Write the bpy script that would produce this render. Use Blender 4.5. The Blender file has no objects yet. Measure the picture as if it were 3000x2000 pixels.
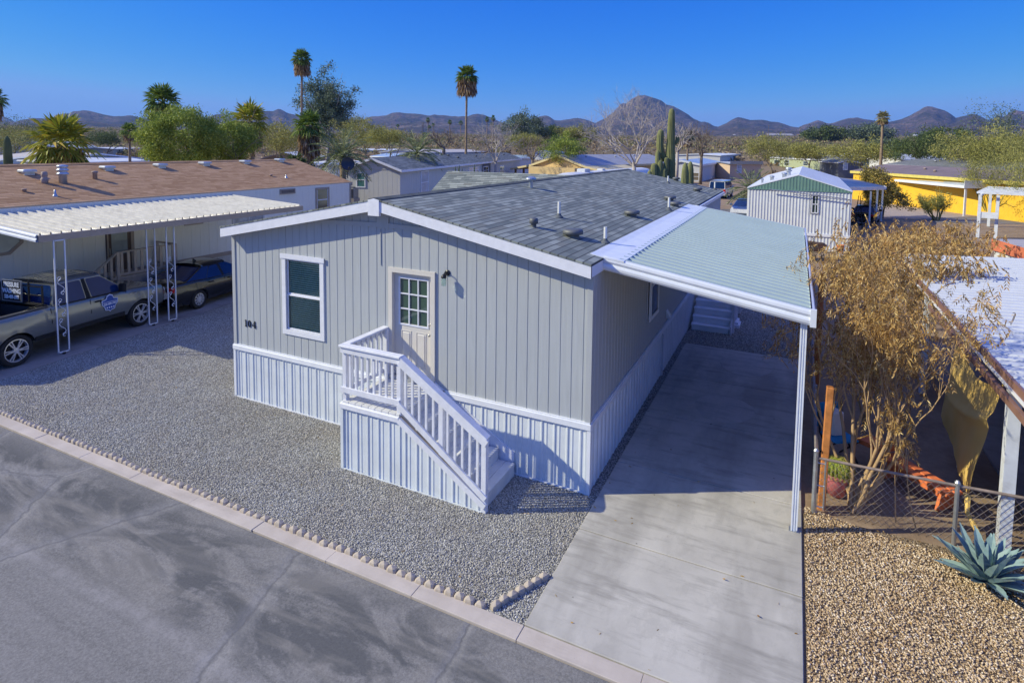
import bpy, math, random
import numpy as np
from math import sin, cos, pi, radians, atan2, sqrt
from mathutils import Vector, Matrix, noise

random.seed(7)
rng = np.random.default_rng(7)
sc = bpy.context.scene
COL = sc.collection

# ------------------------------------------------------------------ camera
CP = Vector((11.373, -9.065, 5.799))
YAW, PIT, ROL = radians(-25.896), radians(-4.256), radians(0.636)
FPX, PCX, PCY = 1716.853, 1496.691, 556.634       # focal length and principal point of the 3000 x 2000 photograph
FW = Vector((sin(YAW)*cos(PIT), cos(YAW)*cos(PIT), sin(PIT)))
RT0 = Vector((cos(YAW), -sin(YAW), 0)); UP0 = RT0.cross(FW)
RT = RT0*cos(ROL) + UP0*sin(ROL); UPV = -RT0*sin(ROL) + UP0*cos(ROL)
cd = bpy.data.cameras.new('camera'); cam = bpy.data.objects.new('camera', cd); COL.objects.link(cam)
cam.matrix_world = Matrix(((RT.x, UPV.x, -FW.x, CP.x), (RT.y, UPV.y, -FW.y, CP.y), (RT.z, UPV.z, -FW.z, CP.z), (0, 0, 0, 1)))
cd.sensor_width = 36; cd.lens = FPX/3000*36; cd.shift_x = (1500-PCX)/3000; cd.shift_y = (PCY-1000)/3000
cd.clip_start = 0.1; cd.clip_end = 30000
sc.camera = cam

def ray(u, v): return FW + RT*((u-PCX)/FPX) - UPV*((v-PCY)/FPX)
def onZ(u, v, z=0.0):          # where a line of sight of the survey photograph meets the level z
    d = ray(u, v); return CP + d*((z-CP.z)/d.z)
def onY(u, v, y):
    d = ray(u, v); return CP + d*((y-CP.y)/d.y)
def onX(u, v, x):
    d = ray(u, v); return CP + d*((x-CP.x)/d.x)
def onR(u, v, r):              # at horizontal distance r
    d = ray(u, v); return CP + d*(r/sqrt(d.x*d.x+d.y*d.y))

# ------------------------------------------------------------------ world, sun, exposure
SUND = Vector((0.55, 0.30, -0.41)).normalized()    # way the light travels
w = bpy.data.worlds.new('World'); sc.world = w; w.use_nodes = True
nt = w.node_tree; nt.nodes.clear()
sky = nt.nodes.new('ShaderNodeTexSky'); sky.sky_type = 'NISHITA'; sky.sun_disc = False
sky.sun_elevation = math.asin(-SUND.z); sky.sun_rotation = atan2(-SUND.x, -SUND.y) % (2*pi)
sky.air_density = 1.0; sky.dust_density = 0.3; sky.ozone_density = 3.0; sky.altitude = 700
hs = nt.nodes.new('ShaderNodeHueSaturation'); hs.inputs['Saturation'].default_value = 1.35; hs.inputs['Hue'].default_value = 0.505
bg = nt.nodes.new('ShaderNodeBackground'); bg.inputs['Strength'].default_value = 0.10
out = nt.nodes.new('ShaderNodeOutputWorld')
nt.links.new(sky.outputs[0], hs.inputs['Color'])
def wm(op, a, b):
    x = nt.nodes.new('ShaderNodeMath'); x.operation = op; nt.links.new(a, x.inputs[0]); x.inputs[1].default_value = b; return x.outputs[0]
sp = nt.nodes.new('ShaderNodeSeparateColor'); cb = nt.nodes.new('ShaderNodeCombineColor'); nt.links.new(hs.outputs[0], sp.inputs[0])
SKYMAX = (.17, .36, .72)
for ch, (k_, g_) in enumerate(((.42, 1.6), (.45, .86), (.77, .29))):     # deep desert blue of the sky
    nt.links.new(wm('MINIMUM', wm('MULTIPLY', wm('POWER', wm('MULTIPLY', sp.outputs[ch], .1387), g_), k_/.1387), SKYMAX[ch]/.1387), cb.inputs[ch])
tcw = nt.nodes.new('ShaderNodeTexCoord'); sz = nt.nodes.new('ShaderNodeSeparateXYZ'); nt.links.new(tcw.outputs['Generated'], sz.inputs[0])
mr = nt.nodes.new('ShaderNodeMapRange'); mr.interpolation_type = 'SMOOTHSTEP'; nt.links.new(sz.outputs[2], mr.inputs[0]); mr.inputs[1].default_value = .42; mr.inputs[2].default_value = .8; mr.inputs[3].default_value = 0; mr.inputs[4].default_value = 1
hi = nt.nodes.new('ShaderNodeMix'); hi.data_type = 'RGBA'; hi.blend_type = 'ADD'; nt.links.new(mr.outputs[0], hi.inputs[0]); nt.links.new(cb.outputs[0], hi.inputs[6]); hi.inputs[7].default_value = (1.3, 1.45, 1.6, 1)     # brightness added to the sky overhead, out of view, to lift the shade
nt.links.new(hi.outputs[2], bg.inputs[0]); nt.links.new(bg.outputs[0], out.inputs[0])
sd = bpy.data.lights.new('sun', 'SUN'); sun = bpy.data.objects.new('sun', sd); COL.objects.link(sun)
sd.energy = 3.15; sd.angle = radians(0.5); sd.color = (1.0, 0.94, 0.66)
sun.rotation_mode = 'QUATERNION'; sun.rotation_quaternion = Vector((0, 0, -1)).rotation_difference(SUND)
sun.location = (-20, -20, 30)
sc.view_settings.view_transform = 'Standard'; sc.view_settings.look = 'None'
sc.view_settings.exposure = 0.78; sc.view_settings.gamma = 1.0
sc.render.engine = 'CYCLES'
sc.cycles.use_denoising = True; sc.cycles.max_bounces = 6; sc.cycles.diffuse_bounces = 4; sc.cycles.volume_bounces = 0
sc.cycles.glossy_bounces = 3; sc.cycles.transmission_bounces = 4; sc.cycles.transparent_max_bounces = 8

# ------------------------------------------------------------------ materials
def srgb(r, g, b):
    f = lambda c: (c/255/12.92) if c/255 <= .04045 else ((c/255+.055)/1.055)**2.4
    return (f(r), f(g), f(b))
class NT:
    def __init__(s, name):
        s.m = bpy.data.materials.new(name); s.m.use_nodes = True; s.t = s.m.node_tree; s.t.nodes.clear()
        s.o = s.t.nodes.new('ShaderNodeOutputMaterial'); s.b = s.t.nodes.new('ShaderNodeBsdfPrincipled')
        s.t.links.new(s.b.outputs[0], s.o.inputs[0]); s.co = None
    def n(s, ty, **kw):
        x = s.t.nodes.new(ty)
        for k, v in kw.items():
            if k.startswith('_'): setattr(x, k[1:], v)
            else: s.put(x, k.replace('_', ' ') if k.replace('_', ' ') in x.inputs else k, v)
        return x
    def put(s, x, k, v):
        i = x.inputs[k]
        if hasattr(v, 'is_linked') or isinstance(v, bpy.types.NodeSocket): s.t.links.new(v, i)
        else:
            if i.type == 'RGBA' and len(v) == 3: v = (*v, 1)
            i.default_value = v
    def coord(s, which='Object'):
        if s.co is None: s.co = s.t.nodes.new('ShaderNodeTexCoord')
        return s.co.outputs[which]
    def noise(s, scale, detail=3, rough=.55, vec=None, out='Fac', dist=0):
        x = s.n('ShaderNodeTexNoise', Scale=scale, Detail=detail, Roughness=rough, Distortion=dist)
        s.t.links.new(vec or s.coord(), x.inputs['Vector']); return x.outputs[out]
    def vor(s, scale, feature='F1', vec=None, out='Distance', rand=1):
        x = s.n('ShaderNodeTexVoronoi', _feature=feature, Scale=scale, Randomness=rand); s.t.links.new(vec or s.coord(), x.inputs['Vector']); return x.outputs[out]
    def mix(s, f, a, b, blend='MIX'):
        x = s.t.nodes.new('ShaderNodeMix'); x.data_type = 'RGBA'; x.blend_type = blend
        for k, v in ((0, f), (6, a), (7, b)):
            i = x.inputs[k]
            if isinstance(v, bpy.types.NodeSocket): s.t.links.new(v, i)
            else: i.default_value = v if not isinstance(v, tuple) or len(v) == 4 else (*v, 1)
        return x.outputs[2]
    def ramp(s, f, stops, interp='LINEAR'):
        x = s.t.nodes.new('ShaderNodeValToRGB'); x.color_ramp.interpolation = interp; e = x.color_ramp.elements
        while len(e) < len(stops): e.new(.5)
        for k, (p, c) in zip(e, stops):
            k.position = p; k.color = (*c, 1) if isinstance(c, tuple) else (c, c, c, 1)
        s.t.links.new(f, x.inputs[0]); return x.outputs[0]
    def math(s, op, a, b=0.0, c=0.0):
        x = s.t.nodes.new('ShaderNodeMath'); x.operation = op
        for k, v in enumerate((a, b, c)):
            if isinstance(v, bpy.types.NodeSocket): s.t.links.new(v, x.inputs[k])
            else: x.inputs[k].default_value = v
        return x.outputs[0]
    def mapping(s, scale=(1, 1, 1), rot=(0, 0, 0), loc=(0, 0, 0), vec=None):
        x = s.t.nodes.new('ShaderNodeMapping'); x.inputs['Scale'].default_value = scale; x.inputs['Rotation'].default_value = rot; x.inputs['Location'].default_value = loc
        s.t.links.new(vec or s.coord(), x.inputs['Vector']); return x.outputs[0]
    def sep(s, vec=None):
        x = s.t.nodes.new('ShaderNodeSeparateXYZ'); s.t.links.new(vec or s.coord(), x.inputs[0]); return x.outputs
    def comb(s, a, b, c=0.0):
        x = s.t.nodes.new('ShaderNodeCombineXYZ')
        for k, v in enumerate((a, b, c)):
            if isinstance(v, bpy.types.NodeSocket): s.t.links.new(v, x.inputs[k])
            else: x.inputs[k].default_value = v
        return x.outputs[0]
    def bump(s, h, strength=.5, dist=.01, normal=None):
        x = s.n('ShaderNodeBump', Strength=strength, Distance=dist); s.t.links.new(h, x.inputs['Height'])
        if normal is not None: s.t.links.new(normal, x.inputs['Normal'])
        s.t.links.new(x.outputs[0], s.b.inputs['Normal']); return x.outputs[0]
    def base(s, c, rough=.7, metal=0, spec=.5):
        s.put(s.b, 'Base Color', c); s.put(s.b, 'Roughness', rough); s.put(s.b, 'Metallic', metal); s.put(s.b, 'Specular IOR Level', spec); return s.m
MATS = {}
def mat(name, col, rough=.65, metal=0, var=.12, vs=3, bump=0, bs=30, spec=.4, col2=None, coat=0, dirt=0):
    if name in MATS: return MATS[name]
    s = NT(name); c = col
    if var or col2:
        a = tuple(max(0, x*(1-var)) for x in col); b = tuple(min(1, x*(1+var)) for x in (col2 or col))
        c = s.mix(s.ramp(s.noise(vs, 5, .6), [(.32, 0.), (.68, 1.)]), a, b)
    if dirt:
        c = s.mix(s.math('MULTIPLY', s.ramp(s.noise(vs*.6+.5, 6, .7), [(.52, 0.), (.75, 1.)]), dirt), c, (.16, .12, .08), 'MIX')
    s.base(c, rough, metal, spec)
    if coat: s.put(s.b, 'Coat Weight', coat); s.put(s.b, 'Coat Roughness', .04)
    if bump: s.bump(s.noise(bs, 4, .6), .6, bump)
    MATS[name] = s.m; return s.m

WHITE = mat('white_paint', (.74, .75, .80), .5, var=.04, vs=6, bump=.002, bs=25)
WHITEM = mat('white_metal', (.70, .73, .79), .42, var=.05, vs=4, dirt=.12)
GREYS = mat('black_rubber', (.015, .015, .017), .7, var=.2, vs=20)
GALV = mat('galvanised_steel', (.45, .47, .50), .38, .75, var=.15, vs=8)
DARKM = mat('dark_metal', (.03, .03, .035), .4, .4, var=.1)
CHROME = mat('bright_metal', (.62, .62, .64), .22, .95, var=.05)

def siding_mat(name, col, rough=.62):
    s = NT(name)
    v = s.mapping((14, 14, .9)); n1 = s.noise(1, 6, .65, v, dist=1.2)
    big = s.noise(.8, 3, .5)
    c = s.mix(s.ramp(n1, [(.3, 0.), (.7, 1.)]), tuple(x*.93 for x in col), tuple(min(1, x*1.04) for x in col))
    c = s.mix(s.math('MULTIPLY', s.ramp(big, [(.35, 0.), (.7, 1.)]), .22), c, tuple(x*.82 for x in col))
    s.base(c, rough, 0, .35); s.bump(n1, .55, .006); return s.m
def shingle_mat(name, cols, mortar, du=.32, dv=.14, axis='Y', slope=.98):
    # rows follow the slope direction; axis = direction of the ridge
    s = NT(name); X, Y, Z = s.sep()
    along, up = (Y, X) if axis == 'Y' else (X, Y)
    vec = s.comb(along, s.math('MULTIPLY', up, 1/slope))
    row = s.math('FLOOR', s.math('DIVIDE', s.math('MULTIPLY', up, 1/slope), dv))
    off = s.math('MULTIPLY', s.math('FRACT', s.math('MULTIPLY', s.math('SINE', s.math('MULTIPLY', row, 12.9898)), 437.58)), 1.0)
    cell = s.math('FLOOR', s.math('DIVIDE', s.math('ADD', along, off), du))
    wn = s.n('ShaderNodeTexWhiteNoise', _noise_dimensions='2D'); s.t.links.new(s.comb(cell, row), wn.inputs['Vector'])
    cell2 = s.math('FLOOR', s.math('DIVIDE', s.math('ADD', along, off), du*3.1)); row2 = s.math('FLOOR', s.math('DIVIDE', row, 2))
    wn2 = s.n('ShaderNodeTexWhiteNoise', _noise_dimensions='2D'); s.t.links.new(s.comb(cell2, row), wn2.inputs['Vector'])
    v = s.math('ADD', s.math('MULTIPLY', wn.outputs['Value'], .55), s.math('MULTIPLY', wn2.outputs['Value'], .45))
    k = len(cols); c = s.ramp(v, [((i+.5)/k*.9+.05, cc) for i, cc in enumerate(cols)])
    gr = s.noise(60, 4, .7); c = s.mix(s.math('MULTIPLY', gr, .5), c, s.mix(1.0, c, (.55, .55, .55), 'MULTIPLY'))
    c = s.mix(s.math('MULTIPLY', s.noise(.5, 4, .6), .35), c, s.mix(1.0, c, (.7, .68, .66), 'MULTIPLY'))
    fr = s.math('FRACT', s.math('DIVIDE', s.math('MULTIPLY', up, 1/slope), dv))
    edge = s.ramp(s.math('ABSOLUTE', s.math('SUBTRACT', fr, .5)), [(.385, 0.), (.435, 1.)])
    c = s.mix(edge, c, mortar)
    fa = s.math('FRACT', s.math('DIVIDE', s.math('ADD', along, off), du))
    c = s.mix(s.math('MULTIPLY', s.ramp(s.math('ABSOLUTE', s.math('SUBTRACT', fa, .5)), [(.47, 0.), (.49, 1.)]), .45), c, mortar)
    s.base(c, .95, 0, .15)
    h = s.math('ADD', s.math('MULTIPLY', fr, -.7), s.math('MULTIPLY', gr, .3)); s.bump(h, .5, .012); return s.m
def glass_mat(name, col=(.02, .03, .035), rough=.06):
    s = NT(name); c = s.mix(s.noise(1.2, 3), col, tuple(x*1.8 for x in col)); return s.base(c, rough, 0, .9)
GLASS = glass_mat('window_glass', (.025, .045, .045)); CARGL = glass_mat('car_glass', (.006, .020, .075), .05); CARGL.node_tree.nodes['Principled BSDF'].inputs['Specular IOR Level'].default_value = .3

# ------------------------------------------------------------------ mesh helpers
class MB:
    def __init__(s): s.v = []; s.f = []; s.mi = []; s.sm = []; s.m = 0; s.smooth = False
    def add(s, vs, fs):
        k = len(s.v); s.v += [tuple(p) for p in vs]
        for f in fs: s.f.append(tuple(k+i for i in f)); s.mi.append(s.m); s.sm.append(s.smooth)
    def quad(s, a, b, c, d): s.add((a, b, c, d), ((0, 1, 2, 3),))
    def box(s, x0, y0, z0, x1, y1, z1, M=None):
        p = [Vector((x, y, z)) for z in (z0, z1) for y in (y0, y1) for x in (x0, x1)]
        if M is not None: p = [M @ q for q in p]
        s.add(p, ((0, 2, 3, 1), (4, 5, 7, 6), (0, 1, 5, 4), (2, 6, 7, 3), (0, 4, 6, 2), (1, 3, 7, 5)))
    def cbox(s, x0, y0, z0, x1, y1, z1, c, M=None):        # box with chamfered vertical and top edges
        x0, x1 = min(x0, x1), max(x0, x1); y0, y1 = min(y0, y1), max(y0, y1)
        def ring(z, k): return [(x0+k+c, y0+k, z), (x1-k-c, y0+k, z), (x1-k, y0+k+c, z), (x1-k, y1-k-c, z), (x1-k-c, y1-k, z), (x0+k+c, y1-k, z), (x0+k, y1-k-c, z), (x0+k, y0+k+c, z)]
        r = [ring(z0, 0), ring(z1-c, 0), ring(z1, c)]; vs = [Vector(p) for q in r for p in q]
        if M is not None: vs = [M @ q for q in vs]
        fs = [tuple(range(7, -1, -1)), tuple(range(16, 24))]
        for k in (0, 8):
            for i in range(8): fs.append((k+i, k+(i+1) % 8, k+8+(i+1) % 8, k+8+i))
        s.add(vs, fs)
    def beam(s, a, b, wd, ht, up=(0, 0, 1)):              # rectangular bar from a to b
        a, b = Vector(a), Vector(b); d = (b-a).normalized(); u = Vector(up)
        if abs(d.dot(u)) > .98: u = Vector((0, 1, 0))
        r = d.cross(u).normalized()*wd/2; u = r.cross(d).normalized()*ht/2
        p = [a-r-u, a+r-u, a+r+u, a-r+u, b-r-u, b+r-u, b+r+u, b-r+u]
        s.add(p, ((3, 2, 1, 0), (4, 5, 6, 7), (0, 1, 5, 4), (1, 2, 6, 5), (2, 3, 7, 6), (3, 0, 4, 7)))
    def tube(s, pts, r, n=8, cap=True):
        pts = [Vector(p) for p in pts]; rs = r if isinstance(r, (list, tuple)) else [r]*len(pts); k = len(s.v); fs = []; vs = []
        ref = Vector((.3, .2, .93))
        for i, p in enumerate(pts):
            d = (pts[min(i+1, len(pts)-1)] - pts[max(i-1, 0)])
            d = d.normalized() if d.length > 1e-9 else Vector((0, 0, 1))
            a = d.cross(ref)
            if a.length < .05: a = d.cross(Vector((1, 0, 0)))
            a.normalize(); b = d.cross(a)
            for j in range(n): t = 2*pi*j/n; vs.append(p + a*(rs[i]*cos(t)) + b*(rs[i]*sin(t)))
        for i in range(len(pts)-1):
            for j in range(n): fs.append((i*n+j, i*n+(j+1) % n, (i+1)*n+(j+1) % n, (i+1)*n+j))
        if cap: fs.append(tuple(range(n-1, -1, -1))); fs.append(tuple((len(pts)-1)*n+j for j in range(n)))
        s.add(vs, fs)
    def lathe(s, c, prof, n=20, M=None, cap=True):                   # prof: (r, z)
        vs = []; fs = []; c = Vector(c)
        for (r, z) in prof:
            for j in range(n):
                t = 2*pi*j/n; p = Vector((r*cos(t), r*sin(t), z))
                vs.append((M @ p if M is not None else p) + c)
        for i in range(len(prof)-1):
            for j in range(n): fs.append((i*n+j, i*n+(j+1) % n, (i+1)*n+(j+1) % n, (i+1)*n+j))
        if cap: fs.append(tuple(range(n-1, -1, -1))); fs.append(tuple((len(prof)-1)*n+j for j in range(n)))
        s.add(vs, fs)
    def prism(s, poly, a, b, plane='XZ'):                  # polygon extruded between a and b on the third axis
        f = {'XZ': lambda p, t: (p[0], t, p[1]), 'YZ': lambda p, t: (t, p[0], p[1]), 'XY': lambda p, t: (p[0], p[1], t)}[plane]
        n = len(poly); vs = [f(p, a) for p in poly]+[f(p, b) for p in poly]
        fs = [tuple(range(n)), tuple(range(2*n-1, n-1, -1))]+[(i, n+i, n+(i+1) % n, (i+1) % n) for i in range(n)]; s.add(vs, fs)
    def build(s, name, mats, parent=None, loc=None, rz=0):
        me = bpy.data.meshes.new(name); me.from_pydata([tuple(p) for p in s.v], [], s.f)
        mats = mats if isinstance(mats, (list, tuple)) else [mats]
        for m in mats: me.materials.append(m)
        if len(mats) > 1: me.polygons.foreach_set('material_index', s.mi)
        if any(s.sm): me.polygons.foreach_set('use_smooth', s.sm)
        me.update(); o = bpy.data.objects.new(name, me); COL.objects.link(o)
        if parent: o.parent = parent
        if loc is not None: o.location = loc
        if rz: o.rotation_euler.z = rz
        return o
def np_obj(name, V, F, mats, parent=None, mi=None, loc=None):   # V (n,3), F (m,k) same k
    me = bpy.data.meshes.new(name); n, (m, k) = len(V), F.shape
    me.vertices.add(n); me.vertices.foreach_set('co', np.ascontiguousarray(V, dtype=np.float32).ravel())
    me.loops.add(m*k); me.loops.foreach_set('vertex_index', np.ascontiguousarray(F, dtype=np.int32).ravel())
    me.polygons.add(m); me.polygons.foreach_set('loop_start', np.arange(0, m*k, k, dtype=np.int32)); me.polygons.foreach_set('loop_total', np.full(m, k, dtype=np.int32))
    mats = mats if isinstance(mats, (list, tuple)) else [mats]
    for q in mats: me.materials.append(q)
    if mi is not None: me.polygons.foreach_set('material_index', np.ascontiguousarray(mi, dtype=np.int32))
    me.update(calc_edges=True); me.validate()
    o = bpy.data.objects.new(name, me); COL.objects.link(o)
    if parent: o.parent = parent
    if loc is not None: o.location = loc
    return o
def tag(o, label=None, cat=None, group=None, kind=None):
    if label: o['label'] = label
    if cat: o['category'] = cat
    if group: o['group'] = group
    if kind: o['kind'] = kind
    return o
def thing(name, label, cat, loc=(0, 0, 0), rz=0, group=None):
    o = bpy.data.objects.new(name, None); COL.objects.link(o); o.location = loc; o.rotation_euler.z = rz
    o.empty_display_size = .3; return tag(o, label, cat, group)
def dup(root, loc, rz=None, label=None, scale=None):
    r = root.copy(); COL.objects.link(r); r.location = loc
    if rz is not None: r.rotation_euler.z = rz
    if scale: r.scale = (scale,)*3 if not isinstance(scale, tuple) else scale
    if label: r['label'] = label
    for ch in list(root.children):
        c = ch.copy(); COL.objects.link(c); c.parent = r
        for g in list(ch.children):
            d = g.copy(); COL.objects.link(d); d.parent = c
    return r
def text_mesh(name, txt, size, m, parent, M, depth=.004, align='CENTER', bold=0.0, sx=1.0):
    cu = bpy.data.curves.new(name+'_curve', 'FONT'); cu.body = txt; cu.size = size; cu.extrude = depth; cu.align_x = align; cu.align_y = 'CENTER'; cu.offset = bold
    o = bpy.data.objects.new(name+'_tmp', cu); COL.objects.link(o)
    dg = bpy.context.evaluated_depsgraph_get(); me = bpy.data.meshes.new_from_object(o.evaluated_get(dg))
    COL.objects.unlink(o); bpy.data.objects.remove(o); bpy.data.curves.remove(cu)
    if sx != 1: me.transform(Matrix.Diagonal((sx, 1, 1, 1)))
    me.transform(M); me.materials.clear(); me.materials.append(m); me.name = name
    t = bpy.data.objects.new(name, me); COL.objects.link(t); t.parent = parent; return t

# ------------------------------------------------------------------ setting: terrain, roads, yards
GC = (11.0, -9.0)
def gz(x, y):
    r = sqrt((x-GC[0])**2+(y-GC[1])**2)
    return float(np.interp(r, (0, 170, 250, 400, 700, 1500, 2600, 14000), (0, 0, 6, 10.4, 17.2, 34.6, 58.8, 78)))
def ground_material():
    s = NT('desert_soil'); p = s.coord('Object')
    X, Y, Z = s.sep(); r = s.math('SQRT', s.math('ADD', s.math('MULTIPLY', X, X), s.math('MULTIPLY', Y, Y)))
    fine = s.noise(9, 6, .7); mid = s.noise(.9, 5, .6); big = s.noise(.03, 5, .6); huge = s.noise(.006, 4, .6)
    c = s.mix(s.ramp(mid, [(.35, 0.), (.65, 1.)]), (.27, .19, .125), (.36, .27, .19))
    c = s.mix(s.math('MULTIPLY', s.ramp(fine, [(.4, 0.), (.7, 1.)]), .5), c, (.17, .12, .085))
    far = s.mix(s.ramp(big, [(.4, 0.), (.6, 1.)]), (.19, .145, .085), (.115, .105, .055))
    far = s.mix(s.ramp(huge, [(.45, 0.), (.65, 1.)]), far, (.15, .10, .075))
    c = s.mix(s.ramp(s.math('DIVIDE', r, 400), [(.3, 0.), (.6, 1.)]), c, far)
    s.base(c, .95, 0, .1); s.bump(fine, .6, .02); return s.m
na = 180; rr = [0, 6, 12, 20, 32, 50, 80, 120, 160, 200, 230, 270, 320, 400, 500, 650, 850, 1100, 1500, 2000, 2600, 3500, 5000, 8000, 14000]
V = [(0, 0, -.03)]; F3 = []
for r in rr[1:]:
    for j in range(na):
        t = 2*pi*j/na; x, y = r*cos(t), r*sin(t); V.append((x, y, gz(x+GC[0], y+GC[1])-.03))
b = MB(); b.smooth = True
b.add(V, [(0, 1+j, 1+(j+1) % na) for j in range(na)] + [(1+i*na+j, 1+(i+1)*na+j, 1+(i+1)*na+(j+1) % na, 1+i*na+(j+1) % na) for i in range(len(rr)-2) for j in range(na)])
tag(b.build('ground', ground_material(), loc=(GC[0], GC[1], 0)), kind='structure')

def asphalt_material():
    s = NT('asphalt'); X, Y, Z = s.sep()
    fine = s.noise(38, 6, .8); mid = s.noise(.6, 5, .6); st = s.noise(1, 7, .68, s.mapping((.22, 3.4, 1)))
    c = s.mix(s.ramp(fine, [(.38, 0.), (.62, 1.)]), (.118, .114, .110), (.245, .236, .226))
    c = s.mix(s.math('MULTIPLY', s.ramp(st, [(.38, 0.), (.72, 1.)]), .4), c, (.30, .285, .275))
    # swirled dark sealant band beside the kerb
    sw = s.noise(.55, 4, .62, s.mapping((.8, 1.7, 1), (0, 0, .5)), dist=2.6)
    band = s.ramp(s.math('ABSOLUTE', s.math('ADD', Y, 4.05)), [(.45, 1.), (1.0, 0.)])
    c = s.mix(s.math('MULTIPLY', s.math('MULTIPLY', s.ramp(sw, [(.42, 0.), (.56, 1.)]), band), .75), c, (.075, .078, .083))
    light = s.ramp(s.noise(.7, 4, .6, s.mapping((.6, 2.2, 1), loc=(3, 1, 0)), dist=1.5), [(.5, 0.), (.64, 1.)])
    c = s.mix(s.math('MULTIPLY', s.math('MULTIPLY', light, band), .3), c, (.31, .285, .25))
    # worn seam parallel to the kerb
    wob = s.math('MULTIPLY', s.math('SUBTRACT', s.noise(.9, 3), .5), .25)
    seam = s.ramp(s.math('ABSOLUTE', s.math('ADD', s.math('ADD', Y, 4.95), wob)), [(.02, 1.), (.14, 0.)])
    c = s.mix(s.math('MULTIPLY', s.math('MULTIPLY', seam, s.ramp(s.noise(4, 5, .7), [(.35, .2), (.6, 1.)])), .4), c, (.36, .34, .335))
    # cracks
    wv = s.t.nodes.new('ShaderNodeVectorMath'); wv.operation = 'MULTIPLY_ADD'; nz_ = s.n('ShaderNodeTexNoise', Scale=1.8, Detail=6, Roughness=.7); s.t.links.new(s.coord(), nz_.inputs['Vector']); s.t.links.new(nz_.outputs['Color'], wv.inputs[0]); wv.inputs[1].default_value = (.3, .3, 0); s.t.links.new(s.mapping((1, .5, 1), (0, 0, .35)), wv.inputs[2])
    vd = s.vor(.22, 'DISTANCE_TO_EDGE', wv.outputs[0], 'Distance')
    cw = s.math('ADD', vd, s.math('MULTIPLY', s.math('SUBTRACT', s.noise(9, 4), .5), .004))
    c = s.mix(s.math('MULTIPLY', s.ramp(cw, [(0, 1.), (.0028, 0.)]), .75), c, (.05, .05, .052))
    c = s.mix(s.math('MULTIPLY', s.ramp(cw, [(.003, 1.), (.022, 0.)]), .25), c, (.34, .33, .33))
    s.base(c, .9, 0, .25); s.bump(s.math('ADD', fine, s.math('MULTIPLY', s.ramp(cw, [(0, 0.), (.012, 1.)]), 1.5)), .7, .006); return s.m
b = MB(); b.box(-60, -18, -.12, 70, -3.19, -.012); ROAD = asphalt_material()
tag(b.build('road', ROAD), kind='structure')

def concrete_material(name, a, c2, stain=.5, streak=True, seed=0):
    s = NT(name); p = s.mapping(loc=(seed, seed*2, 0))
    fine = s.noise(40, 5, .7, p); mid = s.noise(1.1, 6, .62, p); st = s.noise(1.2, 6, .7, s.mapping((.5, 3.0, 1), (0, 0, .1), (seed, 0, 0)))
    c = s.mix(s.ramp(mid, [(.3, 0.), (.7, 1.)]), a, c2)
    if streak: c = s.mix(s.math('MULTIPLY', s.ramp(st, [(.5, 0.), (.72, 1.)]), stain), c, tuple(x*.5 for x in a))
    tr = s.noise(.7, 4, .6, s.mapping((1.3, .35, 1), loc=(4+seed, 0, 0)))
    c = s.mix(s.math('MULTIPLY', s.ramp(tr, [(.48, 0.), (.66, 1.)]), stain*.75), c, tuple(x*.52 for x in a)); mott = s.noise(2.6, 8, .75, s.mapping((1, .55, 1), loc=(seed+2, 3, 0))); c = s.mix(s.math('MULTIPLY', s.ramp(mott, [(.5, 0.), (.62, 1.)]), stain*.35), c, tuple(x*.6 for x in a))
    sp = s.vor(3.2, vec=p); spn = s.math('MULTIPLY', s.ramp(sp, [(.035, 1.), (.06, 0.)]), s.ramp(s.noise(1.3, 2, .5, p), [(.5, 0.), (.55, 1.)]))
    c = s.mix(s.math('MULTIPLY', spn, .75), c, (.05, .045, .04))
    sp2 = s.ramp(s.vor(11, vec=p), [(.06, 1.), (.09, 0.)])
    c = s.mix(s.math('MULTIPLY', s.math('MULTIPLY', sp2, s.ramp(s.noise(.9, 4, .6, s.mapping(loc=(7, 2+seed, 0))), [(.52, 0.), (.62, 1.)])), .5), c, (.09, .085, .08))
    c = s.mix(s.math('MULTIPLY', fine, .25), c, tuple(x*.7 for x in a))
    s.base(c, .85, 0, .25); s.bump(fine, .35, .003); return s.m
CONC = concrete_material('driveway_concrete', (.44, .415, .37), (.56, .53, .475), .8)
CONC2 = concrete_material('driveway_patch', (.42, .40, .365), (.52, .49, .45), .7, seed=5)
KERB = concrete_material('kerb_concrete', (.48, .415, .36), (.60, .53, .47), .35, seed=9)
b = MB()
ys = [-2.94, -.92, 1.22, 3.55, 5.96, 8.62]
for a, c in zip(ys[:-1], ys[1:]): b.cbox(8.64, a+.011, -.1, 11.69, c-.011, .02, .008)
b.m = 1
for cx, cy, r in ((10.16, 4.45, .62), (10.4, 7.45, .66)):
    ring = [(cx+r*cos(t)*(1+.05*sin(3*t)), cy+r*1.15*sin(t)) for t in np.linspace(0, 2*pi, 40, endpoint=False)]
    b.prism(ring, .01, .0235, 'XY')
tag(b.build('driveway', [CONC, CONC2]), kind='structure')
b = MB()
x = -30.0; k = 0; random.seed(3)
while x < 30:
    L = random.choice((1.5, 1.5, 1.55, 1.45)); b.cbox(x+.002, -3.18+random.uniform(-.008, .008), -.1, x+L-.002, -2.945, .010+random.uniform(0, .008), .005); x += L
tag(b.build('kerb', KERB), kind='structure')

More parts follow.
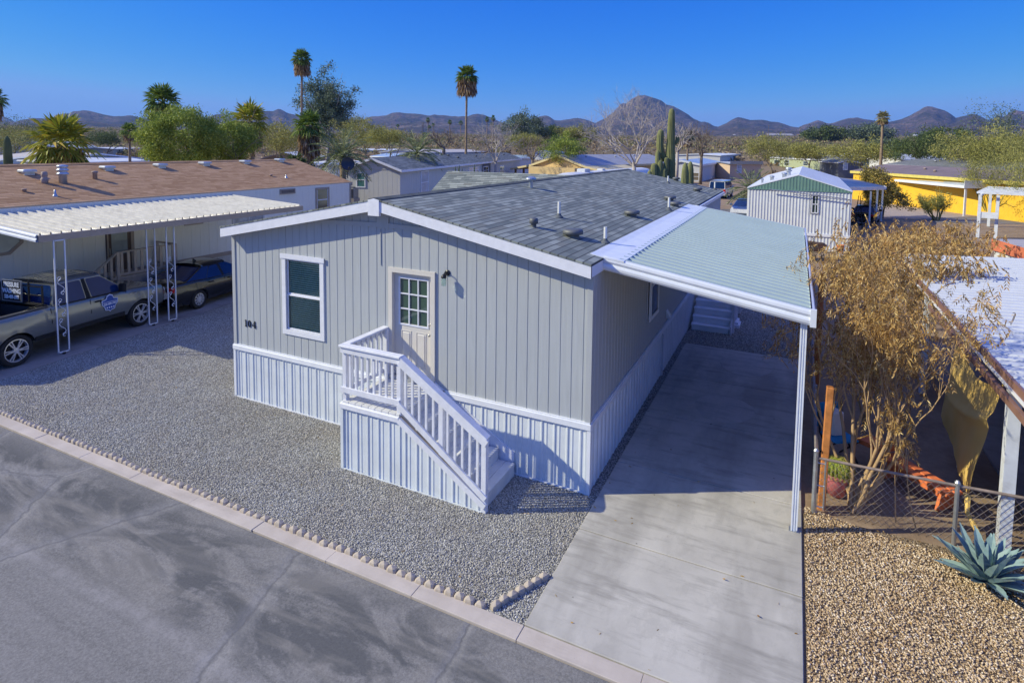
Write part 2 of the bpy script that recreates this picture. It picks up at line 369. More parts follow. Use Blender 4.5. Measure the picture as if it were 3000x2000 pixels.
def stones_material(name, stops, rough=.85):
    s = NT(name); g = s.t.nodes.new('ShaderNodeNewGeometry')
    c = s.ramp(g.outputs['Random Per Island'], stops); n = s.noise(1.0, 4, .6)
    c = s.mix(s.math('MULTIPLY', s.ramp(n, [(.4, 0.), (.65, 1.)]), .6), c, s.mix(1.0, c, (.80, .72, .63), 'MULTIPLY'))
    s.base(c, rough, 0, .35); return s.m
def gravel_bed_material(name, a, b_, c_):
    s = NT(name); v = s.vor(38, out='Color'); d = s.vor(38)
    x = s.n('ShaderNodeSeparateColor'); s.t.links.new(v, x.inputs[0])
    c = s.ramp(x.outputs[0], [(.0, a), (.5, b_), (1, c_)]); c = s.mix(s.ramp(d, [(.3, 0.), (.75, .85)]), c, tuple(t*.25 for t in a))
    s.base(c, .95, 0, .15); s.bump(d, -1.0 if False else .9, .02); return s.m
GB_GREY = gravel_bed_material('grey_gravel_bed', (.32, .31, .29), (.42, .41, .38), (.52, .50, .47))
GB_TAN = gravel_bed_material('tan_gravel_bed', (.22, .15, .095), (.36, .27, .17), (.52, .41, .28))
ST_GREY = stones_material('grey_stones', [(0, (.20, .198, .19)), (.3, (.37, .358, .325)), (.7, (.53, .512, .46)), (.95, (.70, .68, .64)), (1, (.82, .80, .76))])
ST_TAN = stones_material('tan_stones', [(0, (.26, .165, .09)), (.3, (.48, .345, .20)), (.7, (.66, .51, .33)), (.93, (.76, .63, .47)), (1, (.84, .77, .66))])
OCT = np.array([(1, 0, 0), (-1, 0, 0), (0, 1, 0), (0, -1, 0), (0, 0, 1), (0, 0, -1)], float)
OCF = np.array([(0, 2, 4), (2, 1, 4), (1, 3, 4), (3, 0, 4), (2, 0, 5), (1, 2, 5), (3, 1, 5), (0, 3, 5)])
def inside(pts, poly):
    x, y = pts[:, 0], pts[:, 1]; r = np.zeros(len(pts), bool); n = len(poly)
    for i in range(n):
        x0, y0 = poly[i]; x1, y1 = poly[(i+1) % n]
        if y0 == y1: continue
        r ^= ((y0 > y) != (y1 > y)) & (x < (x1-x0)*(y-y0)/(y1-y0)+x0)
    return r
def stones(name, poly, dens, size, m, label, z=0.0, holes=(), zr=(.1, .6)):
    p = np.array(poly); lo, hi = p.min(0), p.max(0); n = int((hi-lo).prod()*dens)
    c = rng.uniform(lo, hi, (n, 2)); c = c[inside(c, poly)]
    for h in holes: c = c[~inside(c, h)]
    n = len(c); A = rng.normal(size=(n, 3, 3)); Q, _ = np.linalg.qr(A)
    sc_ = size*rng.uniform(.55, 1.25, (n, 1, 1))*np.array([1, .75, .6])[None, None, :]*rng.uniform(.8, 1.2, (n, 1, 3))
    Vv = (OCT[None]*sc_+rng.normal(0, size*.10, (n, 6, 3))) @ Q
    Vv[:, :, 2] *= .8; Vv[:, :, :2] += c[:, None, :]; Vv[:, :, 2] += z+rng.uniform(zr[0], zr[1], (n, 1))*size
    Fv = (OCF[None]+6*np.arange(n)[:, None, None]).reshape(-1, 3)
    return tag(np_obj(name, Vv.reshape(-1, 3), Fv, m), label, 'gravel', kind='stuff')
YARD = [(-6.35, -2.93), (8.63, -2.93), (8.63, -.0), (8.63, 8.6), (8.5, 8.6), (8.5, -.0), (0, 0.0), (0, 9), (-7.35, 9), (-6.88, 5.3), (-6.2, 1.2), (-5.8, -1.95)]
YARD = [(-5.6, -2.93), (8.635, -2.93), (8.635, 8.6), (8.2, 8.6), (8.2, 1), (.3, 1), (.3, 12), (-7.75, 12), (-6.88, 5.38), (-5.79, -2.01)]
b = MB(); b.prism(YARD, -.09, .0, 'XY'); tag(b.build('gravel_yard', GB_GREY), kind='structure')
stones('grey_gravel', [(-5.6, -2.88), (8.62, -2.88), (8.62, .1), (0, .1), (0, 8), (-7.2, 8), (-6.8, 5.38), (-5.75, -2.0)], 2300, .0135, ST_GREY, 'crushed grey gravel covering the front yard',
       holes=[[(0, 0), (8.47, 0), (8.47, 3), (0, 3)], [(4.3, -1.2), (7, -1.2), (7, 0), (4.3, 0)]])
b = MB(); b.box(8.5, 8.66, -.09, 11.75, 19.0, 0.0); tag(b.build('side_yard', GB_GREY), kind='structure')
stones('dark_gravel', [(8.5, 8.68), (11.74, 8.68), (11.74, 16), (8.5, 16)], 700, .02, ST_GREY, 'dark grey gravel in the shade beyond the driveway')
b = MB(); b.prism([(11.72, -2.95), (24, -2.95), (24, 1.15), (14, 1.15), (11.72, 1.1)], -.09, -.008, 'XY'); tag(b.build('tan_yard', GB_TAN), kind='structure')
stones('tan_gravel', [(11.74, -2.93), (17.5, -2.93), (17.5, 1.15), (14.5, .95), (12.8, 1.0), (11.74, 1.3)], 2100, .0195, ST_TAN, 'coarse tan gravel beside the concrete driveway', z=-.006)
SLAB = concrete_material('old_concrete', (.30, .27, .245), (.40, .36, .33), .5, seed=14)
b = MB(); b.prism([(-5.55, -3.2), (-5.79, -2.01), (-6.88, 5.38), (-8.4, 16), (-10.4, 16), (-10.4, -3.2)], -.09, .012, 'XY'); tag(b.build('neighbour_driveway', SLAB), kind='structure')
b = MB(); b.prism([(-40, 33), (-5, 38), (14, 46), (40, 56), (38, 64), (12, 53), (-8, 46), (-42, 42)], -.1, -.01, 'XY'); tag(b.build('back_street', concrete_material('back_street_asphalt', (.17, .165, .165), (.23, .22, .215), .4, seed=21)), kind='structure')
b = MB(); b.prism([(14.6, 30), (14.6, 46), (22, 52), (32, 62), (31, 67), (25.6, 64.5), (22, 72), (17, 60), (14.4, 52)], -.1, .004, 'XY'); tag(b.build('concrete_apron', concrete_material('apron_concrete', (.36, .29, .24), (.43, .36, .30), .3, seed=23)), kind='structure')

# scalloped concrete edging blocks along the kerb
EDGE = concrete_material('edging_concrete', (.45, .38, .30), (.56, .48, .39), .3, seed=30)
def edging_mb():
    b = MB(); o = [(-.068, -.028), (-.04, -.045), (.04, -.045), (.068, -.028), (.068, .028), (.04, .045), (-.04, .045), (-.068, .028)]
    k = len(o); rings = []
    for z, f in ((-.03, 1), (.065, 1), (.085, .9)): rings.append([(x*f, y*f, z+(.022*(1-abs(x)/.068) if z > 0 else 0)) for x, y in o])
    vs = [p for r in rings for p in r]+[(0, 0, .118)]
    fs = [(i*k+j, i*k+(j+1) % k, (i+1)*k+(j+1) % k, (i+1)*k+j) for i in range(2) for j in range(k)]+[(2*k+j, 2*k+(j+1) % k, 3*k) for j in range(k)]
    b.add(vs, fs); return b
e0 = edging_mb().build('edging_block', EDGE); tag(e0, 'pinkish scalloped concrete block in the edging row beside the kerb', 'edging block', 'edging blocks between gravel and kerb')
random.seed(5); pos = [(-5.2+i*.152, -2.90+random.uniform(-.01, .01)-(.00 if i < 40 else .02), random.uniform(-.12, .12)) for i in range(88)]
for i, (x, y, a) in enumerate(pos):
    o = e0 if i == 0 else e0.copy()
    if i: COL.objects.link(o)
    o.location = (x, y, random.uniform(-.05, -.02)); o.rotation_euler = (random.uniform(-.12, .12), random.uniform(-.09, .09), a)
for i in range(7):
    o = e0.copy(); COL.objects.link(o); t = i/6; o['label'] = 'scalloped concrete block in the short edging row that turns up beside the driveway'; o['group'] = 'edging blocks turning up along the driveway'
    o.location = (8.2+.36*t, -2.84+.72*t, -.025); o.rotation_euler = (random.uniform(-.1, .1), random.uniform(-.1, .1), 1.1+random.uniform(-.15, .15))

# ------------------------------------------------------------------ wall and roof builders
def profile_wall(b, A, B, nrm, prof, pitch, zb, zt, holes=()):
    """vertical sheet from A to B (xy); prof = [(fraction of pitch, depth)]; holes = [(t0, t1, z0, z1)]"""
    A, B = Vector((A[0], A[1])), Vector((B[0], B[1])); L = (B-A).length; d = (B-A)/L; n = Vector((nrm[0], nrm[1]))
    pts = []; k = 0
    while k*pitch < L+1e-6:
        for f, dep in prof:
            t = (k+f)*pitch
            if t <= L: pts.append((t, dep))
        k += 1
    if pts[-1][0] < L-1e-4: pts.append((L, 0))
    for h in holes:
        for e in (h[0], h[1]):
            for i in range(len(pts)-1):
                if pts[i][0] < e-1e-6 and pts[i+1][0] > e+1e-6: pts.insert(i+1, (e, pts[i][1])); break
    zbf = zb if callable(zb) else (lambda t: zb); ztf = zt if callable(zt) else (lambda t: zt)
    P = lambda t, dep, z: (A.x+d.x*t+n.x*dep, A.y+d.y*t+n.y*dep, z)
    for (t0, d0), (t1, d1) in zip(pts[:-1], pts[1:]):
        tm = (t0+t1)/2; segs = [(None, None)]
        for h in holes:
            if h[0] < tm < h[1]: segs = [(None, h[2]), (h[3], None)]
        for lo, hi in segs:
            a0, a1 = (zbf(t0), zbf(t1)) if lo is None else (lo, lo); c0, c1 = (ztf(t0), ztf(t1)) if hi is None else (hi, hi)
            if c0-a0 < .002 and c1-a1 < .002: continue
            b.quad(P(t0, d0, a0), P(t1, d1, a1), P(t1, d1, c1), P(t0, d0, c0))
GROOVE = [(0, 0), (.03, -.009), (.06, -.009), (.09, 0)]
RIB = [(0, 0), (.30, 0), (.36, .016), (.46, .016), (.52, 0), (.70, 0), (.74, .008), (.82, .008), (.86, 0)]
CORR = [(0, 0), (.18, .0), (.38, .022), (.62, .022), (.82, 0)]
def sash_window(parent, x0, x1, z0, z1, T, tw=.095, hood=True, blinds=True, frame_m=None, glass=None, name='window', split=.5, proud=.03):
    """double-hung window in a wall: local x along the wall, outward = -y; T places it"""
    fm = frame_m or WHITE
    b = MB()
    b.box(x0, -proud, z1-tw, x1, .0, z1, T); b.box(x0, -proud, z0, x1, .0, z0+tw, T)
    b.box(x0, -proud, z0+tw, x0+tw, .0, z1-tw, T); b.box(x1-tw, -proud, z0+tw, x1, .0, z1-tw, T)
    f = b.build(name, fm, parent)
    xi0, xi1, zi0, zi1 = x0+tw, x1-tw, z0+tw, z1-tw; zm = zi0+(zi1-zi0)*split; s = .03
    b = MB()
    for a, c in ((zi0, zm), (zm, zi1)):
        dy = 0.012 if a == zi0 else .026
        b.box(xi0, dy, c-s, xi1, dy+.03, c, T); b.box(xi0, dy, a, xi1, dy+.03, a+s, T); b.box(xi0, dy, a+s, xi0+s, dy+.03, c-s, T); b.box(xi1-s, dy, a+s, xi1, dy+.03, c-s, T)
    b.build('sash', fm, f)
    b = MB(); b.box(xi0+s, .030, zi0+s, xi1-s, .034, zm-s, T); b.box(xi0+s, .044, zm+s, xi1-s, .048, zi1-s, T)
    b.build('pane', glass or GLASS, f)
    return f
def cgl(name, tint):
    s = NT(name); s.base(s.mix(s.noise(1.5, 2), tint, tuple(min(1, x*1.25) for x in tint)), .02, 0, .5); s.put(s.b, 'Transmission Weight', .92); s.put(s.b, 'IOR', 1.3); return s.m
CLEAR = cgl('blind_window_glass', (.55, .70, .64))
def thin_glass(name, tint, refl):
    m = bpy.data.materials.new(name); m.use_nodes = True; t = m.node_tree; t.nodes.clear(); o = t.nodes.new('ShaderNodeOutputMaterial'); a = t.nodes.new('ShaderNodeBsdfTransparent'); g = t.nodes.new('ShaderNodeBsdfGlossy'); x = t.nodes.new('ShaderNodeMixShader'); lw = t.nodes.new('ShaderNodeLayerWeight'); n = t.nodes.new('ShaderNodeTexNoise'); n.inputs['Scale'].default_value = 2
    mx = t.nodes.new('ShaderNodeMix'); mx.data_type = 'RGBA'; t.links.new(n.outputs['Fac'], mx.inputs[0]); mx.inputs[6].default_value = (*tint, 1); mx.inputs[7].default_value = (*[c*.9 for c in tint], 1); t.links.new(mx.outputs[2], a.inputs[0]); g.inputs['Roughness'].default_value = .03
    lw.inputs[0].default_value = refl; t.links.new(lw.outputs['Fresnel'], x.inputs[0]); t.links.new(a.outputs[0], x.inputs[1]); t.links.new(g.outputs[0], x.inputs[2]); t.links.new(x.outputs[0], o.inputs[0]); return m
THIN = thin_glass('thin_window_glass', (.84, .93, .87), .2)
BLIND = mat('blind_slats', (.70, .72, .68), .6, var=.03)
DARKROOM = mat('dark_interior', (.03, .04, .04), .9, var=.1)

# ------------------------------------------------------------------ the mobile home
SID = siding_mat('pale_grey_siding', (.44, .462, .478)); TRIM = mat('white_trim_wood', (.74, .75, .82), .55, var=.05, vs=8, bump=.004, bs=14)
SKIRT = mat('white_skirting_vinyl', (.66, .70, .74), .38, var=.07, vs=2.2, bump=.001, bs=12)
SHING = shingle_mat('grey_shingles', [(.18, .205, .20), (.23, .255, .245), (.28, .305, .285), (.39, .42, .385), (.25, .26, .235)], (.085, .092, .095), .34, .145, 'Y', .982)
W, LEN, FL = 8.47, 18.0, 1.2
RX, RZ, EZ = 4.235, 4.79, 3.955
slope = (RZ-EZ)/(W+.06-RX)
rz = lambda x: RZ-abs(x-RX)*slope
home = thing('mobile_home', 'pale grey mobile home with white trim and the number 104 beside its front window', 'mobile home')
b = MB()
profile_wall(b, (0, 0), (W, 0), (0, -1), GROOVE, .2032, FL, lambda t: rz(t)-.07, holes=[(4.42, 5.38, 1.30, 3.395), (1.63, 2.61, 1.81, 3.35)])
profile_wall(b, (W, 0), (W, LEN), (1, 0), GROOVE, .2032, FL, rz(W)-.07)
profile_wall(b, (W, LEN), (0, LEN), (0, 1), GROOVE, .2032, FL, lambda t: rz(W-t)-.07)
profile_wall(b, (0, LEN), (0, 0), (-1, 0), GROOVE, .2032, FL, rz(0)-.07)
for x0, x1, z0, z1, dp in ((4.42, 5.38, 1.30, 3.395, .11), (1.63, 2.61, 1.81, 3.35, .12)):      # reveals
    b.quad((x0, 0, z0), (x0, dp, z0), (x0, dp, z1), (x0, 0, z1)); b.quad((x1, dp, z0), (x1, 0, z0), (x1, 0, z1), (x1, dp, z1))
    b.quad((x0, dp, z1), (x1, dp, z1), (x1, 0, z1), (x0, 0, z1)); b.quad((x0, 0, z0), (x1, 0, z0), (x1, dp, z0), (x0, dp, z0))
b.build('wall', SID, home)
STM = siding_mat('siding_trim', (.43, .447, .462))
b = MB(); b.box(-.02, -.022, FL, .075, -.001, rz(0)-.06); b.box(-.022, -.001, FL, -.001, .09, rz(0)-.06); b.build('corner_board', STM, home)
b = MB(); b.box(W-.075, -.022, FL, W+.022, -.001, rz(W)-.06); b.box(W+.001, -.001, FL, W+.022, .09, rz(W)-.06); b.build('corner_board', STM, home)
b = MB(); b.prism([(2.55, 4.26), (RX, 4.30), (5.95, 4.26), (5.95, 4.17), (RX, 4.21), (2.55, 4.17)], -.026, -.001); b.box(RX-.14, -.03, 4.20, RX+.14, -.002, rz(RX)-.1); b.build('gable_band', STM, home)
b = MB(); b.box(RX-.07, -.016, 3.46, RX-.055, -.001, 4.17); b.build('panel_seam', STM, home)
b = MB()
SKT = 1.13
profile_wall(b, (0.0, 0), (W, 0), (0, -1), RIB, .235, lambda t: -.05-.05*t/W, SKT); profile_wall(b, (W, 0), (W, LEN), (1, 0), RIB, .235, -.1, SKT)
profile_wall(b, (W, LEN), (0, LEN), (0, 1), RIB, .235, -.1, SKT); profile_wall(b, (0, LEN), (0, 0), (-1, 0), RIB, .235, -.1, SKT)
sk = b.build('skirting', SKIRT, home)
b = MB()
b.cbox(-.04, -.045, SKT-.01, W+.04, -.0, SKT+.09, .006); b.cbox(W, .0, SKT-.01, W+.045, LEN, SKT+.09, .006); b.cbox(-.045, 0, SKT-.01, 0, LEN, SKT+.09, .006)
b.box(-.018, -.03, SKT+.09, W+.018, -.0, SKT+.115); b.box(W, .0, SKT+.09, W+.03, LEN, SKT+.115)
b.box(-.03, -.03, -.08, .035, -.0, SKT-.01); b.box(W-.03, -.034, -.1, W+.034, -.0, SKT-.01); b.box(W+.0, 0, -.1, W+.034, .06, SKT-.01)
b.box(0.0, -.03, -.06, W, -.017, .03)
b.build('skirting_trim', mat('skirting_trim', (.73, .75, .80), .45, var=.05), home)
b = MB()
def roof_slab(b, x0, x1, y0, y1, zf, th=.035):
    for xa, xc in ((x0, RX), (RX, x1)):
        p = [(xa, zf(xa)), (xc, zf(xc)), (xc, zf(xc)-th), (xa, zf(xa)-th)]; b.prism(p, y0, y1)
roof_slab(b, -.07, W+.07, -.285, LEN+.25, rz)
b.build('roof', SHING, home)
b = MB()
yy = -.27
while yy < LEN+.2:
    for sg in (-1, 1):
        b.prism([(RX, RZ+.016), (RX+sg*.15, rz(RX+.15)+.014), (RX+sg*.15, rz(RX+.15)+.004), (RX, RZ+.004)], yy, yy+.3)
    yy += .305
b.build('ridge_cap', mat('ridge_shingles', (.075, .085, .09), .95, var=.35, vs=4), home)
def fascia(b, x0, x1, y0, y1, top=.0, bot=-.235):
    b.prism([(x0, rz(x0)-.02+top), (x1, rz(x1)-.02+top), (x1, rz(x1)+bot), (x0, rz(x0)+bot)], y0, y1)
for x0, x1 in ((-.06, RX-.13), (RX+.13, W+.06)):
    b = MB(); fascia(b, x0, x1, -.275, -.235); b.build('fascia', TRIM, home)
b = MB(); b.prism([(RX-.13, rz(RX-.13)-.005), (RX, RZ-.002), (RX+.13, rz(RX+.13)-.005), (RX+.13, RZ-.33), (RX-.13, RZ-.33)], -.30, -.235); b.build('ridge_block', TRIM, home)
b = MB(); b.box(W+.025, -.27, rz(W)-.235, W+.06, LEN+.22, rz(W)-.025); b.build('fascia', mat('side_fascia', (.70, .72, .80), .5, var=.04), home)
b = MB(); b.box(-.06, -.27, rz(0)-.235, -.025, LEN+.22, rz(0)-.025); b.build('fascia', TRIM, home)
b = MB()                                                # soffit behind the front fascia
for xa, xc in ((-.02, RX), (RX, W+.02)): b.quad((xa, -.235, rz(xa)-.08), (xc, -.235, rz(xc)-.08), (xc, -.01, rz(xc)-.08), (xa, -.01, rz(xa)-.08))
b.build('soffit', TRIM, home)
# cross gable over the wing on the far side
b = MB(); GY, GZ = 11.9, 4.74
for sg in (-1, 1):
    b.add([(-1.75, GY, GZ), (4.1, GY, GZ), (4.1, GY+sg*1.3, 3.96), (-1.75, GY+sg*1.3, 3.96)], ((0, 1, 2, 3),) if sg > 0 else ((3, 2, 1, 0),))
b.add([(-1.75, GY-1.3, 3.96), (-1.75, GY, GZ), (-1.75, GY+1.3, 3.96)], ((0, 1, 2),))
b.build('cross_gable_roof', shingle_mat('grey_shingles_wing', [(.18, .205, .20), (.23, .255, .245), (.28, .305, .285), (.39, .42, .385), (.25, .26, .235)], (.045, .048, .05), .36, .125, 'X', .86), home)
b = MB(); b.box(-1.6, GY-1.15, -.1, 0, GY+1.15, 3.9); b.build('side_wing', SID, home)

# front window with blinds
I4 = Matrix.Identity(4)
wn = sash_window(home, 1.53, 2.71, 1.71, 3.45, I4, tw=.105, glass=THIN, split=.5)
b = MB(); z = 1.83
while z < 3.33: b.box(1.66, .072, z, 2.58, .078, z+.031, None); z += .046
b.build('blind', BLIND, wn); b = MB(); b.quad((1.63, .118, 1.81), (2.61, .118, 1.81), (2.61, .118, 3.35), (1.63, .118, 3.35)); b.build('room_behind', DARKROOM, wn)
b = MB(); b.box(1.50, -.045, 3.36, 2.74, -.0305, 3.462); b.build('window_hood', TRIM, wn)
# front door
DOORC = mat('cream_door_paint', (.66, .62, .56), .5, var=.03, vs=4)
door = MB(); Dx0, Dx1, Dz0, Dz1 = 4.455, 5.345, 1.335, 3.36; gy = .062
gx0, gx1, gz0, gz1 = 4.585, 5.215, 2.36, 3.24
for q in ((Dx0, Dz0, gx0, Dz1), (gx1, Dz0, Dx1, Dz1), (gx0, Dz0, gx1, gz0), (gx0, gz1, gx1, Dz1)): door.box(q[0], gy, q[1], q[2], gy+.04, q[3])
dob = door.build('door', DOORC, home)
b = MB()
for x0 in (4.61, 4.955):
    x1 = x0+.235
    b.box(x0, gy-.008, 1.52, x1, gy, 1.535); b.box(x0, gy-.008, 2.215, x1, gy, 2.23); b.box(x0, gy-.008, 1.535, x0+.015, gy, 2.215); b.box(x1-.015, gy-.008, 1.535, x1, gy, 2.215)
    b.cbox(x0+.035, 0, 0, x1-.035, .625, .012, .008, Matrix.Translation((0, gy, 1.565)) @ Matrix.Rotation(pi/2, 4, 'X'))
b.build('door_panel', DOORC, dob)
b = MB(); t = .022
b.box(gx0-.03, gy-.014, gz0-.03, gx1+.03, gy-.001, gz0); b.box(gx0-.03, gy-.014, gz1, gx1+.03, gy-.001, gz1+.03); b.box(gx0-.03, gy-.014, gz0, gx0, gy-.001, gz1); b.box(gx1, gy-.014, gz0, gx1+.03, gy-.001, gz1)
for i in (1, 2):
    xx = gx0+(gx1-gx0)*i/3; zz = gz0+(gz1-gz0)*i/3; b.box(xx-t/2, gy-.010, gz0, xx+t/2, gy+.012, gz1); b.box(gx0, gy-.011, zz-t/2, gx1, gy+.011, zz+t/2)
b.build('muntins', TRIM, dob)
b = MB(); b.box(gx0, gy+.014, gz0, gx1, gy+.02, gz1); b.build('pane', glass_mat('door_glass', (.03, .06, .045), .04), dob)
b = MB(); Rx = Matrix.Rotation(pi/2, 4, 'X')
for z, r in ((2.22, .026), (2.42, .022)): b.lathe((5.285, gy, z), [(r*.5, 0), (r*1.1, .004), (r*.5, .012), (r*.5, .03), (r, .038), (r, .055), (r*.5, .064)], 14, Rx)
b.build('door_knob', mat('brushed_nickel', (.55, .52, .46), .25, .9, var=.05), dob)
b = MB()
b.box(4.365, -.03, 1.24, 4.455, .0, 3.45); b.box(5.345, -.03, 1.24, 5.435, .0, 3.45); b.box(4.455, -.03, 3.36, 5.345, .0, 3.45)
b.box(4.42, .0, 1.30, 4.455, .11, 3.395); b.box(5.345, .0, 1.30, 5.38, .11, 3.395); b.box(4.455, .0, 3.36, 5.345, .11, 3.395)
b.build('door_frame', DOORC, home)
b = MB(); b.box(4.36, -.05, 1.262, 5.44, .10, 1.333); b.build('threshold', GALV, home)
# wall lamp beside the door
lm = MB(); lm.lathe((5.70, -.001, 3.47), [(.055, 0), (.058, .012), (.03, .028)], 18, Rx); lm.tube([(5.70, -.02, 3.47), (5.70, -.09, 3.50), (5.70, -.13, 3.46)], .011, 8)
lm.lathe((5.70, -.135, 3.40), [(.048, 0), (.05, .03), (.03, .06), (.012, .075)], 18)
lamp = lm.build('wall_lamp', DARKM, home)
b = MB(); b.smooth = True; b.lathe((5.70, -.135, 3.25), [(.018, 0), (.042, .012), (.046, .08), (.04, .15)], 18); b.build('glass_jar', CLEAR, lamp)
# house number 104 in black serif figures
NUMM = mat('black_number_metal', (.012, .012, .014), .4, var=.05); num = MB(); h = .155; zb = 1.685
num.box(.362, -.018, zb+.012, .380, -.004, zb+h); num.box(.345, -.019, zb, .397, -.003, zb+.012); num.prism([(.345, zb+h-.03), (.362, zb+h-.018), (.362, zb+h), (.345, zb+h-.016)], -.017, -.005)
cx, rx_, rz_ = .487, .046, h/2
k = 28; vs = []
for j in range(k):
    t = 2*pi*j/k
    for (a, c) in ((rx_, rz_), (rx_*.60, rz_*.84)): vs += [(cx+a*cos(t), -.018, zb+h/2+c*sin(t)), (cx+a*cos(t), -.004, zb+h/2+c*sin(t))]
num.add(vs, [f for j in range(k) for j2 in [(j+1) % k] for f in ((4*j, 4*j2, 4*j2+2, 4*j+2), (4*j, 4*j+1, 4*j2+1, 4*j2), (4*j+2, 4*j2+2, 4*j2+3, 4*j+3))])
num.box(.648, -.018, zb+.012, .666, -.004, zb+h); num.box(.632, -.019, zb, .684, -.003, zb+.011); num.box(.575, -.0185, zb+.042, .690, -.0035, zb+.054)
num.prism([(.575, zb+.054), (.585, zb+.054), (.656, zb+h), (.648, zb+h-.01)], -.0175, -.0045)
num.build('house_number', NUMM, home)
# side window, dryer vent, conduit, hose bib box
Tside = Matrix.Translation((W, 0, 0)) @ Matrix.Rotation(pi/2, 4, 'Z')
p0 = onX(*[1700+605/3.1357, 750+690/3.1357], W); p1 = onX(1700+683/3.1357, 750+235/3.1357, W)
sw = sash_window(home, p0.y, p0.y+.95, 1.86, 3.5, Tside, tw=.08, proud=.03, glass=glass_mat('side_glass', (.03, .035, .04), .05))
for ch in [sw]+list(sw.children): ch.location.x += .012+.04
b = MB(); b.box(W-.05, p0.y+.01, 1.87, W-.035, p0.y+.94, 3.49); b.build('window_surround', WHITE, sw)
q = onX(1700+790/3.1357, 750+560/3.1357, W)
b = MB(); b.prism([(W+.01, q.z), (W+.14, q.z), (W+.01, q.z+.2)], q.y-.1, q.y+.1); b.build('dryer_vent', WHITE, home)
b = MB(); q = onX(1700+742/3.1357, 750+715/3.1357, W); b.tube([(W+.05, q.y, q.z), (W+.05, q.y, .02)], .022, 8); b.tube([(W+.05, q.y, q.z), (W+.0, q.y, q.z+.02)], .022, 8); b.build('conduit', mat('grey_conduit', (.5, .52, .58), .4, var=.05), home)
q = onX(2070, 598, W)
sash_o = MB(); sash_o.box(W+.001, 15.3, 2.3, W+.03, 16.2, 3.3); sash_o.build('window', WHITE, home)
# things standing on the roof
def roof_T(x, y): return (x, y, rz(x))
PVC = mat('white_pvc', (.72, .72, .70), .45, var=.05); FLASH = mat('pipe_flashing', (.10, .11, .12), .7, var=.2); TURB = mat('brown_grey_vent', (.14, .145, .15), .55, .3, var=.2)
for x, y, hh in ((6.83, 2.68, .34), (8.22, 1.5, .30), (8.15, 7.95, .36), (6.58, 15.9, .3), (8.24, 17.7, .34)):
    b = MB(); b.lathe((0, 0, 0), [(.032, -.05), (.032, hh), (.024, hh), (.024, hh-.05)], 12); pv = b.build('vent_pipe', PVC, home, roof_T(x, y))
    b = MB(); b.lathe((0, 0, 0), [(.10, -.04), (.09, .012), (.05, .05), (.036, .085)], 14); b.build('flashing', FLASH, pv)
for x, y, r, hh in ((6.92, 1.12, .085, .17), (7.68, 1.22, .19, .15), (7.77, 5.24, .19, .15), (7.75, 10.2, .19, .15), (8.12, 9.1, .17, .14), (7.87, 15.28, .18, .15), (6.55, 17.9, .16, .15)):
    b = MB(); b.smooth = True
    b.lathe((0, 0, 0), [(r*.8, -.05), (r*.62, .01), (r*.6, hh*.35), (r, hh*.42), (r*1.02, hh*.75), (r*.92, hh*.98), (r*.5, hh*1.05), (r*.1, hh*1.08)], 22); b.build('roof_vent', TURB, home, roof_T(x, y))
b = MB(); b.lathe((0, 0, 0), [(.06, -.05), (.06, .2), (.13, .2), (.15, .23), (.14, .27), (.05, .31)], 18); vp = b.build('flue_cap', GALV, home, roof_T(4.84, 5.65))
# carport edge pan fixed along the roof edge
b = MB(); b.prism([(W+.0, rz(W)+.012), (W+.42, rz(W)-.035), (W+.42, rz(W)-.06), (W+.0, rz(W)-.012)], .35, 10.4); b.prism([(W-.16, rz(W-.16)+.012), (W+.0, rz(W)+.012), (W, rz(W)-.012), (W-.16, rz(W-.16)+.002)], .35, 10.4)
b.prism([(W+.09, rz(W)-.16), (W+.15, rz(W)-.16), (W+.15, rz(W)-.05), (W+.09, rz(W)-.05)], 10.4, LEN+.1)
b.build('edge_flashing', WHITEM, home)

# ------------------------------------------------------------------ carport over the driveway
cp = thing('carport', 'pale green corrugated metal carport roof on a white fluted post over the concrete driveway', 'carport', (11.58, .52, 0))
o_ = Vector((11.58, .52, 0))
CGREEN = mat('pale_green_metal', (.375, .455, .43), .42, .0, var=.05, vs=1.2, dirt=.08)
b = MB(); x0, x1, zA, zB = W+.32, 11.66, 3.915, 3.445; y = .42; ps = .25
while y < 10.32:
    pr = [(y, 0), (y+.02, .030), (y+.075, .034), (y+.10, .002), (y+ps, 0)]
    for (ya, ha), (yb, hb) in zip(pr[:-1], pr[1:]):
        b.quad((x0, ya, zA+ha), (x1, ya, zB+ha), (x1, yb, zB+hb), (x0, yb, zA+hb))
    y += ps
cr = b.build('corrugated_roof', CGREEN, cp); cr.location = -o_
def gutter(b, A, B, out, h=.235):            # two soft ribs
    A, B = Vector(A), Vector(B); n = Vector(out)
    pr = [(0, 0), (.03, -.008), (.045, -.03), (.05, -.07), (.03, -.10), (.02, -.115), (.04, -.13), (.052, -.16), (.045, -.20), (.02, -h), (-.02, -h)]
    for (d0, z0), (d1, z1) in zip(pr[:-1], pr[1:]):
        b.quad(A+n*d0+Vector((0, 0, z0)), B+n*d0+Vector((0, 0, z0)), B+n*d1+Vector((0, 0, z1)), A+n*d1+Vector((0, 0, z1)))
    b.quad(A+n*-.02+Vector((0, 0, 0)), B+n*-.02, B+n*-.02+Vector((0, 0, -h)), A+n*-.02+Vector((0, 0, -h)))
b = MB(); b.smooth = False
gutter(b, (W+.06, .40, 3.985), (11.68, .40, 3.475), (0, -1, 0)); e = b.build('front_beam', WHITEM, cp); e.location = -o_
b = MB(); gutter(b, (11.68, .38, 3.475), (11.68, 10.4, 3.475), (1, 0, 0)); b.box(11.655, .345, 3.23, 11.735, .40, 3.49); e = b.build('side_beam', WHITEM, cp); e.location = -o_
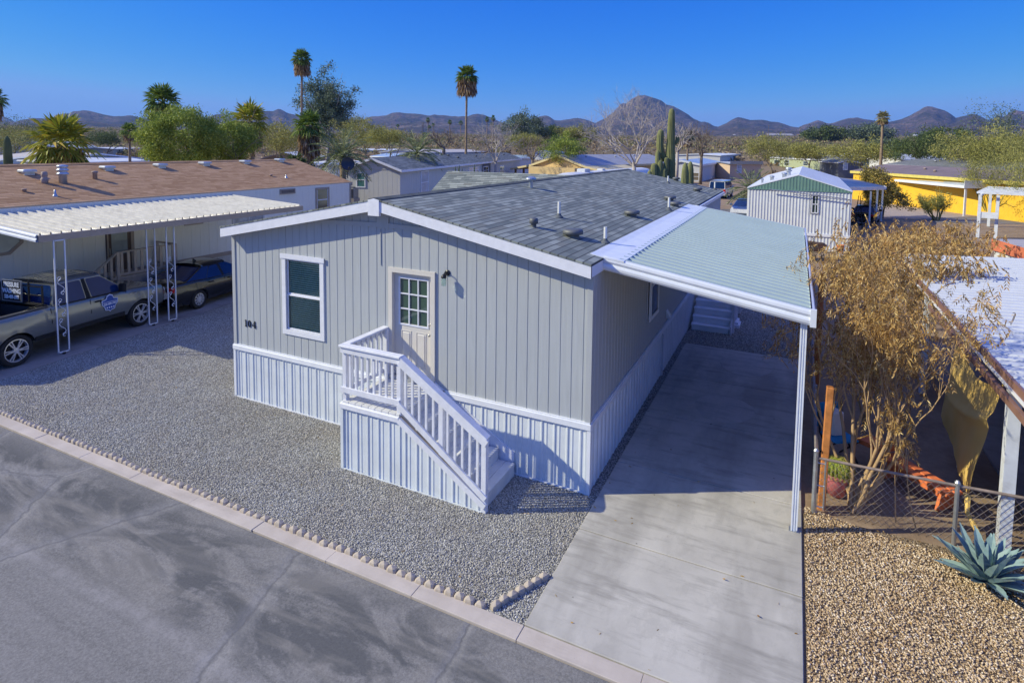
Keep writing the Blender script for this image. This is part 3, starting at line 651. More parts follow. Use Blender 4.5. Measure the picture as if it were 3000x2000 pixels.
b = MB(); gutter(b, (11.68, 10.36, 3.475), (W+.06, 10.36, 3.985), (0, 1, 0)); e = b.build('rear_beam', WHITEM, cp); e.location = -o_
b = MB()
for y in (3.6, 6.9): b.beam((W+.3, y, 3.80), (11.6, y, 3.37), .06, .10)
e = b.build('cross_beam', WHITEM, cp); e.location = -o_
def fluted(b, x, y, z0, z1, w=.045):
    o = []
    for (a, c) in ((-1, -1), (-.55, -1), (-.4, -.62), (-.15, -.62), (0, -1), (.15, -1), (.4, -.62), (.55, -.62), (.65, -1), (1, -1), (1, 1), (-1, 1)): o.append((x+a*w, y+c*w))
    b.prism(o, z0, z1, 'XY')
b = MB(); fluted(b, 0, 0, .02, 3.26); post = b.build('post', WHITEM, cp)
b = MB(); b.box(-.07, -.06, .02, .07, .06, .028); b.tube([(.03, -.055, .03), (.03, -.055, .05)], .012, 6); b.build('base_plate', GALV, post)
b = MB(); fluted(b, 0, 9.8, .0, 3.26); b.build('post', WHITEM, cp)

# ------------------------------------------------------------------ front porch steps
porch = thing('porch_steps', 'white painted wooden porch steps with railing and corrugated skirting at the front door', 'steps', (4.9, -.6, 0))
PO = Vector((4.9, -.6, 0)); PW = mat('porch_white_paint', (.72, .73, .79), .5, var=.07, vs=7, bump=.003, bs=18, dirt=.1)
DECKP = mat('deck_paint', (.62, .62, .62), .6, var=.1, vs=5, bump=.003, bs=18)
def pbuild(b, name, m=None, parent=None):
    o = b.build(name, m or PW, parent or porch)
    if parent is None: o.location = -PO
    return o
Y0, Y1, X0, X1, X2, DZ = -1.22, -.03, 4.27, 5.52, 7.12, 1.255
b = MB()
x = X0+.01
while x < X1-.02: b.cbox(x, Y0-.015, DZ-.04, min(x+.137, X1), Y1, DZ, .004); x += .145
pbuild(b, 'deck', DECKP)
for i in range(5):                                        # treads and risers
    xa = X1+i*.32; z = DZ-.205*(i+1); b = MB()
    b.cbox(xa, Y0+.03, z-.038, xa+.155, Y1-.03, z, .004); b.cbox(xa+.162, Y0+.03, z-.038, xa+.335, Y1-.03, z, .004)
    b.box(xa+.002, Y0+.04, z+.001, xa+.018, Y1-.04, z+.165)
    pbuild(b, 'tread', DECKP)
b = MB(); b.box(X1+5*.32-.01, Y0+.04, -.02, X1+5*.32+.012, Y1-.04, .19); pbuild(b, 'riser', DECKP)
sl = lambda x: DZ-(x-X1)*.205/.32                          # slope line of the nosings
b = MB()                                                  # stringer against the wall
b.prism([(X1-.1, DZ+.12), (X2-.02, sl(X2)+.17), (X2-.02, sl(X2)+.02), (X2-.1, -.03), (X1-.1, .2)], -.03, -.005); pbuild(b, 'stringer')
b = MB()                                                  # corrugated skirting: front and left side
profile_wall(b, (X0, Y0), (X1+.02, Y0), (0, -1), RIB, .235, -.04, 1.14)
profile_wall(b, (X1+.02, Y0), (X2+.03, Y0), (0, -1), RIB, .235, -.05, lambda t: max(.0, sl(X1+.02+t)-.09))
profile_wall(b, (X0, 0), (X0, Y0), (-1, 0), RIB, .235, -.04, 1.14)
pbuild(b, 'skirting', SKIRT)
b = MB(); b.box(X0-.03, Y0-.032, -.05, X0+.03, Y0-.0, 1.12); b.box(X0, Y0-.03, -.04, X2, Y0-.018, .02); pbuild(b, 'skirting_trim', SKIRT)
b = MB()
b.cbox(X0-.035, Y0-.05, 1.125, X1+.005, Y0-.0, 1.215, .01); b.cbox(X0-.05, Y0-.0, 1.125, X0-.0, 0, 1.215, .01)
b.beam((X1+.0, Y0-.027, 1.165), (X2+.06, Y0-.027, sl(X2+.06)-.08), .045, .105, (0, 0, 1)); pbuild(b, 'trim_board')
b = MB(); b.beam((X1-.02, Y0+.02, DZ-.07), (X2, Y0+.02, sl(X2)-.06), .035, .10); b.box(X0+.01, Y0+.01, 1.12, X1, Y0+.04, DZ-.042); pbuild(b, 'stringer', mat('bare_stringer_wood', (.33, .27, .22), .8, var=.2))
# railing
RT_, RB = 2.27, 1.455
b = MB(); b.cbox(X0-.04, Y0-.06, RT_-.035, X1+.04, Y0+.085, RT_, .006); b.cbox(X0-.04, Y0+.087, RT_-.034, X0+.10, -.005, RT_-.001, .006); pbuild(b, 'hand_rail')
b = MB(); b.box(X0-.02, Y0-.032, RT_-.14, X1+.02, Y0+.004, RT_-.037); b.box(X0-.018, Y0+.006, RT_-.14, X0+.016, -.01, RT_-.037); pbuild(b, 'top_rail')
b = MB(); b.box(X0-.02, Y0-.032, RB-.045, X1+.0, Y0+.004, RB+.05); b.box(X0-.018, Y0+.006, RB-.10, X0+.016, -.01, RB-.01); pbuild(b, 'bottom_rail')
sr = (1.22-2.23)/(7.18-5.52); tz = lambda x: 2.235+(x-X1)*sr; bz = lambda x: 1.43+(x-X1)*(.26-1.43)/(7.17-5.52)
b = MB(); b.beam((X1+.02, Y0-.035, tz(X1)-.055), (X2+.09, Y0-.035, tz(X2+.09)-.055), .036, .125); b.beam((X1+.02, Y0+.015, tz(X1)+.02), (X2+.09, Y0+.015, tz(X2+.09)+.02), .13, .035); pbuild(b, 'sloping_rail')
b = MB(); b.beam((X1-.01, Y0-.028, bz(X1)), (X2+.07, Y0-.028, bz(X2+.07)), .036, .10); pbuild(b, 'bottom_rail')
def post(x, y, z0, z1, s=.088):
    b = MB(); b.cbox(x-s/2, y-s/2, z0, x+s/2, y+s/2, z1, .005); return pbuild(b, 'post')
post(X0+.035, Y0+.052, .0, RT_-.04); post(X1-.03, Y0+.052, .0, RT_-.04); post(X0+.065, -.055, DZ, RT_-.04); post(6.33, Y0+.052, sl(6.33)-.1, tz(6.33)-.03); post(X2+.03, Y0+.022, .0, tz(X2+.03)+.0)
for i in range(8):
    x = X0+.165+i*.131; b = MB(); b.box(x-.019, Y0+.006, RB-.04, x+.019, Y0+.04, RT_-.05); pbuild(b, 'baluster')
for i in range(7):
    y = Y0+.22+i*.138; b = MB(); b.box(X0+.018, y-.019, RB-.08, X0+.052, y+.019, RT_-.05); pbuild(b, 'baluster')
for i in range(11):
    x = X1+.11+i*.139
    if abs(x-6.33) < .06: continue
    b = MB(); dx = .019; b.prism([(x-dx, bz(x-dx)-.03), (x+dx, bz(x+dx)-.03), (x+dx, tz(x+dx)-.03), (x-dx, tz(x-dx)-.03)], Y0+.0, Y0+.034); pbuild(b, 'baluster')
# side steps under the carport
ss = thing('side_steps', 'white wooden steps with closed sides against the carport side of the mobile home', 'steps', (9.1, 10.9, 0)); SO = Vector((9.1, 10.9, 0))
def sb(b, name, m=None):
    o = b.build(name, m or PW, ss); o.location = -SO
for i in range(6):
    z = .2*(i+1); y = 10.08+i*.27; b = MB(); b.cbox(8.56, y-.02, z-.04, 9.72, y+.285, z, .005); b.box(8.58, y+.004, z-.2, 9.70, y+.02, z-.041); sb(b, 'tread', mat('step_white_paint', (.78, .80, .84), .5, var=.05, vs=3))
b = MB(); b.prism([(10.06, -.02), (11.7, -.02), (11.7, 1.3), (11.6, 1.3), (10.06, .16)], 9.72, 9.75, 'YZ'); b.prism([(10.02, .0), (10.02, .26), (11.6, 1.36), (11.6, 1.18), (10.12, .0)], 9.751, 9.785, 'YZ'); sb(b, 'side_panel')
b = MB(); b.cbox(8.56, 11.7, 1.16, 9.75, 12.8, 1.2, .005); sb(b, 'landing', DECKP)
for y in (10.3, 11.4, 12.75): b = MB(); z0 = .0; b.box(9.752, y, z0, 9.84, y+.088, 1.2+min(1, max(0, (y-10.1)/1.5))*1.0); sb(b, 'post')
b = MB(); b.beam((9.80, 10.3, 1.22), (9.80, 11.5, 2.1), .12, .04); b.beam((9.80, 11.5, 2.12), (9.80, 12.8, 2.12), .12, .04); sb(b, 'hand_rail')
b = MB(); b.box(9.755, 10.9, .0, 9.95, 11.5, .09); b.box(9.80, 11.0, .1, 9.90, 11.6, .16); sb(b, 'footing_block')

# ------------------------------------------------------------------ vehicles
def lerp(a, b, t): return a+(b-a)*t
def table(tb):
    def f(x):
        if x <= tb[0][0]: return tb[0][1]
        for (xa, ya), (xb, yb) in zip(tb[:-1], tb[1:]):
            if x <= xb: t = (x-xa)/(xb-xa); t = t*t*(3-2*t)*.5+t*.5; return lerp(ya, yb, t)
        return tb[-1][1]
    return f
def paint(name, col, metallic=.5, rough=.3):
    s = NT(name); n = s.noise(300, 2); c = s.mix(s.math('MULTIPLY', n, .25), col, tuple(min(1, x*1.4) for x in col)); d = s.noise(1.5, 5, .6)
    c = s.mix(s.math('MULTIPLY', s.ramp(d, [(.45, 0.), (.75, 1.)]), .15 if col[0] > .05 else .02), c, (.22, .19, .16))
    s.base(c, rough, metallic, .5); s.put(s.b, 'Coat Weight', .8); s.put(s.b, 'Coat Roughness', .05); return s.m
TYRE = mat('tyre_rubber', (.018, .018, .019), .8, var=.25, vs=12); RIM = mat('alloy_rim', (.66, .66, .68), .3, .6, var=.08); LINER = mat('wheel_arch_plastic', (.012, .012, .013), .85, var=.1)
def wheel(parent, x, y, r, wd, side, spokes=6, rimr=.66, double=True):
    M = Matrix.Rotation(-side*pi/2, 4, 'X')           # lathe axis -> outward
    b = MB(); b.smooth = True; rr_ = r*rimr
    b.lathe((0, 0, 0), [(rr_, -wd*.5), (r*.93, -wd*.5), (r, -wd*.36), (r, wd*.36), (r*.93, wd*.5), (rr_*1.02, wd*.46), (rr_, wd*.40), (rr_*.97, wd*.0)], 36, M, False)
    t = b.build('wheel', TYRE, parent, (x, y, r+.0))
    b = MB(); b.lathe((0, 0, 0), [(rr_*.99, wd*.44), (rr_*.93, wd*.45), (rr_*.90, wd*.36), (rr_*.88, wd*.1)], 36, M, False); b.lathe((0, 0, 0), [(r*.17, wd*.1), (r*.17, wd*.42), (r*.10, wd*.44), (.01, wd*.44)], 18, M)
    for k in range(spokes):
        for da in ((-.13, .13) if double else (0,)):
            a = 2*pi*k/spokes+da; d = Vector((cos(a), 0, sin(a))); o = Vector((0, side, 0))
            b.beam(d*r*.13+o*wd*.40, d*rr_*.93+o*wd*.40, r*(.065 if double else .12), wd*.12, o)
    b.build('rim', RIM, t)
    b = MB(); b.lathe((0, 0, 0), [(rr_*.985, -wd*.02), (rr_*.985, wd*.0), (rr_*.62, wd*.02), (rr_*.6, wd*.08), (.02, wd*.08)], 24, M); b.build('brake_disc', DARKM, t)
    return t
def inset_poly(q, f, off, cut=.12):
    c = sum(q, Vector())/len(q); n = (q[1]-q[0]).cross(q[-1]-q[0]).normalized(); p = [v+(c-v).normalized()*min(f, (c-v).length*.4)+n*off for v in q]
    out_ = []
    for i, v in enumerate(p):
        a, d = p[i-1], p[(i+1) % len(p)]; k1 = min(cut, .3*(a-v).length)/(a-v).length; k2 = min(cut, .3*(d-v).length)/(d-v).length
        out_ += [v+(a-v)*k1, v+((a+d)/2-v)*min(k1, k2)*.55, v+(d-v)*k2]
    return out_
def vehicle(name, label, cat, loc, heading, P):
    v = thing(name, label, cat, loc, heading, P.get('group')); pm = P['paint']; x0, x1 = P['len']; r = P['r']; wb = P['wb']; hw = P['hw']
    top, wid = table(P['top']), table(P['wid']); ar = r*1.17; sill = P['sill']
    def bot(x):
        z = lerp(sill, sill+.12, max(0, (x-(x1-.5))/.5)) if x > x1-.5 else (lerp(sill+.1, sill, min(1, (x-x0)/.5)))
        for cx in (0, wb):
            d = abs(x-cx)
            if d < ar: z = max(z, r+sqrt(ar*ar-d*d)-.02)
        return z
    xs = sorted(set([x0+(x1-x0)*i/70 for i in range(71)]+[cx+ar*cos(t) for cx in (0, wb) for t in np.linspace(0, pi, 15)])); xs = [x for x in xs if x0 <= x <= x1]
    NR = 7; fl = P.get('flare', .02); crown = P.get('crown', .05); rows = []
    openx = P.get('open', None)
    for x in xs:
        zb_, zt, w_ = bot(x), top(x), wid(x)*hw; row = []
        fla = max([max(0, 1-abs(abs(x-cx)-ar*.3)/(ar*1.1)) for cx in (0, wb)])*fl
        for k in range(NR):
            t = k/(NR-1); z = lerp(zb_, zt-.05, t); s_ = (z-sill)/(zt-sill) if zt > sill else 0
            y = w_*(1-.05*max(0, s_-.62)/.38-.045*max(0, .28-s_)/.28)+fla*(1-abs(s_-.45)*1.2)*(1 if s_ < .9 else .3)
            row.append((y, z))
        yt = row[-1][0]; row += [(yt-.025, zt-.018), (yt-.08, zt), (yt*.62, zt+crown*.7), (yt*.3, zt+crown*.93), (0, zt+crown)]
        rows.append(row)
    b = MB(); b.smooth = True; m = len(rows[0]); vs = []
    for x, row in zip(xs, rows):
        vs += [(x, -y, z) for y, z in row]+[(x, y, z) for y, z in row[-2::-1]]
    M_ = 2*m-1; fs = []
    for i in range(len(xs)-1):
        xm = (xs[i]+xs[i+1])/2
        for j in range(M_-1):
            if openx and openx[0] < xm < openx[1] and m-4 <= j <= M_-m+2: continue
            fs.append((i*M_+j, (i+1)*M_+j, (i+1)*M_+j+1, i*M_+j+1))
    fs.append(tuple(range(M_-1, -1, -1))); fs.append(tuple((len(xs)-1)*M_+j for j in range(M_))); b.add(vs, fs)
    b.build('body', pm, v)
    b = MB(); hh = min(top(wb*.5), top(0))-.12
    b.box(x0+.15, -hw*.90, sill+.02, x1-.15, hw*.90, sill+.14); b.box(-ar*1.05, -hw*.72, sill, ar*1.05, hw*.72, hh) if not openx else b.box(-ar, -hw*.66, sill, ar, hw*.66, sill+.5); b.box(wb-ar*1.05, -hw*.70, sill, wb+ar*1.05, hw*.70, top(wb)-.12)
    b.build('underbody', LINER, v)
    # greenhouse: pillar lines at the belt and at the roof, rear to front
    bx, rx2, zr, wr = P['belt'], P['roof'], P['zr'], P['wr']*hw; n = len(bx)
    belt = lambda x: wid(x)*hw*.93
    zb2 = lambda x: top(x)-.012
    b = MB(); b.smooth = False; g = MB(); windows = []
    for sg in (-1, 1):
        pts_b = [Vector((x, sg*belt(x), zb2(x))) for x in bx]; pts_r = [Vector((x, sg*(wr-.0), zr-.07)) for x in rx2]
        for i in range(n-1):
            q = [pts_b[i], pts_b[i+1], pts_r[i+1], pts_r[i]]
            if sg > 0: q = [q[1], q[0], q[3], q[2]]
            b.add(q, ((0, 1, 2, 3),)); windows.append(('window' if i not in P.get('blank', ()) else 'pillar_cover', inset_poly(q, .03, .004, .05) if i not in P.get('blank', ()) else [v_+(q[1]-q[0]).cross(q[-1]-q[0]).normalized()*.003 for v_ in q]))
    for k, nm in ((0, 'rear_window'), (n-1, 'windscreen')):
        q = [Vector((bx[k], -belt(bx[k]), zb2(bx[k]))), Vector((bx[k], belt(bx[k]), zb2(bx[k]))), Vector((rx2[k], wr, zr-.07)), Vector((rx2[k], -wr, zr-.07))]
        if k == 0: q = [q[1], q[0], q[3], q[2]]
        b.add(q, ((0, 1, 2, 3),)); windows.append((nm, inset_poly(q, .07, .004, .09)))
    b.smooth = True; nx = 12; R = []
    for i in range(nx+1):
        t = i/nx; x = lerp(rx2[0], rx2[-1], t); e = .035*(1-(2*t-1)**2)
        R.append([(x, -wr, zr-.07), (x, -wr+.03, zr-.03+e*.3), (x, -wr+.10, zr-.005+e), (x, -wr*.45, zr+.02+e), (x, 0, zr+.03+e), (x, wr*.45, zr+.02+e), (x, wr-.10, zr-.005+e), (x, wr-.03, zr-.03+e*.3), (x, wr, zr-.07)])
    b.add([p for q in R for p in q], [(i*9+j, (i+1)*9+j, (i+1)*9+j+1, i*9+j+1) for i in range(nx) for j in range(8)]+[tuple(range(8, -1, -1)), tuple(nx*9+j for j in range(9))])
    cab = b.build('cabin', pm, v)
    for nm, poly in windows:
        q = MB(); q.add(poly, (tuple(range(len(poly))),)); q.build(nm, CARGL if nm != 'pillar_cover' else LINER, cab)
    for cx in (0, wb):
        for sg in (-1, 1): wheel(v, cx, sg*(hw-.12), r, .24, sg, P.get('spokes', 6), P.get('rimr', .72), P.get('double', True))
    for x in P.get('seams', ()):                        # door gaps
        b = MB()
        for sg in (-1, 1):
            zz = [sill+.06, lerp(sill, top(x), .5), top(x)-.06]
            for za, zc in zip(zz[:-1], zz[1:]):
                ya, yc = [wid(x)*hw*(1-.05*max(0, (z-sill)/(top(x)-sill)-.62)/.38-.045*max(0, .28-(z-sill)/(top(x)-sill))/.28)+.002 for z in (za, zc)]
                b.beam((x, sg*ya, za), (x, sg*yc, zc), .02, .008, (0, sg, 0))
        b.build('door_gap', LINER, v)
    for x in P.get('handles', ()):
        b = MB(); z = top(x)-.14
        for sg in (-1, 1): b.cbox(x-.09, sg*wid(x)*hw*.975, z-.02, x+.09, sg*(wid(x)*hw+.03), z+.018, .008)
        b.build('door_handle', pm if not openx else LINER, v)
    xm = P.get('mirror')
    if xm is not None:
        for sg in (-1, 1):
            b = MB(); b.cbox(xm-.05, sg*(belt(xm)+.03), top(xm)+.0, xm+.07, sg*(belt(xm)+.26), top(xm)+P.get('mh', .17), .03); b.build('wing_mirror', P.get('mirrorm', pm), v)
    for sg in (-1, 1):
        b = MB(); y = hw*wid(x0)*.98; z = top(x0+.1); b.cbox(x0-.015, sg*(y-.24), z-P.get('tl', .22), x0+.16, sg*(y+.012), z-.045, .02); b.build('tail_light', TAIL, v)
        b = MB(); y = hw*wid(x1)*.98; z = top(x1-.1); b.cbox(x1-.2, sg*(y-.34), z-.24, x1+.012, sg*(y+.01), z-.06, .03); b.build('headlight', HEADL, v)
    b = MB(); b.cbox(x0-.07, -hw*.92, sill+.06, x0+.15, hw*.92, sill+.26, .03); b.build('bumper', P.get('bumper', pm), v)
    b = MB(); b.cbox(x1-.15, -hw*.92, sill+.1, x1+.06, hw*.92, sill+.3, .03); b.build('bumper', P.get('bumper', pm), v)
    return v
TAIL = mat('tail_light_red', (.45, .01, .015), .15, var=.1, coat=.6); HEADL = mat('headlight_lens', (.55, .57, .6), .1, .3, var=.05)
TP = paint('graphite_truck_paint', (.185, .195, .19), .45, .26)
def at_ground(u, v, z=0.0):
    p = onZ(u, v, z); return Vector((p.x, p.y, z))
hd = atan2(3.56, -.60)
TRK = dict(paint=TP, len=(-1.28, 4.66), r=.41, wb=3.62, hw=.985, sill=.50, flare=.055, crown=.035,
    top=[(-1.28, 1.31), (.9, 1.33), (1.1, 1.31), (3.0, 1.27), (3.25, 1.26), (4.2, 1.20), (4.5, 1.12), (4.66, .95)], wid=[(-1.28, .97), (-.9, 1), (4.0, 1), (4.45, .96), (4.66, .86)],
    belt=[.96, 1.92, 2.06, 3.22], roof=[1.10, 1.86, 1.96, 2.42], blank=(1,), zr=1.93, wr=.80, open=(-1.20, .84), seams=(.90, 1.02, 2.0, 3.12), handles=(2.22,), mirror=2.92, mh=.24, mirrorm=LINER, bumper=CHROME, tl=.42)
truck = vehicle('pickup_truck', 'graphite grey pickup truck with a pressure washing sign behind its cab', 'pickup truck', (-7.40, -1.52, .012), hd, TRK)
b = MB()
b.box(-1.17, -.80, .86, .83, .80, .88); b.box(.80, -.80, .88, .83, .80, 1.28); b.box(-1.19, -.80, .88, -1.165, .80, 1.30)
for sg in (-1, 1): b.box(-1.17, sg*.80-(.01), .88, .83, sg*.80+(.01), 1.30)
b.build('bed_liner', mat('bed_liner', (.02, .02, .022), .8, var=.2, vs=6), truck)
b = MB()
for sg in (-1, 1): b.cbox(-1.2, sg*.79, 1.318, .86, sg*.935, 1.352, .01)
b.build('bed_rail', mat('bed_rail_plastic', (.05, .05, .052), .5, var=.1), truck)
b = MB(); BLK = mat('rack_black_metal', (.016, .016, .018), .45, .3, var=.1)
for y in (-.78, -.28, .25, .78): b.beam((.82, y, 1.36), (.82, y, 2.02 if abs(y) < .5 else 1.9), .035, .035)
for z in (1.40, 1.62, 1.86): b.beam((.82, -.8, z), (.82, .8, z), .03, .03)
b.beam((.82, -.88, 1.37), (.82, .90, 1.37), .07, .035); b.beam((.82, -.8, 1.40), (.4, -.83, 1.37), .03, .03)
b.build('headache_rack', BLK, truck); b = MB(); b.beam((-.9, -.87, 1.37), (-.9, .87, 1.37), .05, .03)
for y in (-.7, .7): b.beam((-.9, y, .9), (-.9, y, 1.37), .03, .03)
b.build('bed_crossbar', BLK, truck)
b = MB(); b.box(.765, -.06, 1.42, .79, .64, 1.97); sg_ = b.build('sign_board', mat('sign_black_face', (.014, .014, .018), .5, var=.05), truck)
b = MB()
for q in ((.755, -.08, 1.40, .795, .66, 1.42), (.755, -.08, 1.97, .795, .66, 1.99), (.755, -.08, 1.42, .795, -.06, 1.97), (.755, .64, 1.42, .795, .66, 1.97)): b.box(*q)
b.build('sign_frame', GALV, sg_)
SW = mat('sign_lettering_white', (.72, .75, .78), .5, var=.03)
def face_M(o, right, up): r_, u_ = Vector(right), Vector(up); n_ = r_.cross(u_); return Matrix(((r_.x, u_.x, n_.x, o[0]), (r_.y, u_.y, n_.y, o[1]), (r_.z, u_.z, n_.z, o[2]), (0, 0, 0, 1)))
for txt, z, s_, sx_ in (('PRESSURE', 1.86, .18, .74), ('WASHING', 1.685, .18, .84), ('520-409-1997', 1.52, .14, .70)):
    text_mesh('lettering', txt, s_, SW, sg_, face_M((.762, .29, z), (0, -1, 0), (0, 0, 1)), .002, bold=.006, sx=sx_)
# decal on the door: blue shield with the telephone number
b = MB(); dc = [(-.20, .20), (-.13, .23), (-.10, .33), (0, .38), (.10, .33), (.13, .23), (.20, .20), (.30, .18), (.29, .02), (.20, -.08), (.17, -.2), (.05, -.22), (0, -.27), (-.05, -.22), (-.17, -.2), (-.20, -.08), (-.29, .02), (-.30, .18)]
b.prism([(2.56+x*.86, .97+z*.80) for x, z in dc], -1.008, -.99); d1 = b.build('door_decal', mat('decal_white_edge', (.60, .66, .80), .4, var=.05), truck)
b = MB(); b.prism([(2.56+x*.78, .97+z*.72) for x, z in dc], -1.012, -1.008); b.build('decal_field', mat('decal_blue', (.02, .07, .30), .4, var=.15), d1)
b = MB(); b.box(2.34, -1.015, 1.045, 2.78, -1.012, 1.055); b.build('decal_line', SW, d1)
text_mesh('decal_number', '520-409-1997', .088, SW, d1, face_M((2.56, -1.013, .985), (1, 0, 0), (0, 0, 1)), .002, bold=.002, sx=.83)
b = MB()
for k in range(4): b.box(2.44+k*.07, -1.015, .86, 2.475+k*.07, -1.0125, .90)
b.build('decal_icons', SW, d1)
b = MB(); b.cbox(3.72-.5, -.995, 1.10, 3.72-.27, -.985, 1.13, .004); b.build('fender_badge', CHROME, truck)
b = MB()
for sg in (-1, 1): b = MB(); b.cbox(.45, sg*.965, .52, 3.05, sg*1.0, .62, .012); b.build('rocker_moulding', LINER, truck)
b = MB()
for sg in (-1, 1): b.beam((1.06, sg*.945, 1.315), (3.1, sg*.945, 1.275), .02, .022, (0, sg, 0))
b.build('belt_moulding', LINER, truck)
b = MB()
for k in range(7): b.beam((1.2, -.55+k*.18, 1.985), (2.2, -.55+k*.18, 1.985), .012, .012)
b.build('roof_ribs', TP, truck)
# black sedan in front of the pickup
SED = dict(paint=paint('black_car_paint', (.010, .010, .012), .2, .2), len=(-.98, 3.62), r=.33, wb=2.68, hw=.89, sill=.24, flare=.03, crown=.03,
    top=[(-.98, .88), (-.8, 1.02), (-.2, 1.03), (.6, .98), (2.3, .94), (3.0, .84), (3.45, .70), (3.62, .55)], wid=[(-.98, .84), (-.6, .95), (0, 1), (2.6, 1), (3.3, .93), (3.62, .78)],
    belt=[-.50, .38, 1.12, 1.20, 2.50], roof=[.42, .72, 1.10, 1.18, 1.50], blank=(2,), zr=1.44, wr=.66, seams=(.30, 1.2, 2.1), handles=(.55, 1.45), mirror=2.0, spokes=10, double=False, rimr=.64, tl=.2)
p = at_ground(1400/2.4122, 500+975/2.4122)
sedan = vehicle('sedan_car', 'glossy black sedan parked ahead of the pickup under the metal canopy', 'car', (p.x-.80, p.y-.12, .012), hd, SED)
b = MB(); b.prism([(.62, 1.50), (.78, 1.50), (.64, 1.60), (.62, 1.60)], -.012, .012); b.build('roof_antenna', DARKM, sedan)

# ------------------------------------------------------------------ left neighbour: home, canopy, porch, dish
NX = -10.5
nb = thing('mobile_home', 'cream mobile home with brown shingle roof behind the pickup truck', 'mobile home')
CREAM = siding_mat('cream_siding', (.82, .78, .68)); TAUPE = mat('taupe_trim', (.36, .29, .23), .6, var=.08, vs=5, bump=.002)
BSH = shingle_mat('brown_shingles', [(.42, .245, .125), (.49, .295, .16), (.55, .34, .185), (.62, .385, .22)], (.19, .10, .065), .30, .155, 'Y', .975)
NE, NR_, NY0, NY1 = 3.74, 4.90, -12.0, 15.9; nrx = -14.9
nrz = lambda x: NR_-(NR_-NE)*abs(x-nrx)/(abs(-10.75-nrx))
b = MB(); profile_wall(b, (NX, NY0), (NX, NY1), (1, 0), GROOVE, .4, 1.0, NE-.03); profile_wall(b, (NX, NY1), (-19.3, NY1), (0, 1), GROOVE, .4, 1.0, lambda t: nrz(NX-t)-.05); profile_wall(b, (-19.3, NY1), (-19.3, NY0), (-1, 0), GROOVE, .4, 1.0, NE-.03); profile_wall(b, (-19.3, NY0), (NX, NY0), (0, -1), GROOVE, .4, 1.0, lambda t: nrz(-19.3+t)-.05)
b.build('wall', CREAM, nb)
b = MB(); profile_wall(b, (NX, NY0), (NX, NY1), (1, 0), RIB, .235, -.05, 1.0); b.build('skirting', mat('cream_skirting', (.52, .50, .47), .5, var=.06), nb)
b = MB(); b.cbox(NX, NY0, 1.0, NX+.05, NY1, 1.16, .006); b.box(NX+.001, NY1-.1, 1.16, NX+.03, NY1, NE-.05); b.build('skirting_trim', TAUPE, nb)
b = MB()
for xa, xc in ((-19.55, nrx), (nrx, -10.72)): b.prism([(xa, nrz(xa)), (xc, nrz(xc)), (xc, nrz(xc)-.03), (xa, nrz(xa)-.03)], NY0-.3, NY1+.35)
b.build('roof', BSH, nb)
b = MB(); b.prism([(nrx, NR_+.03), (nrx+.17, nrz(nrx+.17)+.016), (nrx, NR_+.01), (nrx-.17, nrz(nrx+.17)+.016)], NY0-.3, NY1+.35); b.build('ridge_cap', BSH, nb)
b = MB(); b.box(-10.725, NY0-.3, NE-.20, -10.69, NY1+.37, NE-.0); b.prism([(-10.72, NE-.03), (nrx, NR_-.04), (nrx, NR_-.24), (-10.72, NE-.22)], NY1+.33, NY1+.37); b.build('fascia', TAUPE, nb)
def nyz(u, v, x=NX): q = onX(u, v, x); return q.y, q.z
Tn = Matrix.Translation((NX, 0, 0)) @ Matrix.Rotation(pi/2, 4, 'Z')
kz = lambda a, b_, ox, oy, s: (ox+a/s, oy+b_/s)
def nwin(u0, v0, u1, v1, kind='window'):
    y0, z1 = nyz(u0, v0); y1, z0 = nyz(u1, v1)
    fr = MB(); t = .10; T = Tn
    fr.box(y0, -.03, z1-t, y1, 0, z1, T); fr.box(y0, -.03, z0, y1, 0, z0+t, T); fr.box(y0, -.03, z0+t, y0+t, 0, z1-t, T); fr.box(y1-t, -.03, z0+t, y1, 0, z1-t, T)
    f = fr.build(kind, TAUPE, nb); g = MB(); g.box(y0+t, -.008, z0+t, y1-t, -.001, z1-t, T); g.build('pane', GLASS, f)
    g = MB(); zm = (z0+z1)/2; g.box(y0+t, -.02, zm-.02, y1-t, -.009, zm+.02, T); g.box(y0+t, -.02, z0+t, y0+t+.03, -.009, z1-t, T); g.box(y1-t-.03, -.02, z0+t, y1-t, -.009, z1-t, T); g.build('sash', WHITE, f); return f
nwin(*kz(1052, 945, 700, 350, 4.704), *kz(1245, 1260, 700, 350, 4.704))
for a, c in (((560, 965), (770, 1010)),):
    y0, z1 = nyz(*kz(a[0], a[1], 700, 350, 4.704)); y1, z0 = nyz(*kz(c[0], c[1], 700, 350, 4.704))
    b = MB(); b.box(y0, -.05, z0-.03, y1, 0, z1, Tn); ev = b.build('louvre_vent', TAUPE, nb); b = MB(); b.box(y0+.06, -.056, z0+.03, y1-.06, -.051, z1-.05, Tn); b.build('louvre', mat('louvre_shadow', (.16, .13, .11), .8), ev)
y0, z1 = nyz(*kz(1300, 340, 0, 500, 2.4122)); y1, z0 = nyz(*kz(1432, 365, 0, 500, 2.4122))
b = MB(); b.box(y0, -.05, z0-.05, y1, 0, z1, Tn); ev = b.build('louvre_vent', TAUPE, nb); b = MB(); b.box(y0+.06, -.056, z0+.0, y1-.06, -.051, z1-.06, Tn); b.build('louvre', mat('louvre_shadow', (.16, .13, .11), .8), ev)
y0, z1 = nyz(*kz(1640, 300, 0, 500, 2.4122)); y1, z0 = nyz(*kz(1865, 275, 0, 500, 2.4122))
b = MB(); fr = (y0, z1-.75, y1, z1+.05)
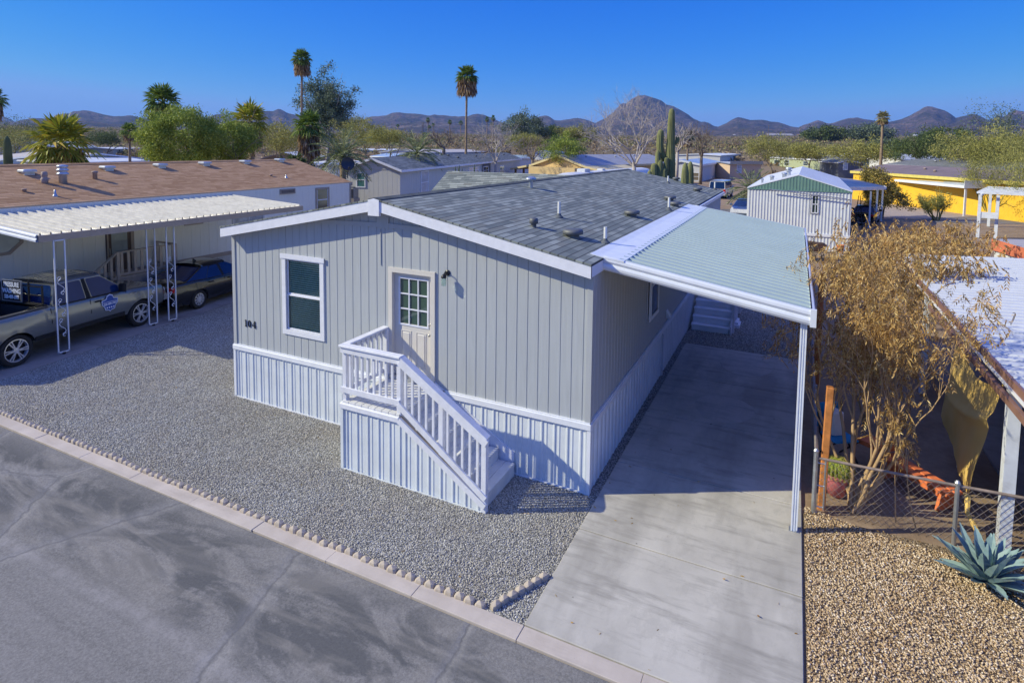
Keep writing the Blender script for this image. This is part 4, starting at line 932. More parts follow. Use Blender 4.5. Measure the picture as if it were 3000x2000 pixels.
for q in ((fr[0], fr[3]-.08, fr[2], fr[3]), (fr[0], fr[1], fr[2], fr[1]+.08), (fr[0], fr[1]+.08, fr[0]+.08, fr[3]-.08), (fr[2]-.08, fr[1]+.08, fr[2], fr[3]-.08)): b.box(q[0], -.03, q[1], q[2], 0, q[3], Tn)
b.box((y0+y1)/2-.03, -.03, fr[1]+.08, (y0+y1)/2+.03, 0, fr[3]-.08, Tn)
f = b.build('window', mat('pale_window_frame', (.55, .53, .50), .5), nb); g = MB(); g.box(y0+.08, -.008, fr[1]+.08, y1-.08, -.001, fr[3]-.08, Tn); g.build('pane', mat('curtained_glass', (.34, .36, .37), .15, var=.3, vs=5), f)
# octagonal window
cy, cz = nyz(20/2.4122, 500+480/2.4122); b = MB()
for k in range(8):
    a0, a1 = [pi/8+pi/4*(k+j) for j in (0, 1)]; P_ = lambda a, r_: (cy-.1+r_*1.08*cos(a), cz+.05+r_*sin(a))
    b.prism([P_(a0, .62), P_(a1, .62), P_(a1, .52), P_(a0, .52)], NX+.001, NX+.04, 'YZ')
f = b.build('octagonal_window', TAUPE, nb); b = MB()
b.prism([P_(pi/8+pi/4*k, .53) for k in range(8)], NX+.002, NX+.02, 'YZ'); b.build('pane', mat('frosted_glass', (.33, .37, .36), .12, var=.1), f)
# door
y0, z1 = nyz(*kz(742, 415, 0, 500, 2.4122)); y1, _ = nyz(*kz(940, 395, 0, 500, 2.4122)); DB = mat('dark_brown_door', (.085, .05, .04), .5, var=.2, vs=4)
b = MB(); b.box(y0, -.04, 1.0, y1, 0, z1+.02, Tn); dn = b.build('door', DB, nb)
b = MB(); b.box(y0+.17, -.05, z1-.95, y1-.25, -.041, z1-.14, Tn); b.build('door_glass', mat('door_glass_grey', (.18, .22, .24), .15, var=.1), dn)
b = MB(); b.box(y0+.02, -.06, 1.0, y0+.07, -.041, z1, Tn); b.box(y1-.12, -.06, 1.0, y1-.02, -.041, z1, Tn); b.box(y0+.08, -.075, z1-.95, y0+.12, -.041, z1-.7, Tn); b.build('door_trim', TAUPE, dn)
b = MB(); y_, z_ = nyz(*kz(545, 670, 0, 500, 2.4122)); b.box(y_, -.02, z_-.12, y_+.16, 0, z_+.02, Tn); b.build('meter_box', CREAM, nb)
# vents on the brown roof (plane of the near slope)
def nroof(u, v):
    s_ = (NR_-NE)/(-10.75-nrx); n_ = Vector((s_, 0, 1)); d0 = NR_+nrx*s_; d = ray(u, v); return CP+d*((d0-n_.dot(CP))/n_.dot(d))
SILV = mat('silver_vent', (.50, .53, .58), .35, .5, var=.1)
for (a, c) in ((188, 728), (740, 700), (1105, 682), (1412, 668), (1690, 655), (1928, 643)):
    q = nroof(a/2.352, 200+c/2.352); b = MB(); b.box(-.16, -.16, -.05, .16, .16, .07); b.cbox(-.24, -.22, .07, .24, .22, .16, .03); b.build('box_vent', SILV, nb, q)
for (a, c, r_, h_, kind) in ((308, 790, .11, .42, 0), (435, 790, .15, .66, 1), (655, 762, .08, .34, 2), (168, 850, .06, .14, 2), (380, 880, .05, .26, 3), (1868, 743, .06, .12, 2), (1972, 755, .05, .2, 3)):
    q = nroof(a/2.352, 200+c/2.352); b = MB(); b.smooth = True
    if kind == 1: b.lathe((0, 0, -.05), [(.13, 0), (.13, .33), (.19, .36), (.19, .40), (.14, .43), (.14, .47), (.19, .5), (.19, .54), (.14, .57), (.14, .6), (.18, .63), (.17, .69), (.02, .72)], 20); nm, m_ = 'furnace_vent', SILV
    elif kind == 0: b.lathe((0, 0, -.05), [(.1, 0), (.12, .2), (.10, .22), (.08, .26), (.10, .3), (.09, .44), (.02, .46)], 16); nm, m_ = 'capped_vent', mat('weathered_vent', (.36, .27, .23), .7, var=.2)
    elif kind == 2: b.lathe((0, 0, -.05), [(r_, 0), (r_, h_*.8), (r_*1.35, h_*.85), (r_*1.3, h_), (.01, h_*1.05)], 14); nm, m_ = 'vent_pipe', mat('weathered_vent', (.36, .27, .23), .7, var=.2)
    else: b.lathe((0, 0, -.05), [(.12, 0), (.06, .08), (.035, .14), (.03, h_), (.01, h_+.01)], 12); nm, m_ = 'vent_pipe', GALV
    b.build(nm, m_, nb, q)
# metal canopy with scroll posts
cn = thing('metal_canopy', 'white ribbed metal canopy on scrolled posts over the pickup and the black sedan', 'canopy', (-6.6, -.3, 0)); co_ = Vector((-6.6, -.3, 0))
CAN = mat('canopy_white_metal', (.70, .665, .58), .3, .1, var=.10, vs=3, dirt=.25)
b = MB(); y = -.78; xo, xi, zo, zi = -6.47, -10.45, 3.30, 3.52
while y < 8.35:
    pr = [(y, .0), (y+.05, .0), (y+.062, .085), (y+.085, .085), (y+.10, 0), (y+.25, 0)]
    for (ya, ha), (yb, hb) in zip(pr[:-1], pr[1:]): b.quad((xi, ya, zi+ha), (xo, ya, zo+ha), (xo, yb, zo+hb), (xi, yb, zi+hb))
    y += .25
e = b.build('ribbed_roof', CAN, cn); e.location = -co_
b = MB(); b.prism([(xo, zo+.02), (xo+.07, zo+.02), (xo+.07, zo-.16), (xo+.05, zo-.16), (xo, zo-.02)], -.78, 8.40); e = b.build('outer_beam', TAUPE, cn); e.location = -co_
b = MB(); gutter(b, (xi, -.80, zi+.06), (xo+.07, -.80, zo+.06), (0, -1, 0), .2); e = b.build('front_beam', WHITEM, cn); e.location = -co_
SCW = mat('scroll_post_white', (.62, .64, .70), .4, var=.06)
def scroll_post(x, y, z1, lean=0):
    b = MB(); w2 = .13
    for dy in (-w2, w2): b.beam((x, y+dy, .07), (x, y+dy+lean, z1), .03, .03)
    b.beam((x, y-w2-.015, .075), (x, y+w2+.015, .075), .03, .03); b.beam((x, y-w2+lean, z1-.02), (x, y+w2+lean, z1-.02), .03, .03)
    e = b.build('post', SCW, cn); e.location = -co_
    b = MB()
    for zc in (.75, 1.3, 1.9):
        b.tube([(x, y+.075*sin(2*pi*k/16), zc-.2+.4*k/16) for k in range(17)], .009, 5)
        for sg in (-1, 1): b.tube([(x, y+sg*(-.035)+.04*cos(a_), zc+sg*.2+.045*sin(a_)) for a_ in np.linspace(0, 1.7*pi, 12)], .009, 5)
    b.build('scroll', SCW, e)
    b = MB(); b.box(x-.03, y-.03, .0, x+.03, y+.03, .07); b.build('base_bolt', DARKM, e)
scroll_post(-6.40, -.31, 3.16); scroll_post(-6.72, 2.38, 3.16); scroll_post(-6.62, 2.95, 3.16); scroll_post(-6.6, 7.9, 3.16)
# wooden porch at the neighbour's door
wp = thing('wooden_porch', 'beige wooden porch with balusters at the brown door behind the truck', 'porch', (-9.7, 4.0, 0)); wo = Vector((-9.7, 4.0, 0)); BW = mat('beige_porch_wood', (.48, .39, .31), .65, var=.12, vs=6, bump=.003)
def wb_(b, name):
    e = b.build(name, BW, wp); e.location = -wo
b = MB(); b.cbox(-10.42, 2.9, 1.10, -9.3, 4.9, 1.18, .005); wb_(b, 'deck'); b = MB(); b.box(-9.31, 2.9, -.0, -9.28, 4.9, 1.09); b.box(-10.42, 4.88, 0, -9.3, 4.9, 1.09); wb_(b, 'side_boards')
b = MB(); b.cbox(-9.38, 2.8, 2.02, -9.24, 4.95, 2.06, .004); b.cbox(-10.42, 4.85, 2.02, -9.38, 4.99, 2.06, .004); wb_(b, 'hand_rail')
b = MB(); b.box(-9.33, 2.9, 1.22, -9.29, 4.9, 1.30); b.box(-10.42, 4.89, 1.22, -9.33, 4.93, 1.30); wb_(b, 'bottom_rail')
for i in range(9): b = MB(); b.box(-9.33, 2.95+i*.23, 1.30, -9.29, 3.04+i*.23, 2.02); wb_(b, 'baluster')
for x, y in ((-9.31, 2.86), (-9.31, 4.92), (-10.38, 4.92)): b = MB(); b.box(x-.05, y-.05, 0, x+.05, y+.05, 2.02); wb_(b, 'post')
b = MB(); b.beam((-9.31, 2.86, 2.05), (-9.31, 1.5, 1.0), .12, .04); b.beam((-9.31, 2.86, 1.2), (-9.31, 1.5, .2), .04, .14); wb_(b, 'sloping_rail')
for i in range(6): y = 2.65-i*.2; b = MB(); b.box(-9.33, y-.04, 1.2-(2.86-y)*.74, -9.29, y+.04, 2.05-(2.86-y)*.77); wb_(b, 'baluster')
for i in range(4): b = MB(); b.box(-10.3, 2.62-i*.28, .86-i*.22, -9.35, 2.9-i*.28, .90-i*.22); wb_(b, 'tread')
b = MB(); b.box(-9.29, 1.4, .0, -9.27, 1.5, 1.0); wb_(b, 'newel')
# satellite dish at the end of the brown roof
q = onY(700+1500/4.704, 350+815/4.704, 16.2)
dsh = thing('satellite_dish', 'black satellite dish on a bent arm at the end of the brown roof', 'satellite dish', q)
b = MB(); b.smooth = True; dn_ = Vector((.75, -.62, .22)).normalized(); Mr = dn_.to_track_quat('Z', 'Y').to_matrix().to_4x4(); c_ = Vector((-.0, .0, .80))
b.lathe(c_, [(.01, 0), (.12, .008), (.25, .035), (.36, .08), (.365, .085), (.25, .025), (.12, -.004), (.01, -.012)], 24, Mr); b.build('dish', mat('black_dish', (.03, .035, .05), .35, var=.1), dsh)
b = MB(); b.tube([(0, 0, 0), (-.03, 0, .25), (.05, 0, .5), c_-dn_*.05], .025, 7); b.build('mast', DARKM, dsh)
b = MB(); b.tube([c_-Vector((0, 0, .3)), c_+dn_*.5-Vector((0, 0, .25))], .015, 6); b.cbox(c_.x+dn_.x*.5-.05, c_.y+dn_.y*.5-.05, c_.z-.25, c_.x+dn_.x*.5+.05, c_.y+dn_.y*.5+.05, c_.z-.12, .02); b.build('receiver_arm', DARKM, dsh)

# ------------------------------------------------------------------ vegetation helpers
def leaf_mat(name, stops, rough=.6, trans=.25, ns=.5, dark=(.6, .65, .55)):
    s = NT(name); g = s.t.nodes.new('ShaderNodeNewGeometry'); c = s.ramp(g.outputs['Random Per Island'], stops)
    c = s.mix(s.math('MULTIPLY', s.ramp(s.noise(ns, 3, .6), [(.4, 0.), (.62, 1.)]), .6), c, s.mix(1.0, c, dark, 'MULTIPLY'))
    s.base(c, rough, 0, .3); tr = s.t.nodes.new('ShaderNodeBsdfTranslucent'); s.t.links.new(c, tr.inputs[0]); mx = s.t.nodes.new('ShaderNodeMixShader'); mx.inputs[0].default_value = trans
    s.t.links.new(s.b.outputs[0], mx.inputs[1]); s.t.links.new(tr.outputs[0], mx.inputs[2]); s.t.links.new(mx.outputs[0], s.o.inputs[0]); return s.m
L_GREEN = leaf_mat('bright_green_leaves', [(0, (0.158, 0.228, 0.035)), (.5, (0.298, 0.367, 0.061)), (1, (0.525, 0.578, 0.123))], ns=1.0)
L_EUC = leaf_mat('grey_green_leaves', [(0, (0.076, 0.111, 0.068)), (.6, (0.153, 0.204, 0.128)), (1, (0.289, 0.340, 0.238))], ns=.4)
L_OLIVE = leaf_mat('olive_leaves', [(0, (0.202, 0.202, 0.046)), (.5, (0.341, 0.326, 0.085)), (1, (0.527, 0.480, 0.155))], ns=.5, dark=(.6, .65, .55))
L_DKGRN = leaf_mat('dark_green_leaves', [(0, (0.051, 0.085, 0.025)), (.6, (0.119, 0.162, 0.051)), (1, (0.221, 0.272, 0.102))], ns=.6)
L_DRY = leaf_mat('dry_tan_leaves', [(0, (.24, .12, .035)), (.4, (.48, .28, .085)), (.8, (.68, .44, .17)), (1, (.8, .60, .28))], ns=1.4, trans=.3, dark=(.62, .66, .5))
L_BROWN = leaf_mat('brown_dead_fronds', [(0, (0.169, 0.098, 0.052)), (.5, (0.351, 0.234, 0.130)), (1, (0.572, 0.429, 0.273))], ns=1.5)
L_PALM = leaf_mat('palm_green', [(0, (0.060, 0.120, 0.024)), (.5, (0.144, 0.228, 0.042)), (1, (0.312, 0.384, 0.072))], ns=1.2, rough=.4)
L_PALMY = leaf_mat('palm_yellow_green', [(0, (0.162, 0.203, 0.027)), (.5, (0.351, 0.378, 0.041)), (.8, (0.567, 0.513, 0.068)), (1, (0.675, 0.486, 0.108))], ns=.9, rough=.4)
L_DATE = leaf_mat('date_palm_green', [(0, (0.090, 0.128, 0.045)), (.5, (0.195, 0.240, 0.098)), (1, (0.360, 0.390, 0.195))], ns=1.2, rough=.45)
BARK = mat('grey_brown_bark', (.20, .16, .125), .9, var=.3, vs=3, bump=.02, bs=12); BARKL = mat('pale_bare_branches', (.40, .35, .32), .85, var=.2, vs=2); TRUNKP = mat('palm_trunk_bark', (.26, .19, .13), .9, var=.3, vs=2.5, bump=.02, bs=6)
def unit(a): return a/np.maximum(np.linalg.norm(a, axis=-1, keepdims=True), 1e-9)
def leaf_geo(C, Dv, L, Wd, R=None, fold=.0):
    n = len(C); Dv = unit(Dv); S = unit(np.cross(Dv, unit((R or rng).normal(size=(n, 3))))); L = np.broadcast_to(L, (n,))[:, None]; Wd = np.broadcast_to(Wd, (n,))[:, None]
    V = np.stack([C, C+Dv*L*.45+S*Wd*.5, C+Dv*L, C+Dv*L*.45-S*Wd*.5], 1)
    return V.reshape(-1, 3), (np.arange(4)[None]+4*np.arange(n)[:, None])
def join(parts):
    Vs, Fs, k = [], [], 0
    for V, F in parts: Vs.append(V); Fs.append(F+k); k += len(V)
    return np.concatenate(Vs), np.concatenate(Fs)
def crown_pts(R, cen, rad, ncl, per, spread, shell=.55, droop=0, lump=.25):
    d = unit(R.normal(size=(ncl, 3))); rr_ = (shell+(1-shell)*R.random((ncl, 1))**.6)
    lm = 1+lump*np.sin(d[:, :1]*4.1+1)*np.cos(d[:, 1:2]*5.3)+R.normal(0, lump*.3, (ncl, 1))
    c = np.array(cen)+d*rr_*lm*np.array(rad); p = np.repeat(c, per, 0)+R.normal(size=(ncl*per, 3))*spread*np.array([1, 1, .75]); p[:, 2] -= droop*R.random(len(p)); return p, c
def branch_set(R, base, d0, L, r, depth, spread=.6, up=.15, nb=(2, 4), shrink=.72, seg=4, wig=.2, tips=None, b=None, sides=5, rk=.72):
    p = Vector(base); d = Vector(d0).normalized(); pts = [p.copy()]; rs = [r]
    for i in range(seg):
        d = (d+Vector(R.normal(0, wig, 3))+Vector((0, 0, up))*.4).normalized(); p = p+d*(L/seg); pts.append(p.copy()); rs.append(r*(1-.45*(i+1)/seg))
    b.tube(pts, rs, sides if r > .015 else 3, cap=False)
    if depth == 0: tips.append((p, d)); return
    for k in range(int(R.integers(nb[0], nb[1]+1))):
        t = R.uniform(.45, 1.0) if k else 1.0; i = min(seg, max(1, int(round(t*seg)))); q = pts[i]; a = Vector(R.normal(0, 1, 3)); a = (a-a.dot(d)*d).normalized(); nd = (d+a*spread*R.uniform(.6, 1.3)+Vector((0, 0, up))).normalized()
        branch_set(R, q, nd, L*shrink*R.uniform(.75, 1.15), rs[i]*rk, depth-1, spread, up, nb, shrink, seg, wig, tips, b, sides, rk)
def leafy_tree(name, label, base, h, rad, cz, lm, seed, ncl=120, per=26, leaf=(.16, .07), spread=.3, trunk_r=.14, bark=None, group=None, shell=.5, lump=.28, droop=0, cat='tree'):
    R = np.random.default_rng(seed); t = thing(name, label, cat, base, 0, group)
    b = MB(); b.smooth = True; tips = []; branch_set(R, (0, 0, -.1), (R.normal(0, .06), R.normal(0, .06), 1), cz*.62, trunk_r, 3, .75, .12, (2, 3), .72, 4, .12, tips, b); b.build('trunk', bark or BARK, t)
    p, c = crown_pts(R, (0, 0, cz), rad, ncl, per, spread, shell, droop, lump); D_ = unit(R.normal(size=p.shape)+np.array([0, 0, .2])+.6*unit(p-np.array([0, 0, cz-.3*rad[2]])))
    V, F = leaf_geo(p, D_, leaf[0]*R.uniform(.6, 1.4, len(p)), leaf[1]*R.uniform(.6, 1.3, len(p)), R); np_obj('crown', V, F, lm, t); return t
def fan_leaf(R, o, d, R_, droop, nseg=20):
    """one costapalmate leaf: petiole then a pleated fan"""
    d = Vector(d).normalized(); pet = R_*.45; fan = R_*.62; end = Vector(o)+d*pet; side = d.cross(Vector((0, 0, 1))); side = side.normalized() if side.length > .05 else Vector((1, 0, 0)); nrm = side.cross(d).normalized()
    V = []; F = []
    def q(a, b_, c, e): k = len(V); V.extend((a, b_, c, e)); F.append((k, k+1, k+2, k+3))
    w_ = side*.018*R_; q(Vector(o)-w_, Vector(o)+w_, end+w_*.7, end-w_*.7)
    sag = Vector((0, 0, -1))
    for i in range(nseg):
        a = (i/(nseg-1)-.5)*radians(235); ln = fan*(1-.25*abs(a)/2)*R.uniform(.88, 1.08); dd = (d*cos(a)+side*sin(a)+nrm*R.normal(0, .05)).normalized(); wv = dd.cross(nrm).normalized()*ln*.05
        m_ = end+dd*ln*.55+sag*droop*ln*.08; tp = end+dd*ln*.95+sag*droop*ln*.38; ti = nrm*ln*.035*(1 if i % 2 else -1)
        q(end, m_-wv+ti, tp, m_+wv-ti)
    return V, F
def palm_parts(R, n, R_, zc, el=(-.5, 1.35), droop=1.0, nseg=20):
    V, F = [], []; g = 2.399963
    for i in range(n):
        t = (i+.5)/n; e = lerp(el[1], el[0], t**.8)+R.normal(0, .08); a = i*g+R.normal(0, .15); d = (cos(a)*cos(e), sin(a)*cos(e), sin(e)); v, f = fan_leaf(R, (0, 0, zc+lerp(.15, -.25, t)*R_*.4), d, R_*R.uniform(.85, 1.08), droop*(1.2-sin(max(e, 0))), nseg)
        k = len(V); V += v; F += [tuple(k+j for j in q) for q in f]
    return np.array([tuple(p) for p in V]), np.array(F)
def fan_palm(name, label, base, H, R_, tr, seed, n=46, lm=None, skirt=1.0, group=None, el=(-.45, 1.4), shag=0.0, cat='palm tree', skw=.3):
    R = np.random.default_rng(seed); t = thing(name, label, cat, base, 0, group); b = MB(); b.smooth = True; k = 14; lean = R.normal(0, .012, 2)*H
    P_ = lambda s: Vector((lean[0]*s*s, lean[1]*s*s, H*s))
    b.tube([P_(i/k) for i in range(k+1)], [tr*(1.25-.35*min(1, i/k*1.6))*(1+R.normal(0, .03)) for i in range(k+1)], 10); b.build('trunk', TRUNKP, t)
    V, F = palm_parts(R, n, R_, 0, el); V += np.array([lean[0], lean[1], H]); np_obj('crown', V, F, lm or L_PALM, t)
    if skirt > 0:
        m_ = int(420*max(.6, skirt)); a = R.uniform(0, 2*pi, m_); rr_ = tr+R_*skw*R.random(m_)**.6; zz = H-R_*.05-R.random(m_)*R_*skirt*.55
        C = np.stack([lean[0]+rr_*np.cos(a), lean[1]+rr_*np.sin(a), zz], 1); D_ = np.stack([np.cos(a)*R.uniform(.05, .5, m_), np.sin(a)*R.uniform(.05, .5, m_), -np.ones(m_)], 1)
        V, F = leaf_geo(C, D_, R_*R.uniform(.3, .55, m_), R_*R.uniform(.05, .12, m_), R); np_obj('dead_frond_skirt', V, F, L_BROWN, t)
    if shag > 0:
        m_ = 240; a = R.uniform(0, 2*pi, m_); zz = H-R_*.4-R.random(m_)*shag; C = np.stack([lean[0]+tr*1.0*np.cos(a), lean[1]+tr*1.0*np.sin(a), zz], 1); D_ = np.stack([np.cos(a)*.5, np.sin(a)*.5, np.where(R.random(m_) > .4, -1, .8)], 1)
        V, F = leaf_geo(C, D_, R.uniform(.15, .45, m_), .09, R); np_obj('old_leaf_bases', V, F, L_BROWN, t)
    return t
def date_palm(name, label, base, H, R_, seed, n=46, lm=None, el=(-.5, 1.3), group=None, tr=.2, nl=26):
    R = np.random.default_rng(seed); t = thing(name, label, 'palm tree', base, 0, group); b = MB(); b.smooth = True; b.tube([(0, 0, -.05), (0, 0, H*.5), (0, 0, H)], [tr*1.1, tr, tr*1.15], 10); b.build('trunk', TRUNKP, t)
    Cs, Ds, Ls = [], [], []; rb = MB()
    for i in range(n):
        a = i*2.39996+R.normal(0, .1); e = lerp(el[1], el[0], (i+.5)/n)+R.normal(0, .06); p = Vector((0, 0, H)); L = R_*R.uniform(.85, 1.1); pts = [p.copy()]; d = Vector((cos(a)*cos(e), sin(a)*cos(e), sin(e)))
        for k in range(10):
            p = p+d*L/10; pts.append(p.copy()); d = (d+Vector((0, 0, -.115))).normalized()
            if k > 0:
                sd_ = d.cross(Vector((0, 0, 1))).normalized()
                for j in range(nl//9):
                    for sg in (-1, 1):
                        Cs.append(p-d*L/10*(j/(nl//9))); Ds.append(d*.75+sd_*sg*.8+Vector((0, 0, .12))+Vector(R.normal(0, .08, 3))); Ls.append(L*.20*(1-.6*abs(k/10-.45)))
        rb.tube(pts, [.018*R_/2]*len(pts), 3, cap=False)
    Cs = np.array([tuple(c) for c in Cs]); Ds = np.array([tuple(c) for c in Ds]); V, F = leaf_geo(Cs, Ds, np.array(Ls), R_*.014+.012, R); cr = np_obj('crown', V, F, lm or L_DATE, t); rb.build('frond_stems', mat('frond_stem', (.24, .25, .10), .6), t); return t
def ribbed(b, pts, rad, ribs=16, amp=.13):
    pts = [Vector(p) for p in pts]; n = ribs*4; vs = []; fs = []
    for i, p in enumerate(pts):
        d = (pts[min(i+1, len(pts)-1)]-pts[max(i-1, 0)]).normalized(); a = d.cross(Vector((.3, .9, .1))).normalized(); c = d.cross(a)
        for j in range(n): t = 2*pi*j/n; r_ = rad[i]*(1-amp+amp*abs(cos(ribs*t/2))*1.6); vs.append(p+a*r_*cos(t)+c*r_*sin(t))
    for i in range(len(pts)-1):
        for j in range(n): fs.append((i*n+j, i*n+(j+1) % n, (i+1)*n+(j+1) % n, (i+1)*n+j))
    fs.append(tuple((len(pts)-1)*n+j for j in range(n))); b.add(vs, fs)
SAG = mat('saguaro_skin', (.20, .21, .085), .8, var=.22, vs=1.6); SAGD = mat('dark_saguaro_skin', (.09, .13, .055), .8, var=.25, vs=1.6)
def column(b, p, h, r, arm=None):
    p = Vector(p); zs = [0, .1, .3, .5, .7, .85, .93, .97, .99, 1.0]; rs = [.85, .95, 1, 1, .97, .92, .8, .6, .35, .1]
    ribbed(b, [p+Vector((0, 0, h*z)) for z in zs], [r*k for k in rs])

# ------------------------------------------------------------------ mountains and haze
ROCK = NT('mountain_rock'); n1 = ROCK.noise(.004, 8, .65); n2 = ROCK.noise(.03, 6, .7)
c = ROCK.mix(ROCK.ramp(n1, [(.38, 0.), (.62, 1.)]), (.055, .042, .045), (.24, .165, .14)); c = ROCK.mix(ROCK.ramp(n2, [(.42, 0.), (.6, 1.)]), c, (.055, .06, .035)); ROCK.base(c, .95, 0, .05); ROCK.bump(ROCK.math('ADD', ROCK.noise(.012, 8, .7), ROCK.math('MULTIPLY', ROCK.noise(.05, 5, .7), .3)), 1.0, 45)
def ridge(name, prof, D, back, front, seed, rough=1.0, foot=398):
    us = [p[0] for p in prof]; step = 4; cols = list(np.arange(us[0], us[-1]+1, step)); nd = 36; V = []; F = []
    vv = np.interp(cols, us, [p[1] for p in prof])
    for i, (u, v) in enumerate(zip(cols, vv)):
        top_ = onR(u, v, D); d = Vector((top_.x-CP.x, top_.y-CP.y, 0)).normalized(); base = onR(u, foot+14, D).z-12; H = max(2, top_.z-base)
        for j in range(nd):
            s_ = j/(nd-1); r = lerp(-front, back, s_); q = Vector((CP.x, CP.y, 0))+d*(D+r)
            f = 1-abs(r)/(front if r < 0 else back); f = max(0, f)**1.15
            nz = noise.fractal(Vector((q.x*.0022+seed, q.y*.0022, 0)), 1.0, 2.2, 6); rg = 1-abs(noise.noise(Vector((q.x*.006+seed, q.y*.006, 3.0))))*1.7; rg2 = 1-abs(noise.noise(Vector((q.x*.017, q.y*.017+seed, 1.0))))*1.7
            amp = H*.30*rough*(1-f)**.5*min(1, f*5)
            z = base+H*f+amp*(nz*.5+(rg-.6)*.8+(rg2-.6)*.45)*(.5 if j > nd*.6 else 1)
            if r < 0: lim = base+H*lerp(.0, 1, min(1, f*1.02+.0)); z = min(z, CP.z+(top_.z-CP.z)*(D+r)/D-.4)
            V.append((q.x, q.y, z))
    n = len(cols); F = [(i*nd+j, (i+1)*nd+j, (i+1)*nd+j+1, i*nd+j+1) for i in range(n-1) for j in range(nd-1)]
    o = np_obj(name, np.array(V), np.array(F), ROCK.m); return tag(o, kind='structure')
RL = [(-260, 352), (-120, 345), (0, 352), (45, 357), (65, 350), (100, 346), (125, 347), (148, 350), (163, 338), (185, 333), (203, 332), (213, 326), (243, 323), (262, 325), (282, 330), (305, 336), (335, 341), (360, 339), (385, 338), (402, 343), (425, 348), (460, 340), (500, 336), (560, 345), (600, 349), (610, 341), (635, 332), (650, 333), (675, 341), (700, 340), (740, 341), (762, 328), (785, 325), (800, 326), (815, 319), (824, 321), (842, 331), (870, 338), (893, 335), (905, 343), (935, 352), (960, 356), (1010, 348), (1018, 347), (1040, 353), (1060, 352), (1085, 341), (1108, 340), (1130, 337), (1150, 330), (1165, 328), (1210, 332), (1258, 337), (1272, 334), (1320, 339), (1368, 341), (1385, 335), (1400, 333), (1420, 337), (1440, 345), (1462, 356), (1490, 363), (1540, 356), (1562, 347), (1583, 339), (1595, 337), (1612, 342), (1624, 351), (1645, 351), (1668, 348), (1692, 345), (1712, 349), (1730, 355), (1745, 360), (1775, 345), (1800, 325), (1818, 305), (1826, 302), (1835, 304), (1850, 290), (1868, 281), (1888, 279), (1905, 283), (1920, 286), (1938, 295), (1952, 306), (1972, 311), (1985, 318), (2010, 331), (2030, 345), (2053, 357), (2064, 356), (2078, 360), (2091, 369), (2103, 371), (2130, 360), (2145, 350), (2160, 344), (2172, 344), (2184, 348), (2198, 352), (2234, 351), (2258, 356), (2281, 358), (2300, 364), (2318, 371), (2340, 373), (2352, 366), (2370, 361), (2385, 355), (2396, 352), (2410, 355), (2426, 361), (2447, 357), (2466, 351), (2482, 347), (2510, 344), (2530, 349), (2553, 352), (2572, 356), (2598, 357), (2622, 353), (2640, 349), (2668, 337), (2690, 324), (2705, 315), (2718, 311), (2733, 313), (2752, 319), (2768, 324), (2786, 333), (2801, 345), (2815, 341), (2846, 334), (2862, 336), (2878, 343), (2897, 354), (2908, 351), (2921, 339), (2940, 341), (2958, 331), (2975, 321), (3000, 326), (3100, 318), (3300, 340)]
ridge('mountain_range', RL, 4200, 1500, 1300, 3.3)
LOW = [(-260, 372), (0, 366), (120, 360), (250, 352), (330, 362), (450, 368), (560, 372), (640, 370), (760, 372), (900, 375), (1100, 368), (1240, 356), (1340, 362), (1450, 372), (1600, 374), (1760, 370), (1830, 362), (1960, 364), (2080, 378), (2200, 374), (2330, 382), (2400, 378), (2480, 364), (2540, 362), (2600, 376), (2720, 378), (2790, 362), (2846, 340), (2880, 352), (2930, 372), (3000, 372), (3100, 365), (3300, 370)]
ridge('foothills', LOW, 3000, 900, 800, 8.1, .8)
FARR = [(-300, 338), (-60, 340), (0, 341), (18, 342), (45, 357), (80, 368)]
ridge('far_range', FARR, 7000, 1500, 1300, 1.7, .6)
HAZE = bpy.data.materials.new('desert_haze'); HAZE.use_nodes = True; t_ = HAZE.node_tree; t_.nodes.clear(); pv_ = t_.nodes.new('ShaderNodeVolumePrincipled'); oo_ = t_.nodes.new('ShaderNodeOutputMaterial')
pv_.inputs['Color'].default_value = (.30, .50, 1.0, 1); pv_.inputs['Density'].default_value = .00009; pv_.inputs['Anisotropy'].default_value = .1; t_.links.new(pv_.outputs[0], oo_.inputs['Volume'])
b = MB(); b.box(-9000, -2500, -3, 9000, 9500, 470); hz = tag(b.build('haze', HAZE), 'thin blue desert haze over the plain', 'haze', kind='stuff')

